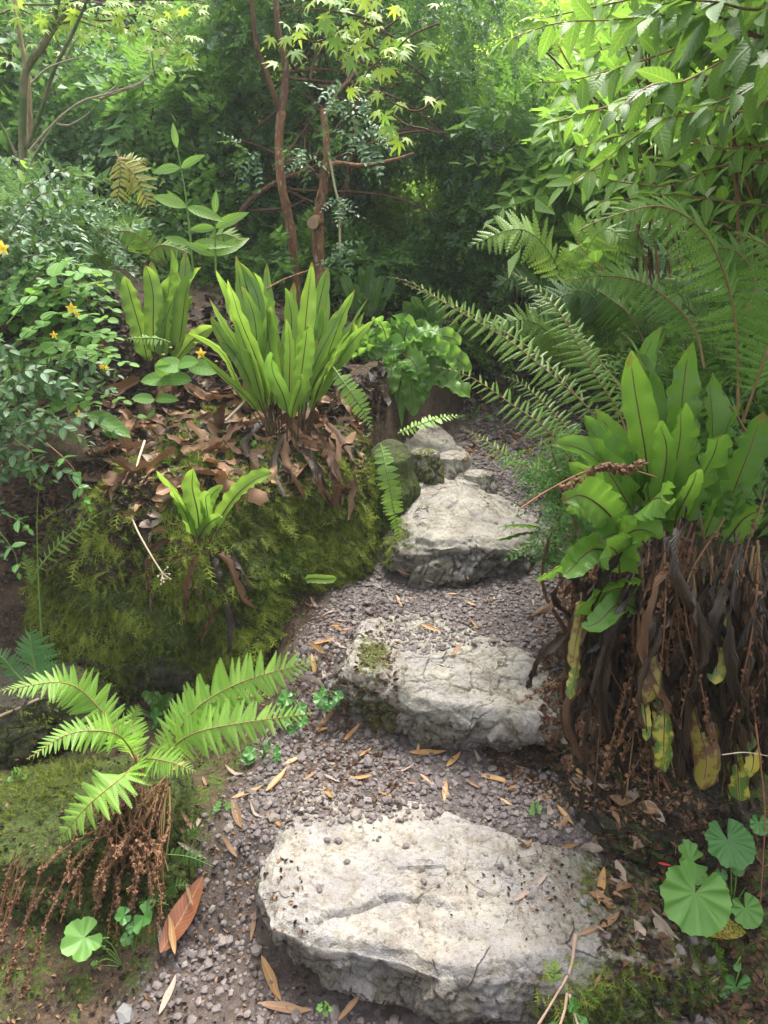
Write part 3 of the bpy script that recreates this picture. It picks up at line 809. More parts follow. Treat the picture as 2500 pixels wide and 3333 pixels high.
M_geum = leaf_mat('geum_leaf', (.07, .19, .03), (.14, .29, .05), .3, .5, midrib=None, veins=0)
M_geum_dk = leaf_mat('geum_leaf_deep', (.04, .14, .03), (.08, .20, .04), .25, .45, midrib=None)
M_moss = leaf_mat('moss', (.018, .024, .007), (.27, .33, .055), .25, .8, spec=.1, tcol=(1.1, 1.1, .5))
M_moss_g = leaf_mat('moss_green', (.035, .075, .010), (.13, .22, .03), .25, .8, spec=.1, tcol=(1.1, 1.1, .5))
M_petal = leaf_mat('yellow_petal', (.75, .52, .03), (.85, .68, .06), .3, .5, tcol=(1, 1, .6))
M_twig = simple_mat('twig_grey', (.14, .11, .08), (.34, .28, .2), 40, .8)
M_pink = simple_mat('pink_stem', (.24, .13, .07), (.42, .22, .14), 40, .55)
M_green_stem = simple_mat('green_stem', (.08, .17, .03), (.17, .28, .06), 40, .5)

# ------------------------------------------------------------------ plant builders
def gf(V, F, U, o, mat, name, parent, tint=.5, **kw):
    return link(name, mesh(name, V - o, [F], mat, U, np.full(len(V), tint) if np.isscalar(tint) else tint), parent, **kw)
def bez(P0, P1, bow, n):
    """an arch from P0 to P1; bow: offset of the control point"""
    t = np.linspace(0, 1, n)[:, None]
    C = (P0 + P1) / 2 + bow
    return (1 - t) ** 2 * P0 + 2 * t * (1 - t) * C + t * t * P1
def strap(path, w, face, stipe=.2, tip=.10, curl=0, wave=.10, cup=.25, cols=7, seed=0, waves=5, roll=0, twist=0, base_lobe=True):
    """a strap-shaped frond following path; returns V,F,U"""
    r = np.random.default_rng(seed)
    n = len(path); t = np.linspace(0, 1, n)
    tg = norm(np.gradient(path, axis=0))
    side = norm(np.cross(tg, np.broadcast_to(face, tg.shape))); nn = np.cross(side, tg)
    rl = roll + twist * t
    side2 = side * np.cos(rl)[:, None] + nn * np.sin(rl)[:, None]; nn2 = -side * np.sin(rl)[:, None] + nn * np.cos(rl)[:, None]
    b = np.clip((t - stipe) / (1 - stipe), 0, 1)
    prof = np.where(b > 0, (np.minimum(1, (b / .05)) ** .5) * (.84 + .16 * np.sin(np.clip(b * 1.1, 0, 1) * np.pi)) * np.sin(np.clip((1 - b) / tip, 0, 1) * np.pi / 2) ** .7, 0)
    hw = w / 2 * prof + .0012
    c = np.linspace(-1, 1, cols)
    ph = r.uniform(0, 6.28, 2)
    V = []
    for q, cc in enumerate(c):
        s = 0 if cc < 0 else 1
        wv = wave * w * (abs(cc) ** 2.2) * (np.sin(b * waves * 6.28 * (1 + .15 * s) + ph[s]) + .5 * np.sin(b * waves * 14.1 + ph[1 - s])) * np.clip(prof, 0, 1)
        ww = hw * (1 + .06 * np.sin(b * waves * 6.28 + ph[s] + 1) * abs(cc))
        V.append(path + side2 * (cc * ww)[:, None] + nn2 * (wv + cup * hw * cc * cc)[:, None])
    V = np.stack(V, 1).reshape(-1, 3)
    i, j = np.meshgrid(np.arange(n - 1), np.arange(cols - 1), indexing='ij')
    F = np.stack([i * cols + j, i * cols + j + 1, (i + 1) * cols + j + 1, (i + 1) * cols + j], -1).reshape(-1, 4)
    U = np.stack([np.tile((c + 1) / 2, n), np.repeat(b, cols)], 1)
    return V, F, U
def frond_path(P0, P1, bow, n=26, hook=0, hookd=None):
    p = bez(P0, P1, bow, n)
    if hook:
        L = np.linalg.norm(P1 - P0); t = np.linspace(0, 1, n)
        k = np.clip((t - .86) / .14, 0, 1)
        a = k * hook
        tg = norm(p[-1] - p[-4]); hd = norm(np.array(hookd if hookd is not None else (0, -1, .0)))
        hd = norm(hd - tg * np.dot(hd, tg))
        i0 = int(.86 * n); rr = L * .14 / max(hook, .3)
        for i in range(i0, n):
            q = (i - i0) / (n - 1 - i0) * hook
            p[i] = p[i0] + rr * (math.sin(q) * tg + (1 - math.cos(q)) * hd)
    return p
def hart_frond(parent, base, P0, P1, w, mat, seed, bow=None, face=(0, -1, .25), stipe=.22, wave=.08, roll=0, hook=0, name='frond', label=None, twist=0, stipe_mat=None, tip=.18, cup=.3, tint=None, rib=True, waves=5):
    r = np.random.default_rng(seed)
    L = np.linalg.norm(P1 - P0)
    if bow is None:
        out = (P1 - P0) * np.array([1, 1, 0]); bow = -out * .22 + np.array([0, 0, .10 * L])
    p = frond_path(P0, P1, np.asarray(bow), 28, hook)
    face = norm(np.asarray(face, float) + r.normal(0, .30, 3))
    sc_ = norm(np.cross(P1 - P0, face)) * L * r.normal(0, .045); tt_ = np.linspace(0, 1, 28)[:, None]; p = p + sc_ * np.sin(tt_ * 2 * math.pi) * tt_ + face * L * r.normal(0, .035) * np.sin(tt_ * math.pi)
    V, F, U = strap(p, w, face, stipe, tip, wave=wave, seed=seed, roll=roll, twist=twist, cup=cup, waves=waves)
    o = P0 - base
    f = gf(V, F, U, P0, mat, name, parent, r.random() if tint is None else tint, loc=o, label=label)
    if rib:
        # the stalk, running on as the raised midrib behind the blade
        rad = np.interp(np.linspace(0, 1, 28), [0, stipe, 1], [.0032, .0026, .0006])
        n2 = norm(np.cross(np.gradient(p, axis=0), face)); back = np.cross(n2, norm(np.gradient(p, axis=0)))
        k = slice(0, 26)
        V2, F2, U2 = tube_geo(p[k] + 0 * back[k], rad[k] * 1.05, 5)
        link('midrib', mesh('midrib', V2 - P0, [F2], stipe_mat or M_stipe, U2, np.full(len(V2), .5)), f)
    return f
def fern_frond(parent, base, pts, w, mat, seed, n=34, tpl=T_pinna, bare=.12, face=(0, -.4, 1), ang=72, droop=.10, rmat=None, rrad=.0032, sep=None, name='frond', prof=None, side_droop=.15, label=None, jit=7, tint=None, npath=40, tiltup=0):
    """a pinnate frond along a smooth path; sep: mesh shared by separate pinna objects"""
    r = np.random.default_rng(seed)
    p = smooth_path(pts, npath); P0 = p[0].copy()
    L = np.concatenate([[0], np.cumsum(np.linalg.norm(np.diff(p, axis=0), axis=1))]); LT = L[-1]
    rad = np.interp(L / LT, [0, 1], [rrad, rrad * .25])
    V, F, U = tube_geo(p, rad, 5)
    rt = r.random() if tint is None else tint
    fr = link(name, mesh(name, V - P0, [F], rmat or M_rachis, U, np.full(len(V), .5)), parent, P0 - base, label)
    s = bare + (1 - bare) * (np.arange(n) + .4) / n; s = np.repeat(s, 2)
    s[1::2] += .25 / n * (1 - bare)
    s = np.clip(s, 0, .995)
    sg = np.tile([-1, 1], n)
    pos = np.stack([np.interp(s * LT, L, p[:, k]) for k in range(3)], 1)
    tg0 = norm(np.gradient(p, axis=0)); tg = norm(np.stack([np.interp(s * LT, L, tg0[:, k]) for k in range(3)], 1))
    f0 = norm(np.asarray(face, float))
    sd = norm(np.cross(tg, np.broadcast_to(f0, tg.shape))); nn = np.cross(sd, tg)
    b = (s - bare) / (1 - bare)
    if prof is None: prof = lambda b: np.interp(b, [0, .12, .35, .6, .85, 1], [.5, .78, 1, .88, .45, .05])
    ln = w / 2 * prof(b) * r.uniform(.86, 1.08, len(b)) * np.where(r.random(len(b)) < .04, r.uniform(.2, .6, len(b)), 1)
    a = np.radians(np.interp(b, [0, .6, 1], [ang + 8, ang, ang - 28]) + r.normal(0, jit, len(b)))
    d = norm(tg * np.cos(a)[:, None] + sd * (sg * np.sin(a))[:, None] + nn * (r.normal(0, .13, len(b)) - side_droop)[:, None])
    M = frames(d, nn + r.normal(0, .10, nn.shape))
    if sep is not None:
        for k in range(len(b)):
            if ln[k] < .004: continue
            o = bpy.data.objects.new('pinna', sep); COL.objects.link(o); o.parent = fr
            m = Matrix(M[k].tolist()).to_4x4() @ Matrix.Scale(float(ln[k]), 4)
            m.translation = Vector((pos[k] - P0).tolist()); o.matrix_local = m
    else:
        mb = MB(); scatter(mb, tri(tpl), M, pos - P0, ln, np.clip(rt + r.normal(0, .12, len(b)), 0, 1))
        link('pinnae', mb.mesh('pinnae', mat), fr)
    return fr
def tpl_mesh(name, tpl, mat, tint=.5):
    return mesh(name, tpl[0], [tpl[1]], mat, tpl[2], np.full(len(tpl[0]), tint))
def put_leaf(name, me, parent, pos, M, s, label=None, **kw):
    o = bpy.data.objects.new(name, me); COL.objects.link(o)
    if parent is not None: o.parent = parent
    S = Matrix.Diagonal(Vector((*(s if np.iterable(s) else (s, s, s)), 1.0)))
    m = Matrix(np.asarray(M).tolist()).to_4x4() @ S
    m.translation = Vector([float(v) for v in pos]); o.matrix_local = m
    if label: o['label'] = label
    for k, v in kw.items(): o[k] = v
    return o
def leafy_branch(parent, base, pts, rad, stem_mat, leaf_me=None, mb=None, tpl=None, size=.07, gap=.05, start=.15, ang=60, opp=True, up=(0, 0, 1), seed=0, hang=.25, jit=12, name='branch', term=True, tilt=.25, tmul=1.0, dec=True, nst=5, leafname='leaf'):
    """a stem with opposite or alternate leaves; leaves are objects (leaf_me) or merged into the branch (tpl)"""
    r = np.random.default_rng(seed)
    p = smooth_path(pts, 22); P0 = p[0].copy()
    L = np.concatenate([[0], np.cumsum(np.linalg.norm(np.diff(p, axis=0), axis=1))]); LT = L[-1]
    rd = np.interp(L / LT, [0, 1], [rad, rad * .35])
    V, F, U = tube_geo(p, rd, nst)
    br = link(name, mesh(name, V - P0, [F], stem_mat, U, np.full(len(V), .5)), parent, P0 - base)
    n = max(2, int(LT * (1 - start) / gap)); tg0 = norm(np.gradient(p, axis=0))
    pos, D, sz = [], [], []
    for k in range(n):
        s = start + (1 - start) * (k + .5) / n
        q = np.array([np.interp(s * LT, L, p[:, c]) for c in range(3)]); tg = norm(np.array([np.interp(s * LT, L, tg0[:, c]) for c in range(3)]))
        sd = norm(np.cross(tg, np.asarray(up, float))); nn = np.cross(sd, tg)
        rotp = (k % 2) * (math.pi / 2 if dec else .3) + r.normal(0, .25)
        for sg in ((-1, 1) if opp else ((-1,) if k % 2 else (1,))):
            a = R(ang + r.normal(0, jit))
            lat = sd * math.cos(rotp) + nn * math.sin(rotp)
            d = norm(tg * math.cos(a) + lat * sg * math.sin(a) + np.array([0, 0, -hang]))
            pos.append(q); D.append(d); sz.append(size * r.uniform(.75, 1.15) * np.interp(s, [0, .7, 1], [1, 1, .6]))
    if term: pos.append(p[-1]); D.append(norm(tg0[-1] + np.array([0, 0, -hang * .5]))); sz.append(size * .6)
    D = np.array(D); pos = np.array(pos); sz = np.array(sz) * tmul
    M = frames(D, np.asarray(up, float) + r.normal(0, tilt, D.shape))
    if leaf_me is not None:
        for k in range(len(D)): put_leaf(leafname, leaf_me, br, pos[k] - P0, M[k], float(sz[k]))
    else:
        m = MB(); scatter(m, tri(tpl), M, pos - P0, sz)
        link('leaves', m.mesh('leaves', mb), br)
    return br
# ------------------------------------------------------------------ hart's-tongue ferns
K = .7535
def f(x, y): return x * 1.507, y * 1.507
def c1(x, y): return x * K, y * K
def c2(x, y): return 1250 + x * K, y * K
def c3(x, y): return x * K, 800 + y * K
def c4(x, y): return 1250 + x * K, 800 + y * K
def c5(x, y): return x * K, 1600 + y * K
def c6(x, y): return 1250 + x * K, 1600 + y * K
def c7(x, y): return x * K, 2400 + y * K
def c8(x, y): return 1250 + x * K, 2400 + y * K
def depth_of(P): return P[1] * _c + (CAMZ - P[2]) * _s
def hart_clump(bpx, y, tips, mat, label, seed, cmap, name='harts_tongue_fern', group=None, spread=.05, base=None, wave=.08, extra=None, face=(0, -1, .25), stipe_mat=None, wmul=1.0, stipe=.24, tipk=.18, arch=None):
    """tips: (x, y, width in crop pixels, dy, hook[, bow, roll])"""
    r = np.random.default_rng(seed)
    B = base if base is not None else W(*cmap(*bpx), y)
    t = thing(name, B, label, 'fern', group)
    for k, q in enumerate(tips):
        tx, ty, w, dy = q[:4]; hook = q[4] if len(q) > 4 else 0
        P1 = W(*cmap(tx, ty), B[1] + dy)
        ww = w * (1.507 if cmap is f else K) / FPX * depth_of(P1) * (1.08 if cmap is f else 1.22) * wmul * r.uniform(.88, 1.1)
        off = (P1 - B) * np.array([1, 1, 0]); off = norm(off) * spread * min(1, np.linalg.norm(off) / .15)
        P0 = B + off + r.normal(0, .012, 3) * np.array([1, 1, 0.2])
        bow = np.array(q[5]) if len(q) > 5 and q[5] is not None else (None if arch is None else np.array([r.normal(0, .02), -.02, arch * r.uniform(.7, 1.3)]))
        m = q[7] if len(q) > 7 else mat
        hart_frond(t, B, P0, P1, ww, m, seed * 100 + k, bow=bow, hook=hook, face=face, wave=wave * r.uniform(.8, 1.5), roll=q[6] if len(q) > 6 else r.normal(0, .3), twist=r.normal(0, .45), stipe_mat=stipe_mat, stipe=stipe * r.uniform(.8, 1.2), tip=tipk * r.uniform(.8, 1.5), cup=r.uniform(.1, .55), waves=r.uniform(3.5, 7))
    return t, B
# B, the tall one in the middle of the left bank
Bp, _ = drop(*W(*c3(1235, 690), 2.72)[:2]); 
tB, BB = hart_clump((1235, 690), 2.72, [
    (955, 120, 88, .10, 1.2, None, .25), (1000, 170, 96, -.06, .6, None, .3), (1105, 135, 92, .02, .9), (1050, 105, 80, .16, .6), (1345, 105, 84, .02, .4),
    (1418, 95, 66, .12, .0), (1330, 330, 96, -.13, 1.3), (1188, 455, 86, -.18, 1.4), (1235, 205, 78, .12, .9), (1295, 545, 44, -.2, 1.5),
    (1522, 212, 66, .02, .3), (1580, 238, 62, .10, .3), (1605, 330, 66, -.06, .4), (1530, 325, 64, -.02, .2), (1175, 280, 80, .06, .8),
    (908, 300, 60, .02, .2), (826, 385, 40, -.12, .3), (1040, 75, 66, .22, .8), (1385, 262, 74, .08, .7), (1270, 190, 78, .22, .5),
    (1480, 260, 54, .05, .4), (1560, 300, 48, .1, .5), (925, 250, 60, .1, .6), (1010, 300, 60, -.1, .5), (1400, 180, 60, .2, .3), (1240, 330, 66, .0, .8), (870, 470, 38, -.14, .3), (1470, 430, 50, -.1, .5), (1160, 110, 60, .24, .5),
    (1450, 300, 66, .12, .5), (1130, 330, 70, .15, .6), (970, 420, 56, .03, 1.0), (1365, 420, 60, .02, .5), (1055, 200, 80, .06, .6), (1060, 450, 40, -.1, .6)],
    M_hart, "large bright hart's-tongue fern crowning the mossy boulder, tall upright fronds", 1, c3, base=Bp, tipk=.28, wmul=.72, spread=.07, stipe=.28)
Ap, _ = drop(*W(*c3(690, 560), 3.0)[:2])
tA, BA = hart_clump((690, 560), 3.0, [
    (548, 148, 84, .0, .5), (636, 105, 82, .0, .6), (738, 38, 84, .0, .3), (770, 130, 86, .12, .8), (872, 98, 80, .04, 1.3), (510, 118, 50, .08, .9),
    (752, 230, 76, -.04, .8), (800, 50, 60, .2, .4), (660, 90, 70, .15, .3), (590, 260, 70, .12, .4), (830, 230, 74, .14, .5), (925, 350, 62, .0, .4), (700, 200, 70, .1, .4)],
    M_hart, "upright hart's-tongue fern at the back left of the bank, six tall fronds side by side", 2, c3, base=Ap, wmul=.86)
# C, drooping crinkled clump right of B
Cp, _ = drop(*W(*c3(1720, 560), 2.95)[:2])
tC, BC = hart_clump((858, 752), 2.95, [
    (1022, 868, 44, -.06, .2, None, .8), (702, 838, 40, -.08, .3, None, .5), (1024, 808, 38, .0, .2, None, .7), (740, 740, 42, .0, .3), (998, 748, 36, .05, .2, None, .3), (738, 830, 44, -.10, .3, None, .5), (768, 892, 42, -.14, .3, (-.03, -.05, .12)), (822, 918, 40, -.15, .4, (-.01, -.07, .13)), (916, 882, 44, -.15, .4, (.02, -.06, .13)), (958, 842, 42, -.12, .3, None, .5), (722, 802, 38, -.08, .3, None, .4), (832, 862, 44, -.16, .6, (0, -.08, .10)), (908, 832, 46, -.14, .5, (.02, -.06, .10)), (988, 792, 38, -.06, .3, None, .6), (800, 800, 48, -.12, .7),
    (812, 700, 36, -.02, .5), (885, 705, 38, .05, .3), (955, 728, 40, -.05, .3, None, .4), (968, 772, 36, -.08, .3, None, .6), (1000, 862, 44, -.12, .2, None, .9), (893, 905, 42, -.16, .4, (.02, -.06, .13)),
    (868, 925, 34, -.16, .3, (0, -.08, .12)), (772, 865, 46, -.12, .4, (-.04, -.05, .1)), (727, 778, 40, -.04, .5), (795, 845, 46, -.12, .4), (845, 785, 46, -.1, .8), (745, 735, 38, .02, .6), (930, 850, 44, -.14, .3, None, .5),
    (905, 760, 46, .0, .4), (760, 795, 42, -.06, .5), (985, 815, 40, -.06, .2, None, .7), (830, 730, 42, .05, .6), (860, 700, 38, .1, .4)],
    leaf_mat('harts_tongue_crinkled', (.08, .20, .03), (.18, .34, .06), .4, .28, midrib=(.12, .22, .05), veins=40, mid_w=.03, vein_str=.12, bump=.4), "crinkled hart's-tongue fern with drooping wavy fronds above the grey outcrop", 3, f, base=pick(*f(858, 772))[0], wave=.20, stipe=.12, arch=.12, tipk=.25, wmul=1.0)
Dp, _ = drop(*W(*f(925, 735), 3.25)[:2])
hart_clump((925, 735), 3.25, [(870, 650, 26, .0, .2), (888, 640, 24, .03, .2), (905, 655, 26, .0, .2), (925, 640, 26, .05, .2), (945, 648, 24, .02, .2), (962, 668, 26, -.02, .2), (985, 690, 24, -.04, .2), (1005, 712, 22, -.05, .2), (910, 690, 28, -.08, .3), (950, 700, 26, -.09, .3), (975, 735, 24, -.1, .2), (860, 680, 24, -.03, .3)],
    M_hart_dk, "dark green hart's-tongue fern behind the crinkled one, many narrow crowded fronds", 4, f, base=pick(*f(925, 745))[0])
Ep, _ = drop(*W(*f(795, 690), 3.5)[:2])
hart_clump((795, 690), 3.5, [(740, 592, 26, .0, .2), (762, 612, 24, -.03, .2), (775, 575, 24, .03, .2), (800, 565, 26, .0, .1), (822, 590, 26, .02, .1), (847, 600, 22, .0, .3), (812, 625, 24, -.05, .2), (785, 632, 26, -.07, .2), (838, 640, 22, .0, .2)],
    M_hart_dk, "small dark hart's-tongue fern at the foot of the cinnamon-barked trunks", 5, f, base=pick(*f(795, 700))[0], wave=.1, wmul=.8)
# S, small one on the boulder face
Sp, Sn = pick(658, 1775); Sp = Sp + np.array([0, -.02, .02])
tS, _ = hart_clump((437, 1180), Sp[1], [(343, 1020, 30, -.06, .3), (372, 1058, 26, -.10, .6), (419, 1018, 46, -.04, .3), (578, 1024, 44, -.05, .5, (.0, -.02, .10), .3), (463, 1068, 28, -.12, 1.4), (487, 1112, 26, -.12, 1.6), (480, 1050, 30, .0, .4)],
    M_hart, "small hart's-tongue fern growing alone on the boulder face, five pale green fronds", 6, f, base=Sp, spread=.02, stipe=.14, wmul=.8)
# tiny fronds lower on the boulder
q, _ = pick(945, 1925); t_ = thing('harts_tongue_fern', q, "pair of tiny hart's-tongue fronds low on the boulder, one hooked over sideways", 'fern')
hart_frond(t_, q, q, W(*c5(1455, 375), q[1] - .07), .030, M_hart, 61, bow=(-.02, -.02, .06), stipe=.4, wave=.04)
hart_frond(t_, q, q + np.array([-.02, 0, .0]), W(*c5(1235, 355), q[1] - .05), .026, M_hart, 62, stipe=.5, wave=.04, hook=.5)

# R, the big clump at the right
RB = W(*f(1475, 1190), 1.70)
tR, _ = hart_clump((1475, 1190), 1.7, [
    (1262, 898, 84, -.05, .6), (1180, 955, 78, -.10, .2, None, .2), (1352, 742, 60, .12, .4), (1362, 772, 92, -.02, .5), (1428, 706, 66, .12, .2), (1487, 756, 92, .06, .6), (1292, 892, 70, .05, .5),
    (1466, 870, 86, -.10, 1.2), (1546, 932, 96, -.20, 1.0), (1415, 908, 66, -.14, .9), (1385, 790, 64, .08, .2), (1640, 902, 110, -.10, .3), (1600, 990, 80, -.05, 1.0), (1230, 1000, 70, .04, .3), (1310, 960, 70, .0, .8),
    (1440, 980, 60, -.05, .6), (1335, 1010, 76, -.04, .6), (1390, 1040, 70, -.10, .9), (1530, 820, 80, .06, .5), (1590, 880, 84, .02, .6), (1250, 1060, 60, -.06, .5, None, .6), (1460, 1060, 66, -.16, .9), (1570, 1060, 80, -.1, .6), (1505, 1010, 46, -.25, .4, None, .7), (1655, 1100, 80, -.12, .2, None, .5)],
    M_hart_r, "big hart's-tongue fern on the right bank, broad fronds above a skirt of dead ones", 7, f, base=RB, spread=.09, stipe_mat=M_stipe, stipe=.28, wmul=.78, wave=.12, tipk=.26)
# lower fronds of the same plant reaching out over the path
low = [((1330, 1130), (1217, 1083), 62, -.14, .4, .5), ((1350, 1150), (1225, 1100), 60, -.05, .3, .3), ((1370, 1130), (1441, 1083), 56, -.25, .4, .6), ((1330, 1180), (1423, 1163), 44, -.2, .3, .9), ((1320, 1195), (1210, 1250), 46, -.15, .2, .8), ((1300, 1215), (1150, 1257), 34, -.12, .2, .8),
       ((1400, 1180), (1292, 1170), 60, -.1, .3, .7), ((1390, 1270), (1232, 1335), 56, -.14, .2, .6), ((1385, 1325), (1245, 1355), 36, -.18, .1, .4), ((1340, 1250), (1310, 1175), 60, -.18, .5, .4), ((1350, 1230), (1255, 1190), 44, -.05, .3, .6)]
for k, (a, b, w, dy, hk, rl) in enumerate(low):
    A = W(*f(*a), RB[1] - .20 + .2 * dy); B_ = W(*f(*b), RB[1] + dy - .16)
    hart_frond(tR, RB, A, B_, w * 1.507 / FPX * 2.1, M_hart_r if k != 8 else M_hart_dk, 720 + k, bow=(0, 0, .06), stipe=.10, hook=hk, roll=rl if k % 2 else -rl * .4, wave=.12, tip=.3)
# two fronds of a seedling over the outcrop's right end
q = W(*f(1165, 1140), 2.35); t_ = thing('harts_tongue_fern', q, "two short glossy hart's-tongue fronds poking out over the right end of the outcrop", 'fern')
hart_frond(t_, q, q, W(*f(1073, 1140), 2.25), .035, M_hart_r, 63, bow=(0, 0, .04), stipe=.05, roll=.5, tip=.4)
hart_frond(t_, q, q + np.array([0, 0, -.02]), W(*f(1072, 1166), 2.22), .03, M_hart_r, 64, bow=(0, 0, .03), stipe=.05, roll=.5, tip=.4)
# hanging old fronds, still partly green
old = [((1430, 1480), (1437, 1668), 48, M_hart_old, 'dark green old frond spotted with brown'), ((1500, 1470), (1512, 1705), 58, M_hart_yel, 'old frond gone yellow with green edges'), ((1545, 1500), (1548, 1672), 36, M_hart_yel, 'narrow yellowing old frond'), ((1580, 1520), (1600, 1772), 50, M_hart_old, 'long crinkled green old frond'),
       ((1570, 1330), (1545, 1478), 48, M_hart_old, 'glossy green old frond with a browned tip'), ((1390, 1520), (1395, 1600), 20, M_hart_old, None), ((1262, 1330), (1238, 1445), 26, M_hart_yel, None), ((1255, 1440), (1232, 1510), 26, M_hart_old, None), ((1400, 1370), (1392, 1520), 40, M_hart_yel, 'brown and yellow hanging frond'), ((1625, 1560), (1618, 1680), 34, M_hart_old, None)]
for k, (a, b, w, m, lb) in enumerate(old):
    A = W(*f(*a), 1.43); B_ = W(*f(*b), 1.37)
    hart_frond(tR, RB, A + np.array([0, .04, .04]), B_, w * 1.507 / FPX * 1.6, m, 760 + k, bow=(0, -.02, .02), stipe=.12, wave=.07, label=lb, tip=.12, cup=-.3)

# dead fronds: limp, curled straps and crisped feathery ones hanging under a crown
M_curl = T_pinna_curl
CURL = []
for k in range(3):
    a = np.linspace(0, 3.6 + k * .8, 7); rr = np.linspace(.5, .16, 7)
    c = np.stack([np.zeros(7), np.sin(a) * rr + .2, (1 - np.cos(a)) * rr], 1); w = np.linspace(.34, .12, 7)
    V = np.stack([c - np.array([1, 0, 0]) * w[:, None], c + np.array([1, 0, 0]) * w[:, None]], 1).reshape(-1, 3)
    F = np.array([[2 * i, 2 * i + 1, 2 * i + 3, 2 * i + 2] for i in range(6)])
    CURL.append((V, F, np.stack([np.tile([0, 1], 7), np.repeat(np.linspace(0, 1, 7), 2)], 1)))
def crisp_frond(parent, base, pts, size, seed, n=40, mat=None, name='dead_frond'):
    r = np.random.default_rng(seed); p = smooth_path(pts, 26) ; P0 = p[0].copy()
    mb = MB(); tube(mb, p - P0, np.linspace(.0028, .0012, 26), 4, .6)
    s = np.sort(r.uniform(.05, 1, n * 2)); q = np.stack([np.interp(s, np.linspace(0, 1, 26), p[:, k]) for k in range(3)], 1) - P0
    tg = norm(np.gradient(p, axis=0)); tg = np.stack([np.interp(s, np.linspace(0, 1, 26), tg[:, k]) for k in range(3)], 1)
    d = norm(np.cross(tg, (0, -1, .1)) * np.where(r.random(len(s)) < .5, -1, 1)[:, None] + tg * .35 + r.normal(0, .35, (len(s), 3)))
    M = frames(d, r.normal(0, 1, (len(s), 3)))
    for k in range(3):
        m = np.arange(len(s)) % 3 == k
        scatter(mb, CURL[k], M[m], q[m], size * r.uniform(.5, 1.2, m.sum()), r.random(m.sum()))
    return link(name, mb.mesh(name, mat or M_dead_crisp), parent, P0 - base)
def dead_strap(parent, base, pts, w, seed, mat=None, name='dead_frond', tw=2.2):
    r = np.random.default_rng(seed); p = smooth_path(pts, 26); P0 = p[0].copy()
    V, F, U = strap(p, w * r.uniform(.7, 1.2), norm(np.array([r.normal(0, .6), -1, r.normal(0, .3)])), .08, .3, wave=.22, cup=r.uniform(.3, 1.4) * r.choice([-1, 1]), seed=seed, twist=r.normal(0, tw), roll=r.normal(0, .6), waves=6)
    V = V + .004 * r.normal(0, 1, V.shape) * (U[:, :1] - .5) ** 2 * 4
    return gf(V, F, U, P0, mat or (M_dead if r.random() < .6 else M_dead_dk), name, parent, r.random(), loc=P0 - base)
r_ = np.random.default_rng(77)
def RX(px, py, y): return W(px, py, y)
# the dead skirt of the big clump
for k in range(190):
    u = r_.random(); x0 = 1880 + 640 * u; 
    ytop = 1830 + r_.normal(0, 70) - 20 * math.sin(u * 3.1)
    ybot = np.interp(u, [0, .12, .3, .6, 1], [2150, 2480, 2620, 2680, 2720]) - 620 * max(0, r_.random() - .35)
    yw = 1.66 - .16 * math.sin(min(1, u * 2.5) * 1.57) + r_.uniform(-.05, .10); sw = r_.normal(0, 70)
    a = RX(x0 + 60 * (1 - u), ytop, yw + .06); m1 = RX(x0 - 10 + sw * .4 + r_.normal(0, 30), ytop * .72 + ybot * .28, yw - .07 + r_.normal(0, .015)); m2 = RX(x0 - 15 + sw + r_.normal(0, 40), ytop * .35 + ybot * .65, yw - .075 + r_.normal(0, .015)); b = RX(x0 - 15 + sw * .8 + r_.normal(0, 70), ybot, yw - .06)
    if k % 3 == 0: crisp_frond(tR, RB, [a, m1, m2, b], .014, 2000 + k, 34)
    else: dead_strap(tR, RB, [a, m1, m2, b], r_.uniform(.008, .027), 2000 + k, mat=[M_dead_dk, M_dead_dk, M_dead, M_dead_dk, M_dead_dk, M_dead_dk, M_dead_dk][k % 7], tw=5)  # mostly the near-black copy, putting the clump's shade into the frond colour
for k, pts in enumerate([[(1495, 1130), (1425, 1330), (1400, 1500), (1340, 1640)], [(1470, 1120), (1440, 1260), (1400, 1430), (1330, 1620)], [(1500, 1150), (1452, 1340), (1420, 1560), (1345, 1700)], [(1420, 1230), (1380, 1400), (1350, 1500), (1300, 1680)],
                         [(1560, 1250), (1600, 1350), (1625, 1480), (1640, 1650)], [(1400, 1000), (1350, 1015), (1300, 1010), (1215, 1055)]]):
    P = [W(*f(*q), 1.46 - .02 * i) for i, q in enumerate(pts)]
    crisp_frond(tR, RB, P, .017, 900 + k, 62)
# bare dark stalks through the skirt
for k in range(26):
    x0 = r_.uniform(1960, 2480); P = [W(x0, 1820 + r_.normal(0, 40), 1.5), W(x0 + r_.normal(0, 30), 2100, 1.44), W(x0 + r_.normal(0, 70), r_.uniform(2300, 2600), 1.43)]
    mbk = MB(); tube(mbk, smooth_path(P, 14) - P[0], np.linspace(.0035, .0018, 14), 5)
    link('stalk', mbk.mesh('stalk', M_stipe if k % 3 else M_rachis), tR, P[0] - RB)

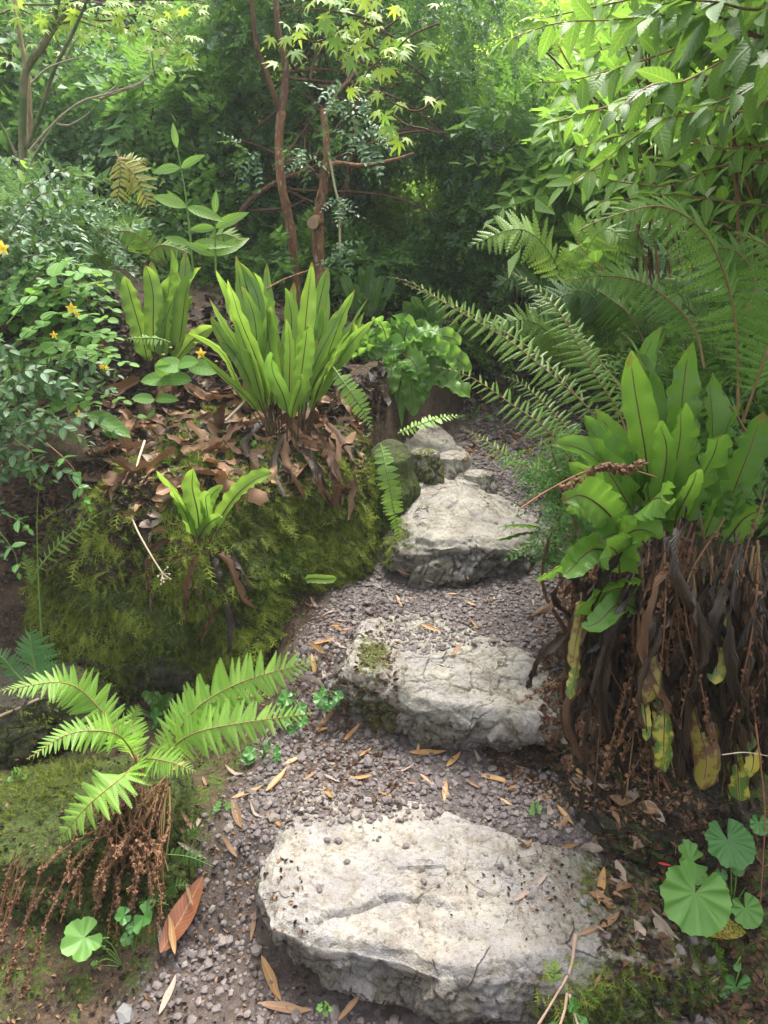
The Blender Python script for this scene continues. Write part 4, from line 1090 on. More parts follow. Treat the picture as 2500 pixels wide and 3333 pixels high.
def onb(px, py, off=.02):
    P, n = pick(px, py); return P + n * off
for (t0, b0, cm, lst) in ((tB, BB, c3, [((1240, 740), (1230, 860), (1260, 1000), (1290, 1110)), ((1270, 740), (1290, 880), (1350, 980), (1400, 1100)), ((1300, 740), (1360, 830), (1430, 950), (1450, 1120)), ((1320, 730), (1400, 800), (1460, 900), (1490, 1080)), ((1250, 760), (1200, 860), (1190, 980), (1195, 1090)), ((1330, 740), (1450, 830), (1500, 960), (1480, 1150)), ((1280, 760), (1330, 900), (1360, 1020), (1420, 1190)), ((1210, 740), (1130, 800), (1080, 860), (1060, 960)), ((1220, 740), (1100, 780), (1000, 820), (960, 900)), ((1310, 750), (1390, 860), (1440, 1020), (1470, 1260))]),
                          (tS, Sp, c5, [((870, 250), (850, 400), (870, 500), (875, 600)), ((900, 260), (930, 380), (980, 520), (990, 720)), ((910, 260), (980, 330), (1030, 420), (1060, 490)), ((830, 250), (760, 290), (700, 310), (660, 330)), ((900, 260), (950, 400), (1010, 520), (1090, 630)), ((860, 260), (830, 330), (830, 450), (850, 560)), ((830, 240), (720, 230), (660, 330), (660, 490)), ((915, 250), (1000, 300), (1040, 360), (1050, 470))])):
    for k, pts in enumerate(lst):
        P = [onb(*cm(*q), .012 + .012 * i) for i, q in enumerate(pts)]
        dead_strap(t0, b0, P, .034 if t0 is tB else .026, 940 + k + (50 if t0 is tS else 0), mat=[M_dead, M_dead_dk, M_dead][k % 3], tw=3)
# ------------------------------------------------------------------ feathery ferns
PIN = {m.name: None for m in ()}
pin_lime = tpl_mesh('pinna', T_pinna, M_fern); pin_mid = tpl_mesh('pinna', T_pinna_s, M_fern_mid)
pin_curl = tpl_mesh('pinna', T_pinna_curl, M_fern_mid); pin_dk = tpl_mesh('pinna', T_pinna_curl, M_fern_dk); pin_simple = tpl_mesh('pinna', T_pinna_simple, M_fern_mid)
def pxw(w, P): return w / FPX * depth_of(P)
def path_px(pts, ys, cm=f): return np.array([W(*cm(*p), y) for p, y in zip(pts, ys)])
# the bright fern low on the left
F1 = W(*f(305, 1660), 1.50)
tF = thing('fern', F1, 'bright lime-green feathery fern spreading at the lower left, brown dead fronds below it', 'fern')
lf = [([(300, 1655), (262, 1600), (215, 1530), (140, 1475), (-5, 1493)], [1.5, 1.55, 1.58, 1.55, 1.44], 100, (0, -.5, 1)),
      ([(300, 1660), (278, 1612), (240, 1582), (150, 1585), (58, 1640)], [1.5, 1.46, 1.40, 1.34, 1.26], 92, (0, -.75, 1)),
      ([(305, 1665), (290, 1655), (262, 1680), (190, 1740), (120, 1822)], [1.5, 1.42, 1.34, 1.28, 1.24], 118, (-.2, -.9, 1)),
      ([(310, 1660), (318, 1640), (340, 1640), (380, 1650), (424, 1668)], [1.5, 1.42, 1.34, 1.29, 1.25], 84, (0, -.8, 1)),
      ([(345, 1650), (378, 1590), (430, 1525), (530, 1470), (692, 1424)], [1.52, 1.54, 1.56, 1.56, 1.52], 118, (.1, -1, .75)),
      ([(345, 1655), (378, 1610), (430, 1580), (530, 1560), (682, 1540)], [1.52, 1.48, 1.45, 1.44, 1.42], 108, (.1, -1, .85)),
      ([(330, 1650), (370, 1570), (415, 1530), (500, 1510), (590, 1500)], [1.54, 1.58, 1.6, 1.6, 1.6], 84, (.1, -1, .8)),
      ([(300, 1650), (290, 1600), (285, 1560), (300, 1520)], [1.54, 1.58, 1.62, 1.64], 60, (0, -1, .5))]
for k, (pts, ys, w, fc) in enumerate(lf):
    P = path_px(pts, ys)
    fern_frond(tF, F1, P, pxw(w * 1.507, P[2]) * 1.12, M_fern, 1000 + k, n=34 if w > 70 else 22, bare=.16 if k < 4 else .10, face=fc, sep=pin_lime, rrad=.0028, side_droop=.12)
# its dead brown fronds
for k in range(42):
    x0 = 250 + 640 * r_.random() ** 1.2; x0 = r_.uniform(300, 560)
    xb = r_.uniform(90, 560); yb = r_.uniform(2850, 3230) - abs(xb - 250) * .5
    P = [W(x0, 2560 + r_.normal(0, 25), 1.44), W(x0 * .6 + xb * .4 + r_.normal(0, 20), 2690 + r_.normal(0, 30), 1.34), W(x0 * .2 + xb * .8 + r_.normal(0, 20), (2690 + yb) / 2, 1.27), W(xb, yb, 1.19 + r_.normal(0, .01))]
    crisp_frond(tF, F1, P, .0115, 1100 + k, 44)
for k in range(9):
    x0 = r_.uniform(-60, 130); P = [W(x0 + 90, r_.uniform(2750, 2900), 1.22), W(x0 + 30, 3000, 1.15), W(x0 - 10, 3120, 1.1), W(x0 - 50, 3260, 1.05)]
    crisp_frond(tF, F1, P, .011, 1160 + k, 44)
for k in range(12):
    x0 = r_.uniform(380, 560); P = [W(x0, 2560, 1.44), W(x0 + r_.normal(-20, 25), 2700, 1.36), W(x0 + r_.normal(-40, 40), r_.uniform(2800, 2950), 1.30)]
    mbk = MB(); tube(mbk, smooth_path(P, 10) - P[0], np.linspace(.0028, .0015, 10), 5); link('stalk', mbk.mesh('stalk', M_rachis), tF, P[0] - F1)
# right: arching ferns
def fern_plant(B, label, specs, seed, mat, sep, rmat=None, cm=c4, rrad=.0036, n=26, name='fern', group=None, side_droop=.3, wk=1.0, **kw):
    t = thing(name, B, label, 'fern', group)
    for k, (pts, ys, w, fc) in enumerate(specs):
        P = path_px(pts, ys, cm)
        fern_frond(t, B, P, pxw(w * K, P[len(P) // 2]) * wk, mat, seed + k, n=int(n), face=fc, sep=sep, rmat=rmat, rrad=rrad, side_droop=side_droop, **kw)
    return t
B1 = W(*c4(1050, 900), 2.1)
fern_plant(B1, 'soft-looking fern with long arching fronds leaning left across the upper path', [
    ([(1030, 890), (900, 720), (760, 590), (540, 410), (300, 270), (130, 165), (10, 133)], [2.1, 2.1, 2.12, 2.15, 2.2, 2.22, 2.22], 165, (.3, -1, .4)),
    ([(1040, 880), (930, 760), (800, 610), (640, 450), (450, 330), (240, 230), (80, 160)], [2.1, 2.2, 2.3, 2.4, 2.5, 2.55, 2.6], 150, (.3, -1, .4)),
    ([(1060, 880), (1020, 730), (900, 540), (760, 290), (640, 170), (540, 110)], [2.1, 2.15, 2.2, 2.3, 2.35, 2.4], 190, (.3, -1, .4)),
    ([(1060, 860), (1030, 640), (950, 520), (860, 400), (740, 270), (620, 180)], [2.15, 2.3, 2.5, 2.6, 2.65, 2.7], 160, (.3, -1, .4)),
    ([(1010, 990), (850, 960), (700, 790), (560, 690), (380, 570), (225, 520)], [2.0, 1.95, 1.95, 2.0, 2.05, 2.1], 150, (.2, -1, .5)),
    ([(1000, 990), (870, 890), (760, 750), (600, 600), (500, 560)], [2.1, 2.2, 2.3, 2.4, 2.4], 140, (.2, -1, .5)),
    ([(960, 1040), (690, 975), (560, 925), (430, 835), (345, 790)], [2.0, 2.0, 2.05, 2.1, 2.15], 130, (.2, -.8, .7))],
    1200, M_fern_mid, pin_curl, cm=c4, rrad=.0026, side_droop=.12, n=30, wk=1.15)
B2 = W(*c4(1540, 900), 1.95)
fern_plant(B2, 'tall fern with a stout brown stalk rising at the right edge and arching over', [
    ([(1530, 730), (1525, 400), (1480, 150), (1380, -60), (1200, -170), (960, -120), (830, -60)], [1.95, 1.95, 1.93, 1.9, 1.87, 1.85, 1.85], 300, (0, -1, .7)),
    ([(1385, 530), (1350, 380), (1270, 270), (1120, 160), (950, 130), (780, 150)], [2.2, 2.25, 2.3, 2.35, 2.35, 2.35], 200, (.2, -1, .5)),
    ([(1550, 760), (1640, 500), (1700, 300), (1720, 100), (1650, 0), (1500, -60)], [1.95, 1.9, 1.9, 1.9, 1.9, 1.9], 300, (0, -1, .5)),
    ([(1560, 760), (1500, 560), (1400, 380), (1290, 250), (1150, 230)], [2.3, 2.5, 2.6, 2.6, 2.6], 260, (.2, -1, .5)),
    ([(1130, 420), (1060, 300), (990, 240), (900, 180), (800, 140)], [2.9, 2.9, 2.9, 2.9, 2.9], 190, (.2, -1, .5)),
    ([(1560, 800), (1500, 700), (1440, 660), (1360, 690)], [1.9, 1.85, 1.8, 1.8], 160, (.0, -1, .7)),
    ([(1560, 300), (1600, 180), (1560, 60), (1460, 10), (1300, 60)], [2.2, 2.3, 2.3, 2.3, 2.3], 280, (.0, -1, .6))],
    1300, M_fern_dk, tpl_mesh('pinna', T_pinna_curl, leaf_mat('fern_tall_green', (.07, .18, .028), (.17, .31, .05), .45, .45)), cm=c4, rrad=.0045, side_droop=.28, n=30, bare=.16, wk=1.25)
# small ferns
q, _ = pick(130, 1830); q = W(*f(85, 1370), 2.0)
fern_plant(q, 'thin upright green fern stalk by the shaded left end of the boulder', [([(90, 1375), (83, 1250), (80, 1130), (84, 1050)], [2.0, 2.0, 2.0, 2.0], 70, (0, -1, .5))], 1400, M_fern_mid, pin_mid, cm=f, rmat=M_rachis_g, bare=.98, n=3)
q2 = W(*f(80, 1232), 2.0)
fern_plant(q2, 'small feathery fern frond slanting up to the right over the boulder\'s left shoulder', [([(78, 1235), (110, 1195), (150, 1155), (222, 1105)], [2.0, 2.0, 2.0, 2.0], 105, (0, -1, .6)), ([(70, 1260), (60, 1230), (50, 1190)], [2.05, 2.05, 2.05], 70, (0, -1, .6))], 1410, M_fern_mid, pin_mid, cm=f, rmat=M_rachis_g, n=14, bare=.02)
q3 = W(*f(85, 1480), 1.75)
fern_plant(q3, 'bluish green feathery fern standing at the left edge above the lime fern', [([(85, 1482), (76, 1440), (68, 1400), (66, 1358)], [1.75, 1.75, 1.75, 1.75], 205, (0, -1, .6)), ([(60, 1482), (30, 1450), (5, 1420), (-30, 1400)], [1.8, 1.8, 1.8, 1.8], 120, (0, -1, .6))], 1420, leaf_mat('fern_blue_green', (.04, .14, .045), (.09, .22, .07), .35, .45), tpl_mesh('pinna', T_pinna_s, leaf_mat('fern_blue_green', (.04, .14, .045), (.09, .22, .07), .35, .45)), cm=f, rmat=M_rachis_g, n=16, bare=.08)
q4 = W(*f(822, 958), 2.42)
fern_plant(q4, 'single comb-like fern frond hanging down between boulder and outcrop', [([(822, 958), (836, 1020), (850, 1100), (868, 1178)], [2.42, 2.36, 2.34, 2.34], 110, (0, -1, .3))], 1430, M_fern_mid, pin_simple, cm=f, rmat=M_rachis_g, n=30, bare=.03, side_droop=.1, ang=80)
q5 = W(*c3(1430, 520), 2.5)
fern_plant(q5, 'slender fern frond trailing down the bank between the two large hart\'s-tongues', [([(1440, 525), (1500, 610), (1560, 700), (1610, 800)], [2.55, 2.5, 2.48, 2.46], 110, (0, -1, .3))], 1440, M_fern_mid, pin_simple, cm=c3, rmat=M_rachis_g, n=18, bare=.05, side_droop=.15, ang=80)
q6 = W(*c4(90, 790), 2.7)
fern_plant(q6, 'pale fern frond lying level over the rocks above the outcrop', [([(60, 810), (160, 770), (260, 740), (350, 735)], [2.6, 2.62, 2.65, 2.68], 85, (0, -.6, 1))], 1450, M_fern, tpl_mesh('pinna', T_pinna_simple, M_fern), cm=c4, rmat=M_rachis_g, n=18, bare=.03, side_droop=.1)
q7 = W(*c3(620, 410), 2.75)
fern_plant(q7, 'little fern frond held level in front of the back-left hart\'s-tongue', [([(735, 418), (680, 400), (600, 398), (530, 405)], [2.75, 2.72, 2.7, 2.68], 85, (0, -.7, 1))], 1460, M_fern_mid, pin_mid, cm=c3, rmat=M_rachis_g, n=14, bare=.03)
q8 = W(*f(400, 1880), 1.32)
for k, (a, b, w, y, lb) in enumerate([((355, 1845), (462, 1872), 46, 1.34, 'small dark green fern frond beside the big brown leaf'), ((405, 1812), (440, 1785), 34, 1.4, 'tiny fern frond under the lime fern, above the big brown leaf'), ((350, 1930), (412, 1912), 40, 1.28, 'small fern frond touching the upper end of the big brown leaf'), ((300, 1950), (365, 1955), 28, 1.25, 'short fern frond over the lobed leaves, lower left')]):
    P = path_px([a, ((a[0] + b[0]) / 2, (a[1] + b[1]) / 2 - 8), b], [y, y - .02, y - .03]); t_ = thing('fern', P[0], lb, 'fern')
    fern_frond(t_, P[0], P, pxw(w * 1.507, P[1]), M_fern_dk, 1470 + k, n=12, tpl=T_pinna_simple, bare=.02, face=(0, -1, .8), rmat=M_rachis_g, rrad=.0016)
P = path_px([(708, 1130 ), (730, 1060), (738, 1000), (740, 950)], [1.02, 1.04, 1.05, 1.05], c8); t_ = thing('fern', P[0], 'small bright fern sprig growing from the front of the nearest step', 'fern')
fern_frond(t_, P[0], P, pxw(90 * K, P[1]), M_fern, 1480, n=12, tpl=T_pinna_s, bare=.02, face=(0, -1, .5), rmat=M_rachis_g, rrad=.0014)
for k, (x, y) in enumerate([(60, 620), (20, 650)]):
    P = path_px([(x - 60, y + 60), (x, y), (x + 60, y - 10), (x + 105, y + 40)], [1.3, 1.28, 1.27, 1.26], c7); t_ = thing('fern', P[0], ['dark fern frond curling in from the left edge beside the dead fronds', 'second dark fern frond at the left edge, partly behind the first'][k], 'fern')
    fern_frond(t_, P[0], P, .09, M_fern_dk, 1490 + k, n=14, tpl=T_pinna_simple, bare=.02, face=(0, -1, .8), rmat=M_rachis_g, rrad=.0016)
# hanging straw-coloured fern, back left, and pale ferns behind
yq = W(*c1(510, 680), 3.9)
fern_plant(yq, 'straw-yellow ragged fern with fronds drooping against the dark back-left slope', [([(500, 650), (520, 720), (515, 800), (500, 905)], [3.9, 3.85, 3.83, 3.82], 150, (0, -1, .2)), ([(520, 690), (570, 740), (610, 810), (650, 905)], [3.9, 3.85, 3.83, 3.82], 170, (0, -1, .2)), ([(500, 690), (560, 690), (600, 700), (640, 690)], [3.9, 3.9, 3.9, 3.9], 90, (0, -1, .2))], 1500, M_fern_yel, tpl_mesh('pinna', strip(ell(.085, .55, .6), 10, 3, .3, .25, teeth=.3), M_fern_yel), cm=c1, n=12, side_droop=.3)
for k, (pts, y, w) in enumerate([([(550, 1130), (550, 1060), (570, 960), (620, 975)], 3.6, 190), ([(330, 1120), (300, 1000), (260, 900), (210, 840)], 3.3, 170), ([(430, 1150), (380, 1050), (330, 960), (280, 930)], 3.4, 150), ([(700, 1150), (640, 1060), (560, 1000), (440, 1010)], 3.5, 150), ([(860, 1120), (900, 1050), (960, 1010), (1050, 1040)], 3.4, 130), ([(620, 1160), (660, 1080), (720, 1060), (830, 1100)], 3.5, 130), ([(480, 1200), (450, 1140), (420, 1100), (340, 1080)], 3.2, 130)]):
    B_ = W(*c1(*pts[0]), y)
    fern_plant(B_, ['pale fern frond arching over just under the straw-yellow fern', 'pale fern frond behind the St John\'s wort, second from the left on the slope', 'leftmost thin-leaved pale fern frond above the St John\'s wort', 'pale fern frond leaning left behind the back-left hart\'s-tongue', 'fern frond curving right under the shorter paired-leaved plant', 'low fern frond between the two paired-leaved plants\' feet', 'short fern frond at the left foot of the back-left hart\'s-tongue'][k], [(pts, [y, y - .05, y - .1, y - .15], w, (0, -1, .5))], 1520 + k, M_fern_mid, pin_mid if k < 3 else None, cm=c1, n=22, group='pale ferns behind the bank', bare=.2)
r2 = np.random.default_rng(5)
for k in range(14):                                  # fern mass right of the path, half shaded
    x = r2.uniform(1500, 2480); y0 = r2.uniform(950, 1250); y = r2.uniform(2.9, 4.2); x = max(x, 1850)
    B_ = W(x, y0 + 60, y); s = r2.choice([-1, 1]); t_ = thing('fern', B_, 'half-shaded feathery fern in the thicket right of the upper path', 'fern', 'ferns right of the upper path')
    for q in range(3):
        ss = s if q == 0 else -s * r2.uniform(-.3, 1)
        P = np.array([B_, B_ + (ss * .10, -.05, .22), B_ + (ss * .26, -.12, .33), B_ + (ss * .48, -.2, .30 + r2.normal(0, .06))]) 
        fern_frond(t_, B_, P, .26, M_fern_mid if k % 2 else M_fern_dk, 1560 + 5 * k + q, n=20, tpl=T_pinna_s, face=(0, -1, .7), rmat=M_rachis_g, rrad=.003, bare=.2)
# ------------------------------------------------------------------ trees, shrubs and the thicket behind
D2 = diamond2(.26); D2b = diamond2(.34, .2); D2n = diamond2(.15)
SP_small = sprig(D2, 7, .26, 60); SP_small2 = sprig(D2, 7, .22, 55, droop=.3); SP_broad = sprig(D2b, 5, .30, 60); SP_narrow = sprig(D2n, 6, .34, 50)
SP_ivy = sprig(D2b, 6, .26, 70, alt=True)
def bark_mat(name, a, b, c, moss=None):
    t = NT(name); P = t.coord('Object')
    m = t.n('ShaderNodeMapping'); t.set(m.inputs[0], P); m.inputs['Scale'].default_value = (1, 1, .35)
    n1 = t.noise(m, 22, 5, .65); n2 = t.noise(m, 60, 5, .7)
    col = t.mix(t.ramp(n1, [(.38, 0.0), (.6, 1.0)]), a, b)
    col = t.mix(t.math('MULTIPLY', t.ramp(n2, [(.56, 0.0), (.62, 1.0)]), .8), col, c)
    if moss: col = t.mix(t.ramp(t.noise(P, 7, 4), [(.42, 0.0), (.56, 1.0)]), col, moss)
    return t.done(t.pbr(col, .8, t.bump(t.math('ADD', n1, n2), .8, .008), .25))
M_bark = bark_mat('cinnamon_bark', (.13, .062, .032), (.27, .13, .065), (.38, .29, .21))
M_bark_dk = bark_mat('dark_bark', (.07, .038, .022), (.15, .075, .04), (.22, .17, .12))
M_bark_gr = bark_mat('mossy_bark', (.10, .10, .05), (.20, .17, .09), (.26, .22, .14), (.07, .11, .03))
def rough_tube(pts, rads, ns=12, n=50, amp=.12, seed=0):
    p = smooth_path(pts, n); rad = np.interp(np.linspace(0, 1, n), np.linspace(0, 1, len(rads)), rads)
    V, F, U = tube_geo(p, rad, ns)
    C = np.repeat(p, ns, 0); d = V - C
    k = .88 + amp * 1.3 * fbm(V, 14, 4, seed) + amp * 1.1 * fbm(V * np.array([1, 1, .3]), 45, 3, seed + 3)
    return C + d * k[:, None], F, U
def trunk(parent, base, pts, rads, mat, seed=0, name='trunk', **kw):
    V, F, U = rough_tube(pts, rads, seed=seed, **kw); P0 = V[:1].mean(0)
    return gf(V, F, U, P0, mat, name, parent, .5, loc=P0 - base)
def foliage(parent, base, blobs, n, tpl, size, mat, seed, outw=.6, hang=.25, name='foliage', shell=.45, stuff=True, jit=.5, szv=.3):
    r = np.random.default_rng(seed); mb = MB()
    B = np.array([b[:3] for b in blobs]); Rr = np.array([b[3:6] for b in blobs])
    wt = Rr.prod(1) ** (2 / 3); k = r.choice(len(B), n, p=wt / wt.sum())
    d = norm(r.normal(0, 1, (n, 3))); rad = (shell + (1 - shell) * r.random(n) ** .7) * r.uniform(.85, 1.15, n)
    P = B[k] + d * Rr[k] * rad[:, None]
    D = norm(d * outw + r.normal(0, jit, (n, 3)) + np.array([0, -.15, -hang]))
    M = frames(D, np.array([0, 0, 1.0]) + r.normal(0, .35, (n, 3)))
    bt = r.random(len(B)); tn = np.clip(.25 + .5 * bt[k] + r.normal(0, .15, n), 0, 1)
    t0 = tri(tpl); t0 = (t0[0], t0[1], t0[2]) + ((t0[3],) if len(t0) > 3 else ())
    scatter(mb, t0, M, P - base, size * np.exp(r.normal(0, szv, n)), tn)
    return link(name, mb.mesh(name, mat, smooth=False), parent, kind='stuff' if stuff else None)
def box_blobs(n, px, py, y, rad, seed, flat=.8, cm=lambda a, b: (a, b)):
    r = np.random.default_rng(seed); out = []
    for k in range(n):
        P = W(*cm(r.uniform(*px), r.uniform(*py)), r.uniform(*y)); q = rad * r.uniform(.6, 1.4)
        out.append((*P, q, q, q * flat))
    return out
def gpos(px, py, y):
    P = W(px, py, y); return drop(P[0], P[1])[0]
def twigs(parent, base, blobs, mat, seed, n, rad=.006):
    """limbs from the base of the shrub into its clumps of leaves"""
    r = np.random.default_rng(seed)
    for k in r.choice(len(blobs), min(n, len(blobs)), replace=False):
        b = np.array(blobs[k][:3]); m = base * .45 + b * .55 + r.normal(0, .12, 3) * np.array([1, 1, .5])
        V, F, U = tube_geo(smooth_path([base, m, b, b + norm(b - base) * blobs[k][3] * .6], 14), np.linspace(rad * 2, rad * .4, 14), 5)
        link('limb', mesh('limb', V - base, [F], mat, U, np.full(len(V), .5)), parent)

# the dark crag behind on the left
th = np.linspace(0, 2 * np.pi, 30, endpoint=False)
crag = np.stack([-4.4 + 3.9 * np.cos(th), 8.6 + 1.6 * np.sin(th)], 1)
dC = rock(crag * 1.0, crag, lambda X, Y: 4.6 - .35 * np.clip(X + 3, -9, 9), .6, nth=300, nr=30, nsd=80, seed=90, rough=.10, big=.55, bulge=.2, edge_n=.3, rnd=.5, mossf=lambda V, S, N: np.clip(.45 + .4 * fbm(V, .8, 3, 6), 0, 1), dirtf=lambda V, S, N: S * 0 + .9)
M_crag = rock_mat('dark_crag', (.07, .065, .055), (.045, .042, .038), (.03, .024, .018), (.014, .011, .009), (.025, .035, .012))
put_rock('cliff', dC, M_crag, 'dark overgrown rock face behind the thicket on the left', 'cliff')

# far bright trees
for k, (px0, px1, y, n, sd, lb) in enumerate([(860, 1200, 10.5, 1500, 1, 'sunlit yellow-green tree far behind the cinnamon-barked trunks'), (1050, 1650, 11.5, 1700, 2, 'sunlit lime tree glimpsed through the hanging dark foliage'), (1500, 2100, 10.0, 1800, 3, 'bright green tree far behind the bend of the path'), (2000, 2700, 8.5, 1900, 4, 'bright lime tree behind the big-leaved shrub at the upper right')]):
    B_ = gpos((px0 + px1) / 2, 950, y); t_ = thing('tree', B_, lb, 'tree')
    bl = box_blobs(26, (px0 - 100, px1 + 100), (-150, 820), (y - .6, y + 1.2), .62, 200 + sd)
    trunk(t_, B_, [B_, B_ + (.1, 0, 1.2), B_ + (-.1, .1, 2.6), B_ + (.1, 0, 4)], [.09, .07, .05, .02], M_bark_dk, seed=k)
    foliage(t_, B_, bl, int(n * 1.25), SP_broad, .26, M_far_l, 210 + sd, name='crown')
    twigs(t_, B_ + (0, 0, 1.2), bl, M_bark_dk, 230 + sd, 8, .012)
# far hedge of darker green to close the bottom of the view
for k, (px0, px1, y) in enumerate([(900, 1500, 7.6), (1450, 2000, 8.0), (1950, 2650, 6.6)]):
    B_ = gpos((px0 + px1) / 2, 950, y); t_ = thing('shrub', B_, ['dim green shrub low behind the cinnamon-barked trunks', 'dim green shrub behind the dark boulder at the path end', 'dim green shrub low behind the ferns at the right'][k], 'shrub')
    bl = box_blobs(20, (px0 - 60, px1 + 60), (620, 1050), (y - .4, y + .6), .42, 240 + k)
    foliage(t_, B_, bl, 2000, SP_small2, .26, [M_small_l, M_bush_dk, M_bush][k], 245 + k); twigs(t_, B_, bl, M_bark_dk, 248 + k, 8)

# the small-leaved evergreen with cinnamon bark
YL = 4.1
LB = gpos(*c1(1300, 1210), YL)
tl = thing('evergreen_tree', LB, 'small-leaved dark evergreen with several cinnamon-brown peeling trunks in the middle', 'tree')
def PL(pts, y0, y1=None):
    y1 = y0 if y1 is None else y1
    return [W(*c1(*q), y0 + (y1 - y0) * i / (len(pts) - 1)) for i, q in enumerate(pts)]
pa = 1 / FPX * K * 4.2
def gnd(P): 
    P = [np.array(q) for q in P]; g = drop(P[0][0], P[0][1])[0]; P[0] = g - np.array([0, 0, .05]); return P
trunk(tl, LB, gnd(PL([(1285, 1215), (1258, 1000), (1222, 830), (1205, 620), (1216, 480)], YL)), [24 * pa, 21 * pa, 19 * pa, 18 * pa, 20 * pa], M_bark, 1)
trunk(tl, LB, PL([(1216, 490), (1236, 300), (1205, 150), (1188, -40)], YL), [17 * pa, 15 * pa, 13 * pa, 11 * pa], M_bark_dk, 2, name='limb')
trunk(tl, LB, PL([(1214, 500), (1160, 340), (1112, 210), (1082, -40)], YL, YL - .15), [12 * pa, 11 * pa, 9 * pa, 7 * pa], M_bark_dk, 3, name='limb')
trunk(tl, LB, gnd(PL([(1400, 1240), (1372, 1010), (1398, 800), (1412, 650), (1395, 468)], YL - .1)), [26 * pa, 24 * pa, 19 * pa, 14 * pa, 13 * pa], M_bark, 4)
trunk(tl, LB, PL([(1402, 500), (1460, 400), (1530, 310), (1565, 150), (1600, 0)], YL, YL + .3), [8 * pa, 9 * pa, 9 * pa, 8 * pa, 6 * pa], M_bark_dk, 5, name='limb')
trunk(tl, LB, gnd(PL([(1455, 1100), (1490, 880), (1520, 640), (1545, 400)], YL + .35)), [15 * pa, 16 * pa, 15 * pa, 10 * pa], M_bark_dk, 6)
trunk(tl, LB, PL([(1415, 735), (1450, 705), (1560, 715), (1700, 690), (1790, 660)], YL - .1, YL), [11 * pa, 10 * pa, 9 * pa, 7 * pa, 4 * pa], M_bark, 7, name='limb')
trunk(tl, LB, PL([(1235, 700), (1290, 685), (1330, 720), (1360, 740)], YL), [8 * pa, 8 * pa, 8 * pa, 5 * pa], M_bark_dk, 8, name='limb')
trunk(tl, LB, PL([(1010, 1000), (1060, 890), (1190, 790), (1330, 735), (1400, 700)], YL + .2, YL + .1), [12 * pa, 12 * pa, 11 * pa, 10 * pa, 8 * pa], M_bark_dk, 9, name='limb')
trunk(tl, LB, PL([(1080, 910), (1220, 900), (1330, 860)], YL + .2), [6 * pa, 5 * pa, 3 * pa], M_bark_dk, 10, name='limb')
# a sawn stub with a pale end
S0, S1 = W(*c1(1372, 955), YL - .1), W(*c1(1352, 962), YL - .2)
trunk(tl, LB, [S0, (S0 + S1) / 2, S1], [.04, .036, .034], M_bark, 11, name='cut_stub', n=8, amp=.04)
dsc = MB(); a_ = np.linspace(0, 2 * np.pi, 14, endpoint=False); dS = norm(S1 - S0); fr = frames(dS[None], np.array([0, 0, 1.0]))[0]
dv = np.concatenate([[[0, 0, 0]], np.stack([np.cos(a_) * .031, 0 * a_, np.sin(a_) * .031], 1)]) @ fr.T
dsc.add(dv + S1 + dS * .004 - LB, np.array([(0, 1 + (k + 1) % 14, 1 + k) for k in range(14)]), np.zeros((15, 2)), .9)
link('cut_face', dsc.mesh('cut_face', simple_mat('sawn_wood', (.22, .14, .08), (.40, .28, .17), 50)), tl)
# flakes of bark
r3 = np.random.default_rng(8)
for k in range(34):
    a, b = [((1258, 1000), (1222, 830)), ((1372, 1010), (1398, 800)), ((1398, 800), (1412, 650))][k % 3]
    u = r3.random(); c = (a[0] * (1 - u) + b[0] * u + r3.normal(0, 12), a[1] * (1 - u) + b[1] * u)
    P = W(*c1(*c), YL - .14 + r3.normal(0, .01)); M = frames(np.array([[r3.normal(0, .3), -.4, r3.choice([-1, 1])]]), np.array([0, -1, 0.2]))[0]
    if k == 0: fl = tpl_mesh('bark_flake', strip(ell(.3), 4, 3, .8, .3), M_bark)
    put_leaf('bark_flake', fl, tl, P - LB, M, r3.uniform(.02, .045))
blobs = (box_blobs(20, (560, 1150), (340, 600), (4.6, 5.6), .22, 301) + box_blobs(8, (560, 1000), (-60, 90), (4.6, 5.6), .24, 309) + box_blobs(7, (430, 1150), (130, 330), (4.6, 5.6), .14, 310) + box_blobs(22, (1140, 1720), (-60, 420), (4.3, 5.6), .20, 302)
         + box_blobs(20, (1100, 1640), (380, 640), (4.4, 5.2), .17, 303) + box_blobs(12, (1480, 1740), (420, 860), (4.3, 4.8), .17, 304)
         + box_blobs(20, (700, 1150), (500, 860), (4.9, 5.6), .2, 305) + box_blobs(10, (880, 1500), (-120, 60), (4.4, 5.2), .26, 306))
foliage(tl, LB, blobs, 3900, SP_small, .15, M_small, 310, name='crown', hang=.45)
foliage(tl, LB, blobs, 1700, SP_small, .14, M_small_b, 311, name='young_leaves', hang=.3, shell=.85)
foliage(tl, LB, box_blobs(22, (900, 1250), (300, 900), (5.0, 5.8), .22, 307) + box_blobs(16, (1200, 1600), (560, 900), (4.8, 5.6), .2, 308), 3300, SP_small, .15, M_small_l, 312, name='light_leaves', hang=.3)
twigs(tl, W(*c1(1210, 560), YL + .3) , [tuple(np.array(b[:3])) + b[3:] for b in blobs], M_bark_dk, 313, 0)
for k in range(34):
    i = r3.integers(0, len(blobs)); b = np.array(blobs[i][:3]); s0 = W(*c1(r3.uniform(1190, 1530), r3.uniform(100, 900)), YL + .25)
    V, F, U = tube_geo(smooth_path([s0, s0 * .5 + b * .5 + (0, 0, .12), b], 12), np.linspace(.010, .003, 12), 5)
    link('limb', mesh('limb', V - LB, [F], M_bark_dk, U, np.full(len(V), .5)), tl)
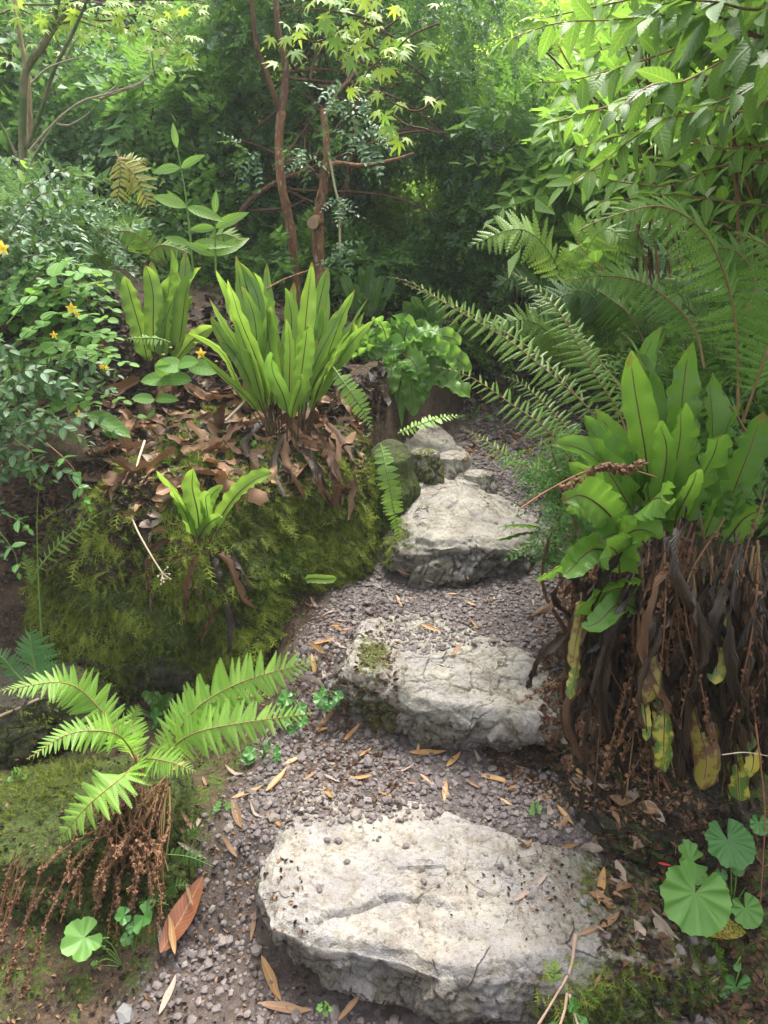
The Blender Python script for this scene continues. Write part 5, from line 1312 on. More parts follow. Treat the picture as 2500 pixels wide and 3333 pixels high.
# bluish sprays in front of the trunks
for k, (x, y_) in enumerate([(1050, 620), (1130, 660), (1110, 690), (1440, 420), (1500, 430), (1540, 500), (1600, 540), (1470, 560), (1560, 600), (1620, 620), (1450, 860), (1470, 890), (1300, 640), (1320, 680), (1650, 560), (1480, 350), (1590, 430), (1440, 1060), (1500, 1080)]):
    P = W(*c1(x, y_), YL - .3); mb = MB(); n = 5
    D = norm(r3.normal(0, .6, (n, 3)) + np.array([r3.normal(0, .5), -.2, -.6])); scatter(mb, tri(sprig(T_oval, 5, .20, 62)), frames(D, np.array([0, -.5, 1.0]) + r3.normal(0, .3, (n, 3))), np.zeros((n, 3)), np.full(n, .15) * r3.uniform(.7, 1.2, n))
    link('leafy_spray', mb.mesh('leafy_spray', M_small_b), tl, P - LB)
# thin pale climber stem
V, F, U = tube_geo(smooth_path(PL([(1420, 655), (1445, 800), (1465, 900), (1470, 1100)], YL - .25), 20), .006, 5); link('climber_stem', mesh('climber_stem', V, [F], simple_mat('pale_stem', (.4, .38, .22), (.55, .5, .3)), U, np.full(len(V), .5)), label='thin pale climber stem hanging beside the stubbed cinnamon trunk', cat='vine')

# left: dark ivy-like shrub over the crag
B_ = gpos(*c1(500, 1000), 5.4); t_ = thing('shrub', B_, 'dark glossy-leaved shrub draping the rock face at the upper left', 'shrub')
bl = box_blobs(46, (-80, 640), (90, 640), (5.2, 6.8), .32, 320) + box_blobs(12, (350, 800), (380, 760), (5.0, 6.2), .24, 321)
foliage(t_, B_, bl, 5200, SP_ivy, .20, M_small, 322, hang=.5); foliage(t_, B_, bl, 450, SP_ivy, .22, M_small_b, 323, hang=.3, name='sun_tinted_leaves', shell=.9); twigs(t_, B_, bl, M_bark_dk, 324, 22, .007)  # outer leaves get a paler blue-green; their sunlight is in the colour
B_ = gpos(*c1(740, 900), 5.0); t_ = thing('shrub', B_, 'shrub with round mid-green leaves just left of the cinnamon-barked trunks', 'shrub')
bl = box_blobs(14, (480, 720), (250, 560), (4.6, 5.2), .2, 330); foliage(t_, B_, bl, 420, SP_broad, .20, M_hyp, 331); twigs(t_, B_, bl, M_bark_dk, 332, 9, .005)
# yellow maple catching the light behind
B_ = gpos(*c1(980, 800), 7.4); t_ = thing('maple_tree', B_, 'yellow-lit maple crown glowing in the gap behind the trunks', 'tree')
bl = [(*W(*c1(x, y_), 7.0 + .4 * (k % 3)), .42, .4, .16) for k, (x, y_) in enumerate([(820, 290), (900, 270), (980, 250), (1060, 300), (1130, 330), (1250, 290), (1300, 330), (880, 330), (960, 340), (1020, 380), (1080, 240), (900, 220), (1000, 200), (760, 310), (1200, 390), (1300, 400)])]
foliage(t_, B_, bl, 2100, T_maple, .10, M_maple, 333, outw=.3, hang=.5, name='crown', jit=.9); trunk(t_, B_, [B_, B_ + (0, 0, 1.2), B_ + (-.2, 0, 2.4)], [.05, .04, .02], M_bark_dk); twigs(t_, B_ + (0, 0, 1.0), bl, M_bark_dk, 334, 10, .009)
# near maples with leaves one can tell apart
me_maple = tpl_mesh('maple_leaf', T_maple, M_maple); me_maple_g = tpl_mesh('maple_leaf', T_maple, M_maple_g)
def maple(label, specs, y, seed, size, meshes, bp):
    r = np.random.default_rng(seed); B_ = W(*c1(*bp), y); t_ = thing('maple_tree', B_, label, 'tree')
    for pts, n in specs:
        P = smooth_path([W(*c1(*q[:2]), y + (q[2] if len(q) > 2 else 0)) for q in pts], 16)
        V, F, U = tube_geo(P, np.linspace(.005, .0015, 16), 5); br = link('twig', mesh('twig', V - P[0], [F], M_bark_dk, U, np.full(len(V), .5)), t_, P[0] - B_)
        for k in range(n):
            q = P[min(15, int(16 * (.1 + .9 * k / n)))] + r.normal(0, .045, 3) + np.array([0, 0, -.02])
            d = norm(np.array([r.normal(0, .8), -.35 + r.normal(0, .3), -.55 + r.normal(0, .4)])); M = frames(d[None], np.array([r.normal(0, .4), -.6, .9]))[0]
            put_leaf('leaf', meshes[k % len(meshes)], br, q - P[0], M, size * r.uniform(.7, 1.2))
    return t_
maple('maple branches with bright star-shaped leaves hanging into the top middle', [
    ([(1659, 100), (1500, 60), (1350, 40), (1220, 30)], 10), ([(1700, 160), (1580, 100), (1480, 110), (1400, 90)], 12), ([(1750, 60), (1650, 130), (1540, 190), (1470, 180)], 12),
    ([(1700, 220), (1640, 260), (1590, 310), (1540, 390)], 11), ([(1640, -40), (1480, 0), (1330, 0), (1200, 80)], 10), ([(1500, 100), (1380, 180), (1290, 170), (1240, 240)], 7), ([(1900, 100), (1780, 150), (1700, 220), (1690, 160)], 8), ([(1900, 420), (1800, 480), (1690, 440), (1650, 430)], 5),
    ([(1850, 560), (1760, 540), (1700, 500), (1670, 500)], 5), ([(1640, 0), (1560, -30), (1450, -20), (1300, -40)], 10)], 3.1, 340, .092, [me_maple, me_maple, me_maple_g], (1900, -100))
tm = maple('maple with yellow-green star leaves above a forked greenish trunk, top left', [
    ([(100, 20), (250, 20), (400, 10), (520, 30)], 20), ([(300, 60), (450, 90), (600, 60), (700, 90)], 22), ([(450, 0), (600, 30), (720, 70), (800, 190)], 26), ([(650, 120), (720, 150), (760, 180), (800, 190)], 12),
    ([(560, 0), (700, 0), (820, 0), (890, 10)], 18), ([(0, 60), (80, 40), (200, 90), (280, 60)], 16), ([(120, 180), (160, 200), (190, 220), (210, 260)], 5), ([(0, 200), (30, 240), (40, 270)], 4), ([(200, 60), (330, 40), (430, 60), (560, 80)], 16), ([(250, 110), (330, 90), (440, 120), (520, 100)], 10)], 3.7, 341, .085, [me_maple, me_maple_g, me_maple], (130, 1130))
BM = W(*c1(130, 1130), 3.7); pm = K / FPX * 3.8
trunk(tm, BM, gnd(PL([(108, 1130), (100, 850), (98, 500), (112, 310), (190, 190), (235, 80), (255, -30)], 3.7)), [17 * pm, 15 * pm, 15 * pm, 15 * pm, 15 * pm, 12 * pm, 10 * pm], M_bark_gr, 21)
trunk(tm, BM, gnd(PL([(140, 1100), (135, 800), (130, 560), (118, 330), (80, 120), (60, -30)], 3.8)), [14 * pm, 13 * pm, 12 * pm, 10 * pm, 9 * pm, 7 * pm], bark_mat('tan_bark', (.22, .15, .08), (.36, .27, .16), (.42, .36, .25)), 22)
trunk(tm, BM, PL([(120, 640), (190, 440), (235, 300), (320, 130), (385, -20)], 3.7, 3.5), [8 * pm, 8 * pm, 8 * pm, 6 * pm, 5 * pm], M_bark_gr, 23, name='limb')
trunk(tm, BM, PL([(190, 190), (260, 90), (330, 30), (400, -20)], 3.7), [11 * pm, 9 * pm, 8 * pm, 6 * pm], M_bark_gr, 24, name='limb')
trunk(tm, BM, PL([(0, 530), (60, 650), (95, 740)], 3.6), [5 * pm, 6 * pm, 7 * pm], M_bark_gr, 25, name='limb')
tb = thing('bare_branch', W(*c1(125, 640), 3.5), 'bare grey twig reaching diagonally across the dark upper left', 'branch')
for pts in ([(125, 655), (240, 525), (350, 440), (450, 410), (560, 375), (640, 335), (700, 250), (770, 140)], [(450, 412), (500, 375), (515, 355)], [(430, 428), (540, 390), (620, 355)], [(135, 360), (200, 300), (280, 265), (385, 240)], [(245, 535), (300, 540), (370, 500), (410, 460)], [(280, 265), (310, 200), (340, 158)], [(130, 700), (230, 540)]):
    V, F, U = tube_geo(smooth_path(PL(pts, 3.5, 3.45), 20), np.linspace(4.2 * pm, 1.4 * pm, 20), 5); link('twig', mesh('twig', V - np.array(tb.location), [F], M_twig, U, np.full(len(V), .6)), tb)

# ------------------------------------------------------------------ the big-leaved shrub at the right
me_bush = tpl_mesh('leaf', T_serr, M_bush); me_bush_shaded = tpl_mesh('leaf', T_serr, M_bush_dk)  # second copy is darker green: overhang shade put into the leaf colour
SB = gpos(2450, 1250, 3.0)
ts = thing('shrub', SB, 'big-leaved lime-green shrub with pinkish stems overhanging the path from the right', 'shrub')
near = [([(1750, 20), (1250, 60), (1000, 85), (750, 100), (515, 178)], 2.1, .10), ([(1300, -60), (1050, 0), (820, 50), (640, 90)], 2.2, .10), ([(1750, 240), (1400, 330), (1150, 400), (900, 480), (715, 535)], 2.0, .105), ([(1500, 120), (1150, 250), (950, 310), (800, 350), (660, 355)], 2.2, .10),
        ([(1750, 450), (1350, 490), (1200, 520), (1060, 610), (920, 720), (775, 810)], 2.0, .11), ([(1750, 620), (1450, 640), (1200, 570), (1000, 590), (820, 640)], 2.3, .10), ([(1750, 900), (1400, 860), (1230, 840), (1060, 860), (930, 870)], 2.25, .10), ([(1700, 700), (1450, 720), (1250, 800), (1050, 790), (900, 760)], 2.4, .10),
        ([(1800, 160), (1550, 220), (1300, 350), (1150, 370), (1000, 480)], 1.8, .105), ([(1500, 980), (1200, 900), (1050, 880), (920, 900)], 2.4, .09), ([(1750, 330), (1600, 470), (1400, 480), (1200, 510)], 1.85, .10)]
for k, (pts, y, sz) in enumerate(near):
    P = [W(*c2(*q), y + .25 * (1 - i / len(pts))) for i, q in enumerate(pts)]
    leafy_branch(ts, SB, P, .004, M_pink, leaf_me=me_bush if k not in (8, 10) else me_bush_shaded, size=sz, gap=.062, start=.02, ang=48, seed=400 + k, hang=.45, jit=16, tilt=.35)
r4 = np.random.default_rng(12)
for k in range(40):
    x, y_ = r4.uniform(780, 1700), r4.uniform(-60, 820); y = r4.uniform(2.5, 3.9); L = r4.uniform(.35, .6)
    P1 = W(*c2(x, y_), y); P0 = P1 + np.array([L, .15, r4.uniform(-.05, .15)])
    leafy_branch(ts, SB, [P0, (P0 + P1) / 2 + (0, 0, .06), P1], .0035, M_pink, mb=M_bush, tpl=tri(strip(ell(.19, .72, .85), 8, 3, .28, .2, teeth=.1)), size=.115, gap=.06, start=.0, ang=50, seed=430 + k, hang=.4, jit=18, tilt=.4)
for k in range(16):                                   # its upright canes
    x = r4.uniform(2080, 2520); P = [W(x + 60, 1250, 3.3), W(x + r4.normal(0, 30), 900, 3.1), W(x - 60 + r4.normal(0, 60), 500, 2.9), W(x - 140 + r4.normal(0, 80), 150, 2.7)]
    V, F, U = tube_geo(smooth_path(P, 16), np.linspace(.007, .003, 16), 6); link('cane', mesh('cane', V - SB, [F], M_pink if k % 2 else M_bark_dk, U, np.full(len(V), .5)), ts)
bl = box_blobs(40, (1820, 2700), (-100, 900), (3.9, 5.6), .30, 460); foliage(ts, SB, bl, 2300, sprig(diamond2(.2), 4, .36, 52), .30, M_bush, 461, name='inner_leaves', hang=.45)
# shading branch right overhead
t_ = thing('tree_branch', W(2500, 60, 1.45), 'dark shaded leafy branch hanging in at the top right corner', 'branch')
Bq = W(2500, 60, 1.45); r5 = np.random.default_rng(3)
for k, (pts, y) in enumerate([([(1900, 100), (1650, 160), (1500, 90), (1350, 60), (1150, 70)], 1.5), ([(1900, 10), (1600, 40), (1450, 10), (1300, 0)], 1.45), ([(1900, 250), (1700, 230), (1600, 160), (1480, 130)], 1.6), ([(1900, 180), (1700, 300), (1560, 390), (1400, 460)], 1.7), ([(1900, -60), (1600, -60), (1350, -20), (1200, 20)], 1.5)]):
    leafy_branch(t_, Bq, [W(*c2(*q), y) for q in pts], .004, M_bark_dk, leaf_me=me_bush_shaded, size=.085, gap=.04, start=.0, ang=52, seed=480 + k, hang=.5, jit=22, tilt=.5)
t_ = thing('shrub_sprig', W(*c2(900, 1120), 2.3), 'isolated sprig of bright toothed leaves standing out above the path bend', 'sprig')
leafy_branch(t_, W(*c2(900, 1120), 2.3), [W(*c2(*q), 2.3) for q in [(950, 1170), (890, 1110), (845, 1060), (838, 1010)]], .003, M_pink, leaf_me=me_bush, size=.10, gap=.05, start=.0, ang=75, seed=490, hang=-.1, dec=False)

blq = [(r5.uniform(1.0, 2.6), r5.uniform(.2, 2.3), r5.uniform(2.75, 3.5), .38, .38, .28) for _ in range(20)]
foliage(t_, Bq, blq, 1100, sprig(diamond2(.2), 4, .36, 52), .30, M_bush_dk, 486, name='shading_canopy_leaves', hang=.45)  # added canopy, mostly out of view, to shade the right bank
# mid-distance dark shrub with slim trunks by the far path
B_ = gpos(1760, 1000, 6.3); t_ = thing('tree', B_, 'slim dark tree with small drooping leaves left of the far path bend', 'tree')
for (x, r0) in ((1692, .045), (1700, .03)):
    trunk(t_, B_, gnd([W(x, 960, 5.9), W(x + 5, 750, 5.9), W(x - 8, 560, 5.9), W(x, 300, 5.9)]), [r0, r0, r0 * .8, r0 * .6], M_bark_dk, 31)
bl = box_blobs(16, (1540, 1760), (350, 700), (5.3, 6.2), .26, 500); foliage(t_, B_, bl, 1100, SP_small, .17, M_small, 501, name='crown', hang=.6)
B_ = gpos(1900, 1000, 6.6); t_ = thing('shrub', B_, 'dark rounded shrub over the boulder at the far end of the path', 'shrub')
bl = box_blobs(18, (1740, 2060), (640, 960), (6.3, 7.0), .32, 503); foliage(t_, B_, bl, 2300, SP_small2, .17, M_small, 504); twigs(t_, B_, bl, M_bark_dk, 505, 8)
B_ = gpos(2060, 1000, 5.6); t_ = thing('tree', B_, 'pale thin trunk rising behind the arching ferns', 'tree'); trunk(t_, B_, gnd([W(2050, 930, 5.6), W(2046, 700, 5.6), W(2060, 400, 5.6)]), [.035, .03, .025], M_bark_gr, 32)
bl = box_blobs(6, (1980, 2120), (250, 420), (5.4, 5.9), .25, 507); foliage(t_, B_, bl, 300, SP_broad, .2, M_bush, 508, name='crown')
# low greenery along both sides of the upper path
for k, (px, py, y, n, sz, m, tp, rad, nb, lb) in enumerate([
    ((1800, 1960), (1480, 1780), (1.95, 2.2), 420, .07, M_small, SP_small2, .08, 12, 'dark leaves between the path and the big hart\'s-tongue clump'),
    ((1780, 2050), (1000, 1130), (5.0, 5.8), 900, .17, M_small_l, SP_small2, .18, 12, 'low light-green plants right of the far path bend'),
    ((2000, 2500), (900, 1150), (3.8, 4.8), 1500, .20, M_bush_dk, SP_narrow, .26, 16, 'mid-green undergrowth behind the tall arching fern'),
    ((1380, 1600), (1010, 1130), (4.2, 4.8), 420, .12, M_small_l, SP_small2, .13, 14, 'small-leaved undergrowth under the long arching fronds'),
    ((1250, 1500), (850, 1000), (4.6, 5.4), 800, .16, M_small, SP_small, .22, 14, 'dark small-leaved undergrowth right of the cinnamon trunks'),
    ((2200, 2560), (1150, 1500), (2.3, 2.9), 900, .15, M_bush_dk, SP_narrow, .20, 12, 'dark undergrowth behind the big hart\'s-tongue clump'),
    ((600, 1250), (820, 960), (4.3, 5.2), 1000, .15, M_small, SP_small, .2, 16, 'dark low shrubs at the foot of the cinnamon trunks'),
    ((350, 760), (640, 900), (4.2, 5.2), 450, .15, M_small, SP_ivy, .2, 10, 'ivy-like creeper on the dark slope under the straw-yellow fern'),
    ((-60, 210), (640, 850), (3.0, 3.7), 700, .16, M_small_b, SP_small2, .2, 12, 'leafy green shrub in front of the forked greenish trunk')]):
    B_ = gpos(np.mean(px), py[1], np.mean(y)); t_ = thing('shrub', B_, lb, 'shrub'); bl = box_blobs(nb, px, py, y, rad, 510 + k); foliage(t_, B_, bl, n, tp, sz, m, 520 + k); twigs(t_, B_, bl, M_bark_dk, 530 + k, 8, .004)

# ------------------------------------------------------------------ left: tall opposite-leaved plants, St John's wort, glossy shrub
me_l = tpl_mesh('leaf', T_lance, M_bush)
for k, (pts, lb) in enumerate([([(835, 1180), (815, 960), (795, 800), (765, 640)], 'tall plant with paired pointed leaves rising against the dark slope'), ([(932, 1180), (930, 1050), (930, 925)], 'shorter plant with paired pointed leaves beside the tall one')]):
    B_ = W(*c1(*pts[0]), 3.2); t_ = thing('plant', B_, lb, 'plant'); leafy_branch(t_, B_, [W(*c1(*q), 3.2) for q in pts], .006, M_green_stem, leaf_me=me_l, size=.165, gap=.125, start=.08, ang=70, seed=540 + k, hang=.05, tilt=.1, up=(0, -1, .35), dec=False)
me_h = tpl_mesh('leaf', T_round, M_hyp)
HB = W(60, 1150, 2.5); th_ = thing('shrub', HB, "St John's wort with round paired leaves and starry yellow flowers, left edge", 'shrub')
r6 = np.random.default_rng(21)
for k in range(36):
    x1, y1 = r6.uniform(30, 460), r6.uniform(880, 1330); x1 = min(x1, 330 + (y1 - 880) * .3); y = r6.uniform(2.15, 2.8)
    P1 = W(x1, y1, y); P0 = P1 + np.array([-.34, .05, -.10 + r6.normal(0, .05)])
    leafy_branch(th_, HB, [P0, (P0 + P1) / 2 + (0, 0, .06), P1], .0025, M_pink if k % 2 else M_green_stem, leaf_me=me_h, size=.058, gap=.045, start=.05, ang=70, seed=550 + k, hang=.0, tilt=.25, dec=False, up=(0, -.35, 1))
def flower(P, name='flower', s=.022, parent=None, base=None):
    t = link(name, None, parent, P - base)
    for k in range(5):
        a = k * 1.2566 + .3; d = np.array([math.cos(a), -.35, math.sin(a)]); put_leaf('petal', me_petal, t, (0, 0, 0), frames(norm(d)[None], np.array([0, -1, .2]))[0], s)
    mb = MB()
    for k in range(22):
        a = r6.uniform(0, 6.28); d = norm(np.array([math.cos(a), -1.1, math.sin(a)])) * s * .75; V, F, U = tube_geo([(0, 0, 0), d * .5, d], .0004, 3); mb.add(V, F, U, .8)
    link('stamens', mb.mesh('stamens', M_petal), t); return t
me_petal = tpl_mesh('petal', strip(ell(.22, .7, .8), 6, 3, .2, .1), M_petal)
for (x, y_, s) in [(312, 270, .020), (235, 385, .014), (345, 728, .016), (15, 10, .024), (440, 520, .011), (335, 296, .011), (462, 527, .010)]:
    flower(W(*c3(x, y_), 2.15), s=s, parent=th_, base=HB)
# the large-leaved stem in the middle of the bank
HB2 = pick(*c3(610, 790))[0]; th2 = thing('plant', HB2, "St John's wort stem, large round leaves and one open yellow flower, over the leaf heap", 'plant')
YH = HB2[1] - .05
V, F, U = tube_geo(smooth_path([HB2, W(*c3(660, 690), YH), W(*c3(720, 570), YH), W(*c3(790, 520), YH), W(*c3(880, 480), YH)], 20), .0025, 5); link('stem', mesh('stem', V - HB2, [F], M_pink, U, np.full(len(V), .5)), th2)
def big_leaf(parent, base, cm, a, b, y, wr, mesh_, up=(0, -.5, 1), name='leaf', label=None):
    A, Bq_ = W(*cm(*a), y), W(*cm(*b), y - .04); L = np.linalg.norm(Bq_ - A)
    return put_leaf(name, mesh_, parent, A - base, frames(norm(Bq_ - A)[None], np.array(up, float))[0], (L * wr, L, L), label)
for a, b, wr in [((790, 520), (668, 510), 1.0), ((765, 575), (605, 575), .7), ((770, 510), (850, 495), .9), ((815, 515), (935, 540), .8), ((720, 575), (822, 575), .8), ((668, 665), (570, 655), .8), ((672, 660), (765, 660), .6), ((630, 735), (600, 740), 1.2), ((640, 730), (662, 722), 1.3), ((720, 560), (690, 500), 1.3)]:
    big_leaf(th2, HB2, c3, a, b, YH, wr, me_h, up=(0, -.9, .8))
flower(W(*c3(870, 465), YH - .02), s=.024, parent=th2, base=HB2)
for a in ((845, 420), (705, 470), (738, 440), (935, 500), (876, 518)):
    mb = MB(); mb.add(*PEB[0][:2], PEB[0][2], .5); put_leaf('bud', mb.mesh('bud', simple_mat('bud', (.32, .26, .05), (.5, .3, .12))), th2, W(*c3(*a), YH) - HB2, np.eye(3), .009)
HB3 = pick(*c3(470, 900))[0]; t_ = thing('plant', HB3, "low St John's wort shoot with long oval leaves at the left of the leaf heap", 'plant')
for a, b, wr in [((380, 720), (565, 812), .55), ((460, 790), (515, 825), 1.0), ((360, 905), (430, 968), 1.0), ((500, 985), (455, 1010), 1.0), ((290, 700), (370, 640), .5)]:
    big_leaf(t_, HB3, c3, a, b, HB3[1] - .02, wr, me_h, up=(0, -.5, 1))
V, F, U = tube_geo(smooth_path([HB3, W(*c3(478, 850), HB3[1]), W(*c3(475, 800), HB3[1])], 8), .002, 5); link('stem', mesh('stem', V - HB3, [F], M_pink, U, np.full(len(V), .5)), t_)
# glossy small-leaved shrub
me_g = tpl_mesh('leaf', strip(ell(.24, .85, .8), 5, 3, .3, .1), M_hyp_dk); me_gl = tpl_mesh('leaf', strip(ell(.26, .85, .8), 5, 3, .3, .1), leaf_mat('glossy_young_leaf', (.06, .2, .03), (.15, .33, .07), .3, .3, midrib=(.35, .45, .2), mid_w=.04))
GB = W(-60, 1500, 2.1); tg_ = thing('shrub', GB, 'glossy dark small-leaved evergreen shrub spilling in from the left edge', 'shrub')
for k in range(64):
    if k % 5 < 2: x1, y1, y = r6.uniform(20, 330), r6.uniform(600, 1000), r6.uniform(2.2, 2.8)
    else: x1, y1, y = r6.uniform(0, 400), r6.uniform(1150, 1600), r6.uniform(1.85, 2.3); x1 *= 1 if y1 < 1450 else .6
    if k > 57: x1, y1 = r6.uniform(0, 90), r6.uniform(1600, 1850)
    P1 = W(x1, y1, y); P0 = P1 + np.array([-.26, .04, -.02 + r6.normal(0, .06)])
    leafy_branch(tg_, GB, [P0, (P0 + P1) / 2 + (0, 0, .05), P1], .002, M_bark_dk, mb=M_hyp_dk, tpl=tri(strip(ell(.24, .85, .8), 5, 3, .3, .1)), size=.042, gap=.022, start=.0, ang=60, seed=600 + k, hang=.1, tilt=.35, up=(0, -.3, 1))
for k, (pts) in enumerate([[(60, 830), (140, 900), (130, 980), (130, 1000)], [(200, 850), (300, 940), (340, 1010), (370, 1080)], [(300, 1000), (350, 1070), (380, 1120)]]):
    leafy_branch(tg_, GB, [W(*c3(*q), 1.95) for q in pts], .002, M_pink, leaf_me=me_gl, size=.045, gap=.05, start=.2, ang=70, seed=640 + k, hang=.1, up=(0, -.6, 1))
for k, (pts) in enumerate([[(-20, 150), (60, 260), (80, 350)], [(30, 100), (90, 130), (120, 160)]]):
    leafy_branch(tg_, GB, [W(*c5(*q), 1.85) for q in pts], .002, M_green_stem, leaf_me=me_gl, size=.042, gap=.04, start=.3, ang=65, seed=650 + k, hang=.1, up=(0, -.6, 1))
t_ = thing('sapling', W(*c1(95, 760), 3.2), 'young shoot with yellow-green paired leaves against the forked trunk', 'plant')
leafy_branch(t_, W(*c1(95, 760), 3.2), [W(*c1(*q), 3.2) for q in [(100, 860), (110, 780), (130, 700)]], .003, M_green_stem, leaf_me=tpl_mesh('leaf', T_oval, M_maple_g), size=.075, gap=.06, start=.2, ang=60, seed=660, hang=.0, up=(0, -.6, 1))
# ------------------------------------------------------------------ moss
def moss_sprig(n=5, seed=0, w=.035, side=.34):
    r = np.random.default_rng(seed); V = []; F = []
    t = np.linspace(0, 1, 4); cx = np.stack([.10 * np.sin(t * 3 + seed), t, -.25 * t * t], 1)
    for i in range(4): V += [cx[i] - (w * (1 - t[i] * .7), 0, 0), cx[i] + (w * (1 - t[i] * .7), 0, 0)]
    for i in range(3): F += [(2 * i, 2 * i + 1, 2 * i + 3), (2 * i, 2 * i + 3, 2 * i + 2)]
    for k in range(n * 2):
        v = .1 + .8 * k / (n * 2); s = -1 if k % 2 else 1; L = side * (1 - .55 * v) * r.uniform(.7, 1.2); b = len(V)
        c = np.array([np.interp(v, t, cx[:, q]) for q in range(3)])
        V += [c + (0, -w, 0), c + (0, w * 1.2, 0), c + np.array([s * L, L * r.uniform(.4, .9), r.normal(0, .10)])]; F.append((b, b + 1, b + 2))
    V = np.array(V); return V, np.array(F), np.tile([.3, .5], (len(V), 1))
MS = [moss_sprig(5, k) for k in range(4)]; MSs = [moss_sprig(3, k, .06, .4) for k in range(3)]
def sample_rock(d, n, seed, wf):
    V, F, at, N, S = d; r = np.random.default_rng(seed)
    A = V[F]; ar = np.linalg.norm(np.cross(A[:, 2] - A[:, 0], A[:, 3] - A[:, 1]), axis=1)
    C = A.mean(1); nn = N[F].mean(1); m = at['moss'][F].mean(1)
    w = ar * wf(C, nn, m); w = np.clip(w, 0, None); k = r.choice(len(F), n, p=w / w.sum())
    u = r.random((n, 2)); a = A[k]
    P = (a[:, 0] * (1 - u[:, :1]) + a[:, 1] * u[:, :1]) * (1 - u[:, 1:]) + (a[:, 3] * (1 - u[:, :1]) + a[:, 2] * u[:, :1]) * u[:, 1:]
    return P, norm(nn[k]), r
def moss_on(name, d, n, size, seed, wf, parent, base, hang=1.0, outw=.45, tpls=MS, mat=None):
    P, Nn, r = sample_rock(d, n, seed, wf)
    patch = fbm(P, 6, 4, seed)
    down = np.array([0, 0, -1.0]) * hang; D = norm(down + r.normal(0, .45, P.shape) + Nn * outw * r.uniform(.3, 1.6, (n, 1)) - Nn * (Nn @ down)[:, None] * .8)
    M = frames(D, Nn + r.normal(0, .4, P.shape)); mb = MB(); w = r.integers(0, len(tpls), n)
    sz = size * np.exp(r.normal(0, .3, n)) * (1 + .35 * patch); tn = np.clip(.36 + 1.0 * patch + r.normal(0, .16, n) + .25 * Nn[:, 2], 0, 1)
    P = P - Nn * .004
    for q in range(len(tpls)):
        m = w == q; scatter(mb, tpls[q], M[m], P[m] - base, sz[m], tn[m])
    return link(name, mb.mesh(name, mat or M_moss, smooth=False), parent, kind='stuff')
BL = np.array(boulder.location)
moss_on('moss', d4, 40000, .034, 1, lambda C, n, m: (C[:, 1] < 3.0) * (.22 + 1.2 * sstep(-.3, .2, fbm(C, 5, 3, 40))) * sstep(.95, .2, n[:, 2]) * (.35 + .65 * sstep(.12, .4, C[:, 2])), boulder, BL)
moss_on('moss', d4, 9000, .020, 2, lambda C, n, m: (C[:, 1] < 2.9) * sstep(.4, .8, n[:, 2]) * sstep(-.1, .3, fbm(C, 6, 3, 41)), boulder, BL, hang=.1, outw=1.0, tpls=MSs)
moss_on('moss', d4, 5000, .022, 3, lambda C, n, m: (C[:, 1] < 2.9) * sstep(.15, .5, fbm(C, 4, 2, 42)) * sstep(.35, .6, C[:, 2]), boulder, BL, hang=.6, outw=.9, tpls=MSs, mat=M_moss_g)
objs = {o.name: o for o in COL.objects}
def find(lbl): return [o for o in COL.objects if str(o.get('label', '')).startswith(lbl)][0]
st1 = find('broad pale'); st2 = find('lumpy grey'); st3 = find('rugged'); rk5 = find('low rounded mossy'); rk6 = find('low flat grey-green')
moss_on('moss', d1, 4500, .015, 4, lambda C, n, m: sstep(.55, .85, m) * sstep(.30, .5, C[:, 0] + .08 * fbm(C, 12, 3, 5)) * (C[:, 1] < 1.45), st1, np.array(st1.location), hang=.3, outw=.8, tpls=MSs, mat=M_moss_g)
moss_on('moss', d1, 1500, .022, 5, lambda C, n, m: sstep(.25, .5, C[:, 0]) * (n[:, 2] < .6) * (C[:, 1] < 1.3), st1, np.array(st1.location), hang=.8, outw=.6)
moss_on('moss', d2, 1500, .010, 6, lambda C, n, m: sstep(.5, .75, m), st2, np.array(st2.location), hang=.3, outw=.8, tpls=MSs, mat=M_moss_g)
moss_on('moss', d3, 3500, .013, 7, lambda C, n, m: sstep(.45, .7, m), st3, np.array(st3.location), hang=.4, outw=.8, tpls=MSs)
moss_on('moss', d5, 8000, .024, 8, lambda C, n, m: .2 + sstep(-.1, .3, fbm(C, 7, 3, 43)), rk5, np.array(rk5.location), hang=.6, outw=.7, tpls=MS)
moss_on('moss', d6, 900, .014, 9, lambda C, n, m: sstep(.0, .3, fbm(C, 7, 3, 44)), rk6, np.array(rk6.location), hang=.4, outw=.8, tpls=MSs)
def moss_ground(n, box, size, seed, wf, mat, tpls=MSs):
    r = np.random.default_rng(seed); x = r.uniform(box[0], box[1], n); y = r.uniform(box[2], box[3], n); k = r.random(n) < wf(x, y); x, y = x[k], y[k]
    L = np.array([drop(a, b)[0] for a, b in zip(x, y)]); zz = zg(x, y); k = (L[:, 2] - zz) < .03; L = L[k]; n = len(L)
    D = norm(r.normal(0, .6, (n, 3)) + np.array([0, 0, .7])); M = frames(D, r.normal(0, 1, (n, 3))); mb = MB(); w = r.integers(0, len(tpls), n)
    tn = np.clip(.4 + .7 * fbm(L, 9, 3, seed) + r.normal(0, .15, n), 0, 1)
    for q in range(len(tpls)):
        m = w == q; scatter(mb, tpls[q], M[m], L[m], size * r.uniform(.6, 1.3, m.sum()), tn[m])
    return link('ground_moss', mb.mesh('ground_moss', mat, smooth=False), kind='stuff')
offp = lambda x, y: 1 - gravel_mask(x, y)
moss_ground(11000, (-1.5, .0, .95, 2.1), .015, 11, lambda x, y: offp(x, y) * sstep(-.15, .25, fbm2(x, y, 5, 3, 60)), M_moss)
moss_ground(4000, (-.55, .9, .95, 1.5), .007, 12, lambda x, y: sstep(.05, .3, fbm2(x, y, 7, 3, 61)), M_moss_g)
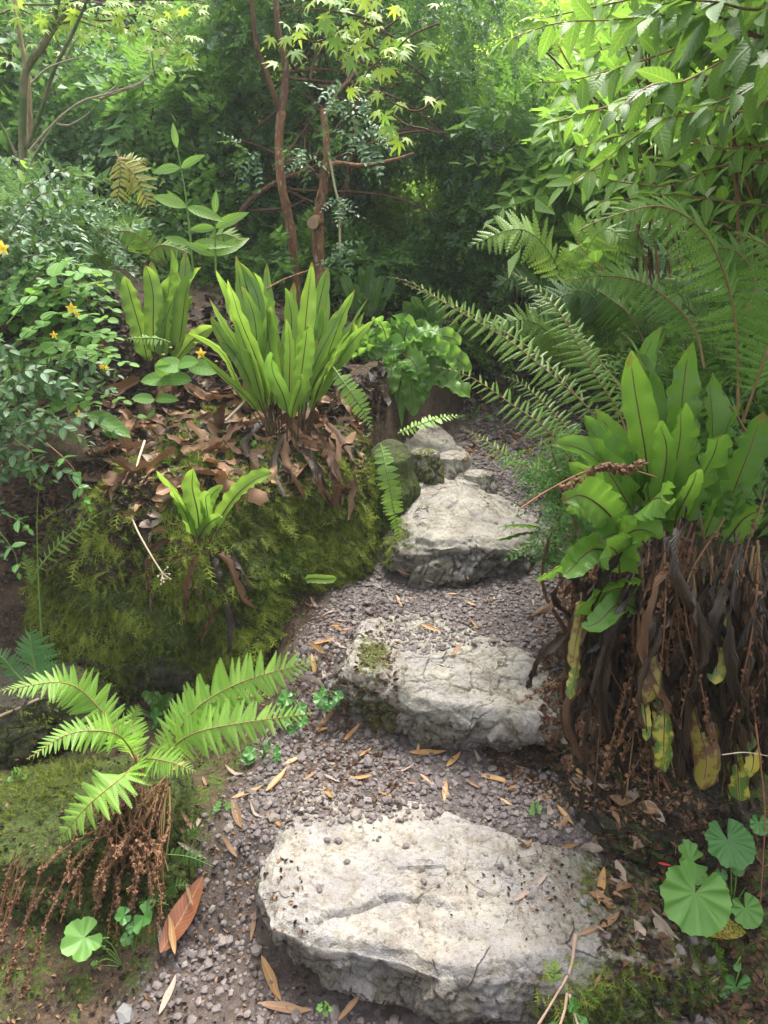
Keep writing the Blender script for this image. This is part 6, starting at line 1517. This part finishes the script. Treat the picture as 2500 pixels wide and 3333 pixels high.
moss_ground(2500, (.45, 1.1, .95, 1.6), .014, 13, lambda x, y: sstep(.0, .3, fbm2(x, y, 6, 3, 62)), M_moss)
moss_ground(2200, (-.2, .65, 1.62, 1.80), .007, 14, lambda x, y: sstep(-.1, .3, fbm2(x, y, 8, 3, 63)), M_moss_g)

# ------------------------------------------------------------------ fallen leaves
def bent(tpl, ax, ay, seed=0, crump=0):
    V = tpl[0].copy(); r = np.random.default_rng(seed)
    y = V[:, 1]; th_ = ay * (y - .5); V[:, 2] += (1 - np.cos(th_)) / max(abs(ay), .1) * (1 if ay >= 0 else -1) * .9
    V[:, 2] += ax * V[:, 0] ** 2
    V[:, 2] += crump * fbm(V + seed, 5, 2, seed); V[:, 0] += crump * .5 * fbm(V + seed + 9, 4, 2, seed + 4)
    V[:, 1] -= .5
    return V, tpl[1], tpl[2]
will = strip(ell(.085, .9, .75), 10, 5, .1, 0); ovl = strip(ell(.20, .85, .7), 10, 5, .1, 0); blk = strip(lambda v: .12 * min(1, v * 12) * min(1, (1 - v) * 5) + .004, 14, 5, .1, 0)
M_dead_l = leaf_mat('dead_frond_tan', (.11, .055, .028), (.34, .19, .10), .10, .7, veins=26, vein_str=.2, tcol=(1.1, .8, .5), bump=.6)
DRY = {}
for key, tp, mats in (('w', will, (M_dry, M_dry_or, M_dry_grey)), ('o', ovl, (M_dry, M_dry, M_dry_grey)), ('s', blk, (M_dry, M_dead_l, M_dead))):
    DRY[key] = []
    for k in range(6):
        g = bent(tp, [1.5, 4, -1, 6, 2, -3][k], [.5, -.9, 1.6, .8, -1.8, 2.4][k], k, .03 if key == 'w' else .10)
        for m in mats: DRY[key].append(tpl_mesh('dry_leaf', g, m))
r7 = np.random.default_rng(31)
def lay(px, py, me, size, label, group=None, tilt=.25, cat='leaf', name='dry_leaf', ang=None, lift=.004, world=None):
    P, n = pick(px, py) if world is None else drop(*world)
    n = norm(n + r7.normal(0, tilt, 3)); M = rot_up(n[None], np.array([r7.uniform(0, 6.28) if ang is None else ang]))[0]
    o = put_leaf(name, me, None, P + n * lift, M, size)
    o['label'] = label; o['category'] = cat
    if group: o['group'] = group
    return o
def seg(cm, a, b, me, label, wide=1.0, lift=.006, group=None, name='dry_leaf', dz=(0, 0)):
    A, n = pick(*cm(*a)); B, n2 = pick(*cm(*b)); A = A + np.array([0, 0, dz[0]]); B = B + np.array([0, 0, dz[1]]); L = np.linalg.norm(B - A); n = norm(n + n2 + np.array([0, -.2, .4]))
    if L > .35: B = A + (B - A) / L * .2; L = .2
    M = frames(norm(B - A)[None], n)[0]; o = put_leaf(name, me, None, (A + B) / 2 + n * lift, M, (L * wide, L, L)); o['label'] = label; o['category'] = 'leaf'
    if group: o['group'] = group
    return o
mw = lambda c, k=0: tpl_mesh('dry_leaf', bent(will, 2, .5 + k, abs(int(k * 7)) + 3, .025), c)
W1 = [mw(M_dry_or), mw(M_dry_or, -.9), mw(M_dry), mw(M_dry_grey), mw(M_dry, .8)]
for a, b, m, wd, lb in [
    ((105, 75), (270, 68), 0, 1.0, 'tan willow-shaped leaf lying level just below the second step'), ((150, 25), (146, 74), 0, 1.4, 'short tan leaf pointing up at the foot of the second step'), ((268, 135), (330, 70), 0, 1.2, 'orange-tan leaf slanting among the gravel below the second step'),
    ((400, 160), (560, 205), 1, .9, 'long tan leaf lying across the gravel between the two lower steps'), ((264, 180), (262, 287), 1, 1.1, 'orange leaf standing upright against the back edge of the nearest step'), ((745, 300), (818, 386), 0, 1.1, 'orange leaf by the right back corner of the nearest step'),
    ((835, 178), (805, 240), 2, 1.2, 'pinkish brown leaf on the gravel near the dead fern fronds'), ((815, 260), (895, 312), 2, 1.3, 'pinkish tan curved leaf at the right of the lower gravel'), ((498, 270), (552, 300), 0, 1.5, 'short tan leaf near the back middle of the nearest step'), ((155, 165), (205, 205), 0, 1.3, 'short orange-tan leaf on gravel behind the nearest step\'s left half'),
    ((555, 718), (708, 590), 3, .7, 'rolled brown strip of leaf lying on the nearest step'), ((945, 572), (920, 736), 0, .9, 'narrow yellow-orange leaf beside the crumpled brown ones on the nearest step'), ((755, 485), (835, 462), 2, .8, 'thin tan leaf on the right part of the nearest step'),
    ((1145, 750), (1272, 888), 3, 1.0, 'greyish pointed leaf lying by the mottled oval leaf'), ((1185, 762), (1335, 770), 0, .9, 'golden leaf tucked under the round green leaves'), ((930, 830), (1010, 765), 2, 1.2, 'brown leaf bridging a crack on the nearest step\'s right part'), ((835, 860), (935, 815), 2, .9, 'narrow brown leaf at the top of the forked twig'),
    ((885, 1095), (932, 1020), 2, 1.3, 'brown leaf caught in moss on the face of the nearest step'), ((1000, 540), (1045, 640), 3, 1.8, 'curled pale grey leaf among the heap on the nearest step'), ((965, 625), (1180, 680), 3, .9, 'long crumpled greyish leaf on the mossy right end of the nearest step')]:
    seg(c8, a, b, W1[m], lb, wd)
for a, b, m, wd, lb in [
    ((1000, 275), (1142, 215), 0, 1.0, 'golden leaf arching over the moss left of the nearest step'), ((1150, 245), (1240, 138), 0, 1.0, 'golden tan leaf leaning up beside the arched one'), ((1220, 130), (1300, 85), 0, 1.3, 'mottled yellow-brown leaf at the gravel edge'), ((1005, 280), (1045, 402), 2, 1.2, 'brown leaf hanging down from the arched golden leaf'),
    ((690, 1210), (765, 1032), 3, 1.0, 'pale brown leaf pointing up from the gravel, bottom left'), ((1130, 955), (1215, 1152), 0, 1.0, 'tan leaf slanting down under the nearest step\'s lower left corner'), ((1120, 1160), (1350, 1192), 2, 1.0, 'dull brown leaf lying flat at the bottom edge below the nearest step'), ((1465, 1228), (1568, 1105), 2, .9, 'brown leaf in the shade under the front of the nearest step'),
    ((1105, 750), (1085, 882), 2, 1.0, 'brown folded leaf against the left end of the nearest step'), ((685, 800), (702, 925), 3, 1.0, 'grey-brown leaf standing left of the big brown leaf'), ((770, 448), (897, 522), 3, .8, 'rolled grey leaf above the small fern fronds'), ((1310, 195), (1370, 150), 2, 1.0, 'tan leaf on gravel behind the left end of the nearest step')]:
    seg(c7, a, b, W1[m], lb, wd)
big = tpl_mesh('dry_leaf', bent(strip(ell(.165, .9, .75), 16, 7, .12, 0), 1.0, .35, 2, .03), leaf_mat('rhododendron_leaf_brown', (.13, .045, .02), (.24, .09, .04), .08, .4, midrib=(.30, .16, .08), mid_w=.03, veins=14, vein_str=.1, tcol=(1.1, .8, .5)))
seg(c7, (708, 950), (888, 608), big, 'large leathery reddish-brown leaf standing against the bank, lower left', 1.0, .02, dz=(.01, .0))
seg(c7, (765, 958), (738, 785), W1[0], 'slim tan leaf resting on the big reddish-brown leaf', 1.0, .036); seg(c7, (818, 638), (850, 736), W1[2], 'small brown leaf across the top of the big reddish-brown leaf', 1.0, .04)
mot = tpl_mesh('mottled_leaf', bent(strip(ell(.24, .85, .7), 12, 5, .12, 0), 1, .5, 5, .02), leaf_mat('mottled_leaf', (.22, .22, .03), (.34, .30, .05), .2, .3, midrib=(.25, .16, .05), mid_w=.02, blotch=(.12, .055, .02)))
seg(c8, (1285, 800), (1552, 868), mot, 'oval leaf mottled yellow-green and brown at the nearest step\'s right corner', 1.0, .02, name='mottled_leaf')
for a, b, m, lb in [((345, 478), (400, 500), 0, 'tan leaf on the middle gravel, right of centre'), ((158, 575), (242, 606), 0, 'tan leaf at the back edge of the second step'), ((298, 715), (332, 658), 2, 'upright brown leaf on top of the second step'), ((268, 448), (322, 446), 0, 'tan leaf on the middle gravel below the outcrop'), ((222, 395), (235, 418), 2, 'tiny brown leaf at the foot of the outcrop')]:
    seg(c6, a, b, W1[m], lb, 1.2)
def strew(n, box, key, size, label, group, seed, tilt=.35, cm=lambda a, b: (a, b), lift=.006):
    r = np.random.default_rng(seed)
    for k in range(n):
        me = DRY[key][r.integers(0, len(DRY[key]))]
        lay(*cm(r.uniform(box[0], box[1]), r.uniform(box[2], box[3])), me, size * r.uniform(.65, 1.3), label, group, tilt, lift=lift, name='dead_frond' if key == 's' else 'dry_leaf')
strew(120, (330, 1150, 1270, 1600), 's', .16, 'curled brown dead frond piece heaped under the tall hart\'s-tongue fern', 'dead frond pieces heaped on the left bank', 51, .6, lift=.015)
strew(40, (300, 1150, 1250, 1560), 'o', .08, 'dry brown leaf among the heap on top of the boulder', 'dry leaves heaped on the left bank', 52, .6, lift=.012)
strew(16, (420, 560, 1500, 1750), 'o', .07, 'dry leaf caught on the boulder\'s left shoulder', 'dry leaves on the boulder\'s left shoulder', 53, .5)
strew(26, (1010, 1150, 1960, 2420), 'w', .085, 'tan willow-shaped leaf strewn between the boulder and the second step', 'leaves strewn left of the second step', 54)
strew(26, (1020, 1900, 2440, 2640), 'w', .065, 'dry willow-shaped leaf on the gravel between the two lower steps', 'leaves on the lower gravel', 55)
strew(26, (1700, 2150, 2480, 2760), 'o', .055, 'crumpled brown leaf piled at the foot of the dead fern skirt', 'brown leaves piled right of the lower gravel', 56, .5)
strew(16, (1800, 1960, 2000, 2450), 'o', .05, 'crumpled brown leaf at the right edge of the middle gravel', 'brown leaves right of the second step', 57, .5)
strew(14, (1850, 2250, 2850, 3050), 'o', .055, 'crumpled brown leaf on the right part of the nearest step', 'brown leaves on the nearest step', 58, .3)
strew(18, (1600, 1900, 1180, 1480), 'w', .10, 'tan leaf lying on the upper path', 'leaves on the upper path', 59, .2)
strew(14, (1300, 1800, 1850, 2050), 'w', .05, 'small dry leaf on the middle gravel', 'leaves on the middle gravel', 60, .2)
strew(10, (560, 1000, 2500, 2760), 'w', .06, 'dry leaf on the dark moss between the lime fern and the nearest step', 'leaves on the moss below the lime fern', 61, .4)
for (x, y_, s, lb) in [(730, 1030, .17, 'large curled brown frond coiled in the middle of the leaf heap'), (560, 960, .15, 'folded tan-brown leaf at the left of the heap'), (900, 900, .14, 'curled brown frond at the foot of the tall hart\'s-tongue fern')]:
    lay(*c3(x * 1.1, y_ * .85), DRY['s'][int(x) % 5], s, lb, None, .5, lift=.03)
# litter too fine to count
def litter(n, sampler, size, seed, mats, name='leaf_litter'):
    r = np.random.default_rng(seed); mb = MB(); tp = [tri(bent(strip(ell(w, .9, .7), 3, 3, .3, 0), 2, a, k, .08)) for k, (w, a) in enumerate([(.12, 1), (.25, -1), (.05, .3), (.3, 2)])]
    P, Nn = [], []
    for k in range(n):
        a, b = pick(*sampler(r)); P.append(a); Nn.append(b)
    P = np.array(P); Nn = norm(np.array(Nn) + r.normal(0, .35, (n, 3))); M = rot_up(Nn, r.uniform(0, 6.28, n)); w = r.integers(0, 4, n)
    for q in range(4):
        m = w == q; scatter(mb, tp[q], M[m], P[m] + Nn[m] * .003, size * depth_scale(P[m]) * r.uniform(.5, 1.5, m.sum()), r.random(m.sum()), mi=q % len(mats))
    return link(name, mb.mesh(name, mats, smooth=False), kind='stuff')
def depth_scale(P): return np.ones(len(P))
litter(2600, lambda r: (r.uniform(280, 1200), r.uniform(1230, 1620)), .035, 71, [M_dead, M_dry, M_dry_grey, M_dead_dk])
litter(1500, lambda r: (r.uniform(950, 1300), r.uniform(1950, 2650)), .016, 72, [M_dry, M_dead, M_dry_grey, M_dead])
litter(2300, lambda r: (lambda u, v: (1560 + 700 * u + 100 * v, 2430 + 330 * v * (.45 + .55 * u)))(r.random(), r.random()), .016, 73, [M_dead, M_dry, M_dead, M_dead_dk])
litter(1500, lambda r: (r.uniform(1760, 1980), r.uniform(1850, 2500)), .022, 74, [M_dead, M_dry, M_dead_dk, M_dead])
litter(2400, lambda r: (r.uniform(0, 1000), r.uniform(2250, 3330)), .011, 75, [M_dead, M_dry, M_dead, M_dead_dk])
litter(420, lambda r: (r.normal(1900, 200), r.normal(2880, 80)), .009, 76, [M_dead, M_dry, M_dead, M_dead_dk])
litter(1300, lambda r: (r.uniform(1500, 1950), r.uniform(1120, 1500)), .03, 77, [M_dry, M_dry_or, M_dry_grey, M_dead])
litter(1500, lambda r: (r.uniform(1950, 2500), r.uniform(2600, 3330)), .022, 78, [M_dead_dk, M_dead, M_dry, M_dead_dk])
litter(2200, lambda r: (r.uniform(0, 1250), r.uniform(950, 1350)), .06, 79, [M_dead, M_dead_dk, M_dry, M_dead_dk])
litter(1200, lambda r: (r.uniform(0, 500), r.uniform(1500, 1900)), .03, 80, [M_dead, M_dead_dk, M_dry, M_dead_dk])

# ------------------------------------------------------------------ small plants
me_geum = tpl_mesh('leaf', T_geum, M_geum); me_geum_dk = tpl_mesh('leaf', T_geum, M_geum_dk); me_clov = tpl_mesh('leaf', T_clover, M_geum)
me_lob = tpl_mesh('leaf', lobed_round(20, 5, .20, .15, True), M_geum_dk); me_lob2 = tpl_mesh('leaf', lobed_round(20, 5, .20, .15, True), M_geum)
def disc_leaf(parent, base, cm, c, w, y, mesh_, up=(0, -.6, .8), dirv=(0, -.6, -.8), petiole=None):
    C = W(*cm(*c), y); s = w * K / FPX * depth_of(C); d = np.array(dirv, float)
    M = frames(norm(d)[None], np.array(up, float))[0]; o = put_leaf('leaf', mesh_, parent, C - M[:, 1] * s * .12 - base, M, s)
    if petiole is not None:
        V, F, U = tube_geo(smooth_path([petiole, (petiole + C) / 2 + (0, 0, .02), C - M[:, 1] * s * .08 - M[:, 2] * .004], 8), .0014, 4); link('petiole', mesh('petiole', V - base, [F], M_green_stem, U, np.full(len(V), .5)), parent)
    return o
G1 = pick(*c8(1500, 760))[0]; tg1 = thing('plant', G1, 'plant with round scalloped bright green leaves at the lower right corner', 'plant')
for c, w, dy, m, dv in [((1345, 672), 300, -.02, me_geum, (-.35, -.5, -.6)), ((1330, 540), 185, .05, me_geum, (-.6, -.3, .3)), ((1485, 445), 215, .09, me_geum_dk, (.1, -.6, -.4)), ((1560, 738), 145, .0, me_geum, (.3, -.5, -.6)), ((1525, 565), 60, .05, me_geum_dk, (0, -.6, -.5)), ((1455, 590), 55, .05, me_geum_dk, (0, -.6, -.5)), ((1590, 620), 90, .07, me_geum_dk, (.3, -.3, .2))]:
    disc_leaf(tg1, G1, c8, c, w, G1[1] + dy - .03, m, dirv=dv, petiole=G1)
G2 = pick(*c8(1540, 960))[0]; tg2 = thing('plant', G2, 'lone round-leaved seedling below the mossy corner of the nearest step', 'plant')
disc_leaf(tg2, G2, c8, (1522, 1082), 165, G2[1] - .05, me_geum_dk, dirv=(.0, -.4, -.9), petiole=G2); disc_leaf(tg2, G2, c8, (1525, 990), 36, G2[1] - .04, me_geum_dk, petiole=G2); disc_leaf(tg2, G2, c8, (1620, 370), 90, G2[1] + .1, me_geum_dk)
for cen, lst, lb in [((530, 990), [((365, 865), 170, (-.6, -.5, .0)), ((350, 1035), 165, (-.2, -.6, -.6)), ((455, 868), 36, (0, -.5, .5)), ((440, 905), 36, (0, -.5, .5)), ((408, 975), 30, (0, -.5, 0))], 'seedling with two three-lobed toothed leaves on the gravel, bottom left'), ((580, 930), [((625, 770), 140, (.5, -.5, .3)), ((535, 770), 75, (-.5, -.5, .3)), ((575, 820), 60, (0, -.5, 0)), ((550, 868), 55, (-.2, -.5, -.3))], 'seedling with deep green lobed leaves left of the big brown leaf')]:
    Gq = pick(*c7(*cen))[0]; t_ = thing('plant', Gq, lb, 'plant')
    for k, (c, w, dv) in enumerate(lst): disc_leaf(t_, Gq, c7, c, w, Gq[1] - .02, me_lob2 if 'three' in lb else me_lob, dirv=dv, petiole=Gq)
for cm, cen, spread, n, w, lb in [(c5, (1415, 890), 45, 6, 62, 'small dark compound-leaved seedling touching the left side of the second step'), (c5, (1265, 915), 50, 6, 70, 'low lobed-leaved seedling left of the second step'), (c5, (1270, 1000), 40, 4, 60, 'dark lobed seedling under the tip of the lime fern'), (c7, (1140, 85), 75, 9, 60, 'spreading clump of dark lobed leaves under the lime fern\'s right fronds'), (c5, (690, 1000), 45, 3, 90, 'ivy-like seedling in the heart of the lime fern'),
                              (c3, (1185, 800), 25, 3, 45, 'tiny bright seedling on the leaf heap under the tall fern'), (c3, (1075, 850), 20, 2, 42, 'tiny pale seedling in the middle of the leaf heap'), (c3, (1205, 945), 15, 2, 34, 'pale green seedling on moss at the boulder top'), (c7, (1400, 1175), 25, 4, 30, 'bright tiny seedling at the bottom edge below the nearest step'), (c8, (655, 310), 25, 5, 26, 'tiny green seedling in the gravel behind the nearest step'),
                              (c7, (960, 300), 25, 3, 34, 'round-leaved seedling on the moss by the arched golden leaf'), (c4, (390, 745), 60, 9, 50, 'low round-leaved seedlings at the left rim of the upper path'), (c7, (70, 170), 40, 6, 34, 'frilly little seedling above the dead fronds at the left edge'), (c8, (800, 1215), 90, 6, 60, 'leafy seedlings at the bottom edge under the forked twig')]:
    Gq = pick(*cm(*cen))[0]; t_ = thing('seedling', Gq, lb, 'seedling'); q = np.random.default_rng(int(cen[0]))
    for k in range(n):
        a = 6.28 * k / n + q.normal(0, .3); c = (cen[0] + math.cos(a) * spread * q.uniform(.6, 1), cen[1] + math.sin(a) * spread * .7)
        disc_leaf(t_, Gq, cm, c, w * q.uniform(.7, 1.1), Gq[1] - .02 - .01 * q.random(), me_lob if w > 50 else me_clov, dirv=(math.cos(a), -.5, -math.sin(a) * .6), petiole=Gq + np.array([0, 0, .003]))
q = pick(*c5(690, 990))[0]; t_ = thing('harts_tongue_fern', q, 'young glossy hart\'s-tongue fern half hidden behind the lime fern', 'fern')
for k, (a, w) in enumerate([((640, 860), .04), ((690, 870), .035), ((745, 870), .035), ((530, 950), .022)]): hart_frond(t_, q, q, W(*c5(*a), q[1] + .02), w, M_hart_dk, 670 + k, stipe=.1, bow=(0, 0, .05), wave=.1)
# grassy blades near the lower left
# pale dead flower stalk over the boulder
P = [W(*c3(625, 842), 2.45), W(*c3(590, 960), 2.33), W(*c3(568, 1128), 2.22), W(*c5(585, 150), 2.14), W(*c5(650, 270), 2.08), W(*c5(700, 350), 2.05)]
t_ = thing('dead_stalk', P[0], 'pale bent dead flower stalk with a small seed head hanging over the boulder', 'stalk'); M_straw = simple_mat('straw', (.42, .33, .22), (.62, .52, .38), 50)
V, F, U = tube_geo(smooth_path(P, 30), np.linspace(.0045, .0022, 30), 6); link('stalk', mesh('stalk', V - P[0], [F], M_straw, U, np.full(len(V), .5)), t_)
mb = MB()
for k in range(16):
    d = norm(r7.normal(0, .7, 3) + np.array([.2, -.2, -.7])) * r7.uniform(.02, .045); V, F, U = tube_geo([P[-1], P[-1] + d * .5, P[-1] + d], .0008, 3); mb.add(V - P[0], F, U, .7); mb.add(IV * .0035 + P[-1] + d - P[0], IF, None, .9)
link('seed_head', mb.mesh('seed_head', M_straw), t_)
def twig(cm, paths, ys, rad, mat, lb, name='twig', cat='twig'):
    B_ = W(*cm(*paths[0][0]), ys[0]); t = thing(name, B_, lb, cat)
    for k, pts in enumerate(paths):
        yy = np.linspace(ys[0], ys[1], len(pts)) if k == 0 else np.linspace(ys[2], ys[3], len(pts)); V, F, U = rough_tube([W(*cm(*q), y) for q, y in zip(pts, yy)], [rad, rad * .8, rad * .7], ns=7, n=24, amp=.25, seed=k)
        link('stem', mesh('stem', V - B_, [F], mat, U, np.full(len(V), .5)), t)
twig(c8, [[(828, 850), (805, 1000), (740, 1120), (665, 1245)], [(792, 1105), (780, 1180), (760, 1245)], [(800, 1110), (818, 1180), (838, 1245)]], (1.10, .98, 1.02, .97), .0042, simple_mat('twig_tan', (.26, .17, .11), (.48, .35, .25), 60), 'forked dead twig leaning on the front of the nearest step')
twig(c8, [[(1605, -60), (1625, 100), (1645, 300), (1640, 500), (1625, 720)]], (1.3, 1.2), .0022, simple_mat('red_stem', (.16, .05, .03), (.30, .12, .07), 60), 'long thin red-brown bramble stem hanging at the right edge')
twig(c4, [[(590, 1135), (720, 1050), (900, 965), (1050, 965), (1180, 1000)]], (1.45, 1.55), .0022, simple_mat('red_stem', (.22, .08, .05), (.38, .18, .10), 60), 'reddish dead fern stalk sticking out left from the big right-hand clump')
twig(c3, [[(1145, 190), (1240, 140), (1340, 105)]], (2.9, 2.9), .005, M_bark, 'reddish fallen stick behind the tall hart\'s-tongue fern')
twig(c3, [[(975, 755), (1030, 700), (1080, 645)]], (2.6, 2.7), .006, M_straw, 'short pale stick lying on the leaf heap')
twig(c5, [[(0, 970), (90, 930), (170, 895)]], (1.8, 1.85), .007, simple_mat('twig_tan', (.26, .17, .11), (.48, .35, .25), 60), 'tan stick lying at the left edge above the flat stone')
twig(c8, [[(168, 380), (165, 420), (155, 460)]], (1.42, 1.38), .0012, M_stipe, 'tiny dark twig lying on the nearest step')
twig(c8, [[(1460, 75), (1560, 65), (1659, 80)]], (1.3, 1.3), .0018, M_straw, 'thin straw-coloured stem crossing the hanging old fronds')
for (x, y_, s, lb) in [(1430, 455, .0085, 'dark pebble near the back left of the nearest step'), (1460, 448, .008, 'slate pebble beside another at the back left of the nearest step')]:
    pass
PBM = [mesh('pebble', v, [IF], M_peb, u, np.full(12, .5), smooth=False) for v, _f, u in PEB]
for k, (cm, x, y_, s) in enumerate([(c7, 1412, 447, .010), (c7, 1460, 450, .011), (c7, 1500, 540, .009), (c7, 1380, 660, .009), (c7, 1525, 325, .009), (c7, 1590, 340, .010), (c7, 1632, 338, .009), (c8, 505, 562, .011), (c8, 540, 590, .010), (c8, 620, 560, .010), (c8, 652, 530, .010), (c8, 418, 680, .009), (c8, 232, 640, .006), (c8, 162, 575, .009), (c8, 172, 625, .009), (c8, 632, 688, .008), (c8, 785, 498, .010), (c8, 690, 445, .012), (c8, 745, 420, .010), (c8, 1280, 920, .012), (c8, 1330, 880, .014), (c8, 1415, 960, .012), (c8, 955, 858, .013), (c8, 1185, 595, .008), (c8, 600, 385, .009)]):
    lay(*cm(x, y_), PBM[k % 8], s * 1.25, 'loose slate pebble lying on the nearest step', 'pebbles on the nearest step', .15, cat='stone', name='pebble', lift=.003)
wq = mesh('pebble', IV * np.array([1, .8, .5]), [IF], simple_mat('white_quartz', (.13, .125, .12), (.24, .235, .23), 60, .5), np.zeros((12, 2)), np.full(12, .5), smooth=False)
lay(*c8(855, 718), wq, .015, 'whitish stone among the crumpled leaves on the nearest step', cat='stone', name='pebble'); lay(*c7(540, 1200), wq, .026, 'pale grey stone larger than its neighbours at the bottom left edge', cat='stone', name='pebble')
red = tpl_mesh('red_petal', bent(will, 2, .5, 3), simple_mat('red_petal_mat', (.6, .03, .04), (.75, .08, .08), 60, .5)); seg(c8, (1178, 535), (1235, 548), red, 'tiny red petal lying in the brown litter at the right', 1.2, name='red_petal')

# ------------------------------------------------------------------ the damp air
hz = bpy.data.meshes.new('haze'); x0, x1, y0, y1, z0, z1_ = -61, 61, -9, 81, -3, 17
hz.from_pydata([(x, y, z) for x in (x0, x1) for y in (y0, y1) for z in (z0, z1_)], [], [(0, 1, 3, 2), (4, 6, 7, 5), (0, 4, 5, 1), (2, 3, 7, 6), (0, 2, 6, 4), (1, 5, 7, 3)])
th_z = NT('damp_air'); pv = th_z.n('ShaderNodeVolumePrincipled'); pv.inputs['Color'].default_value = (.93, .97, 1, 1); pv.inputs['Density'].default_value = .0034; pv.inputs['Anisotropy'].default_value = .3
th_z.t.links.new(pv.outputs[0], th_z.out.inputs['Volume']); hz.materials.append(th_z.m)
link('haze', hz, kind='stuff')
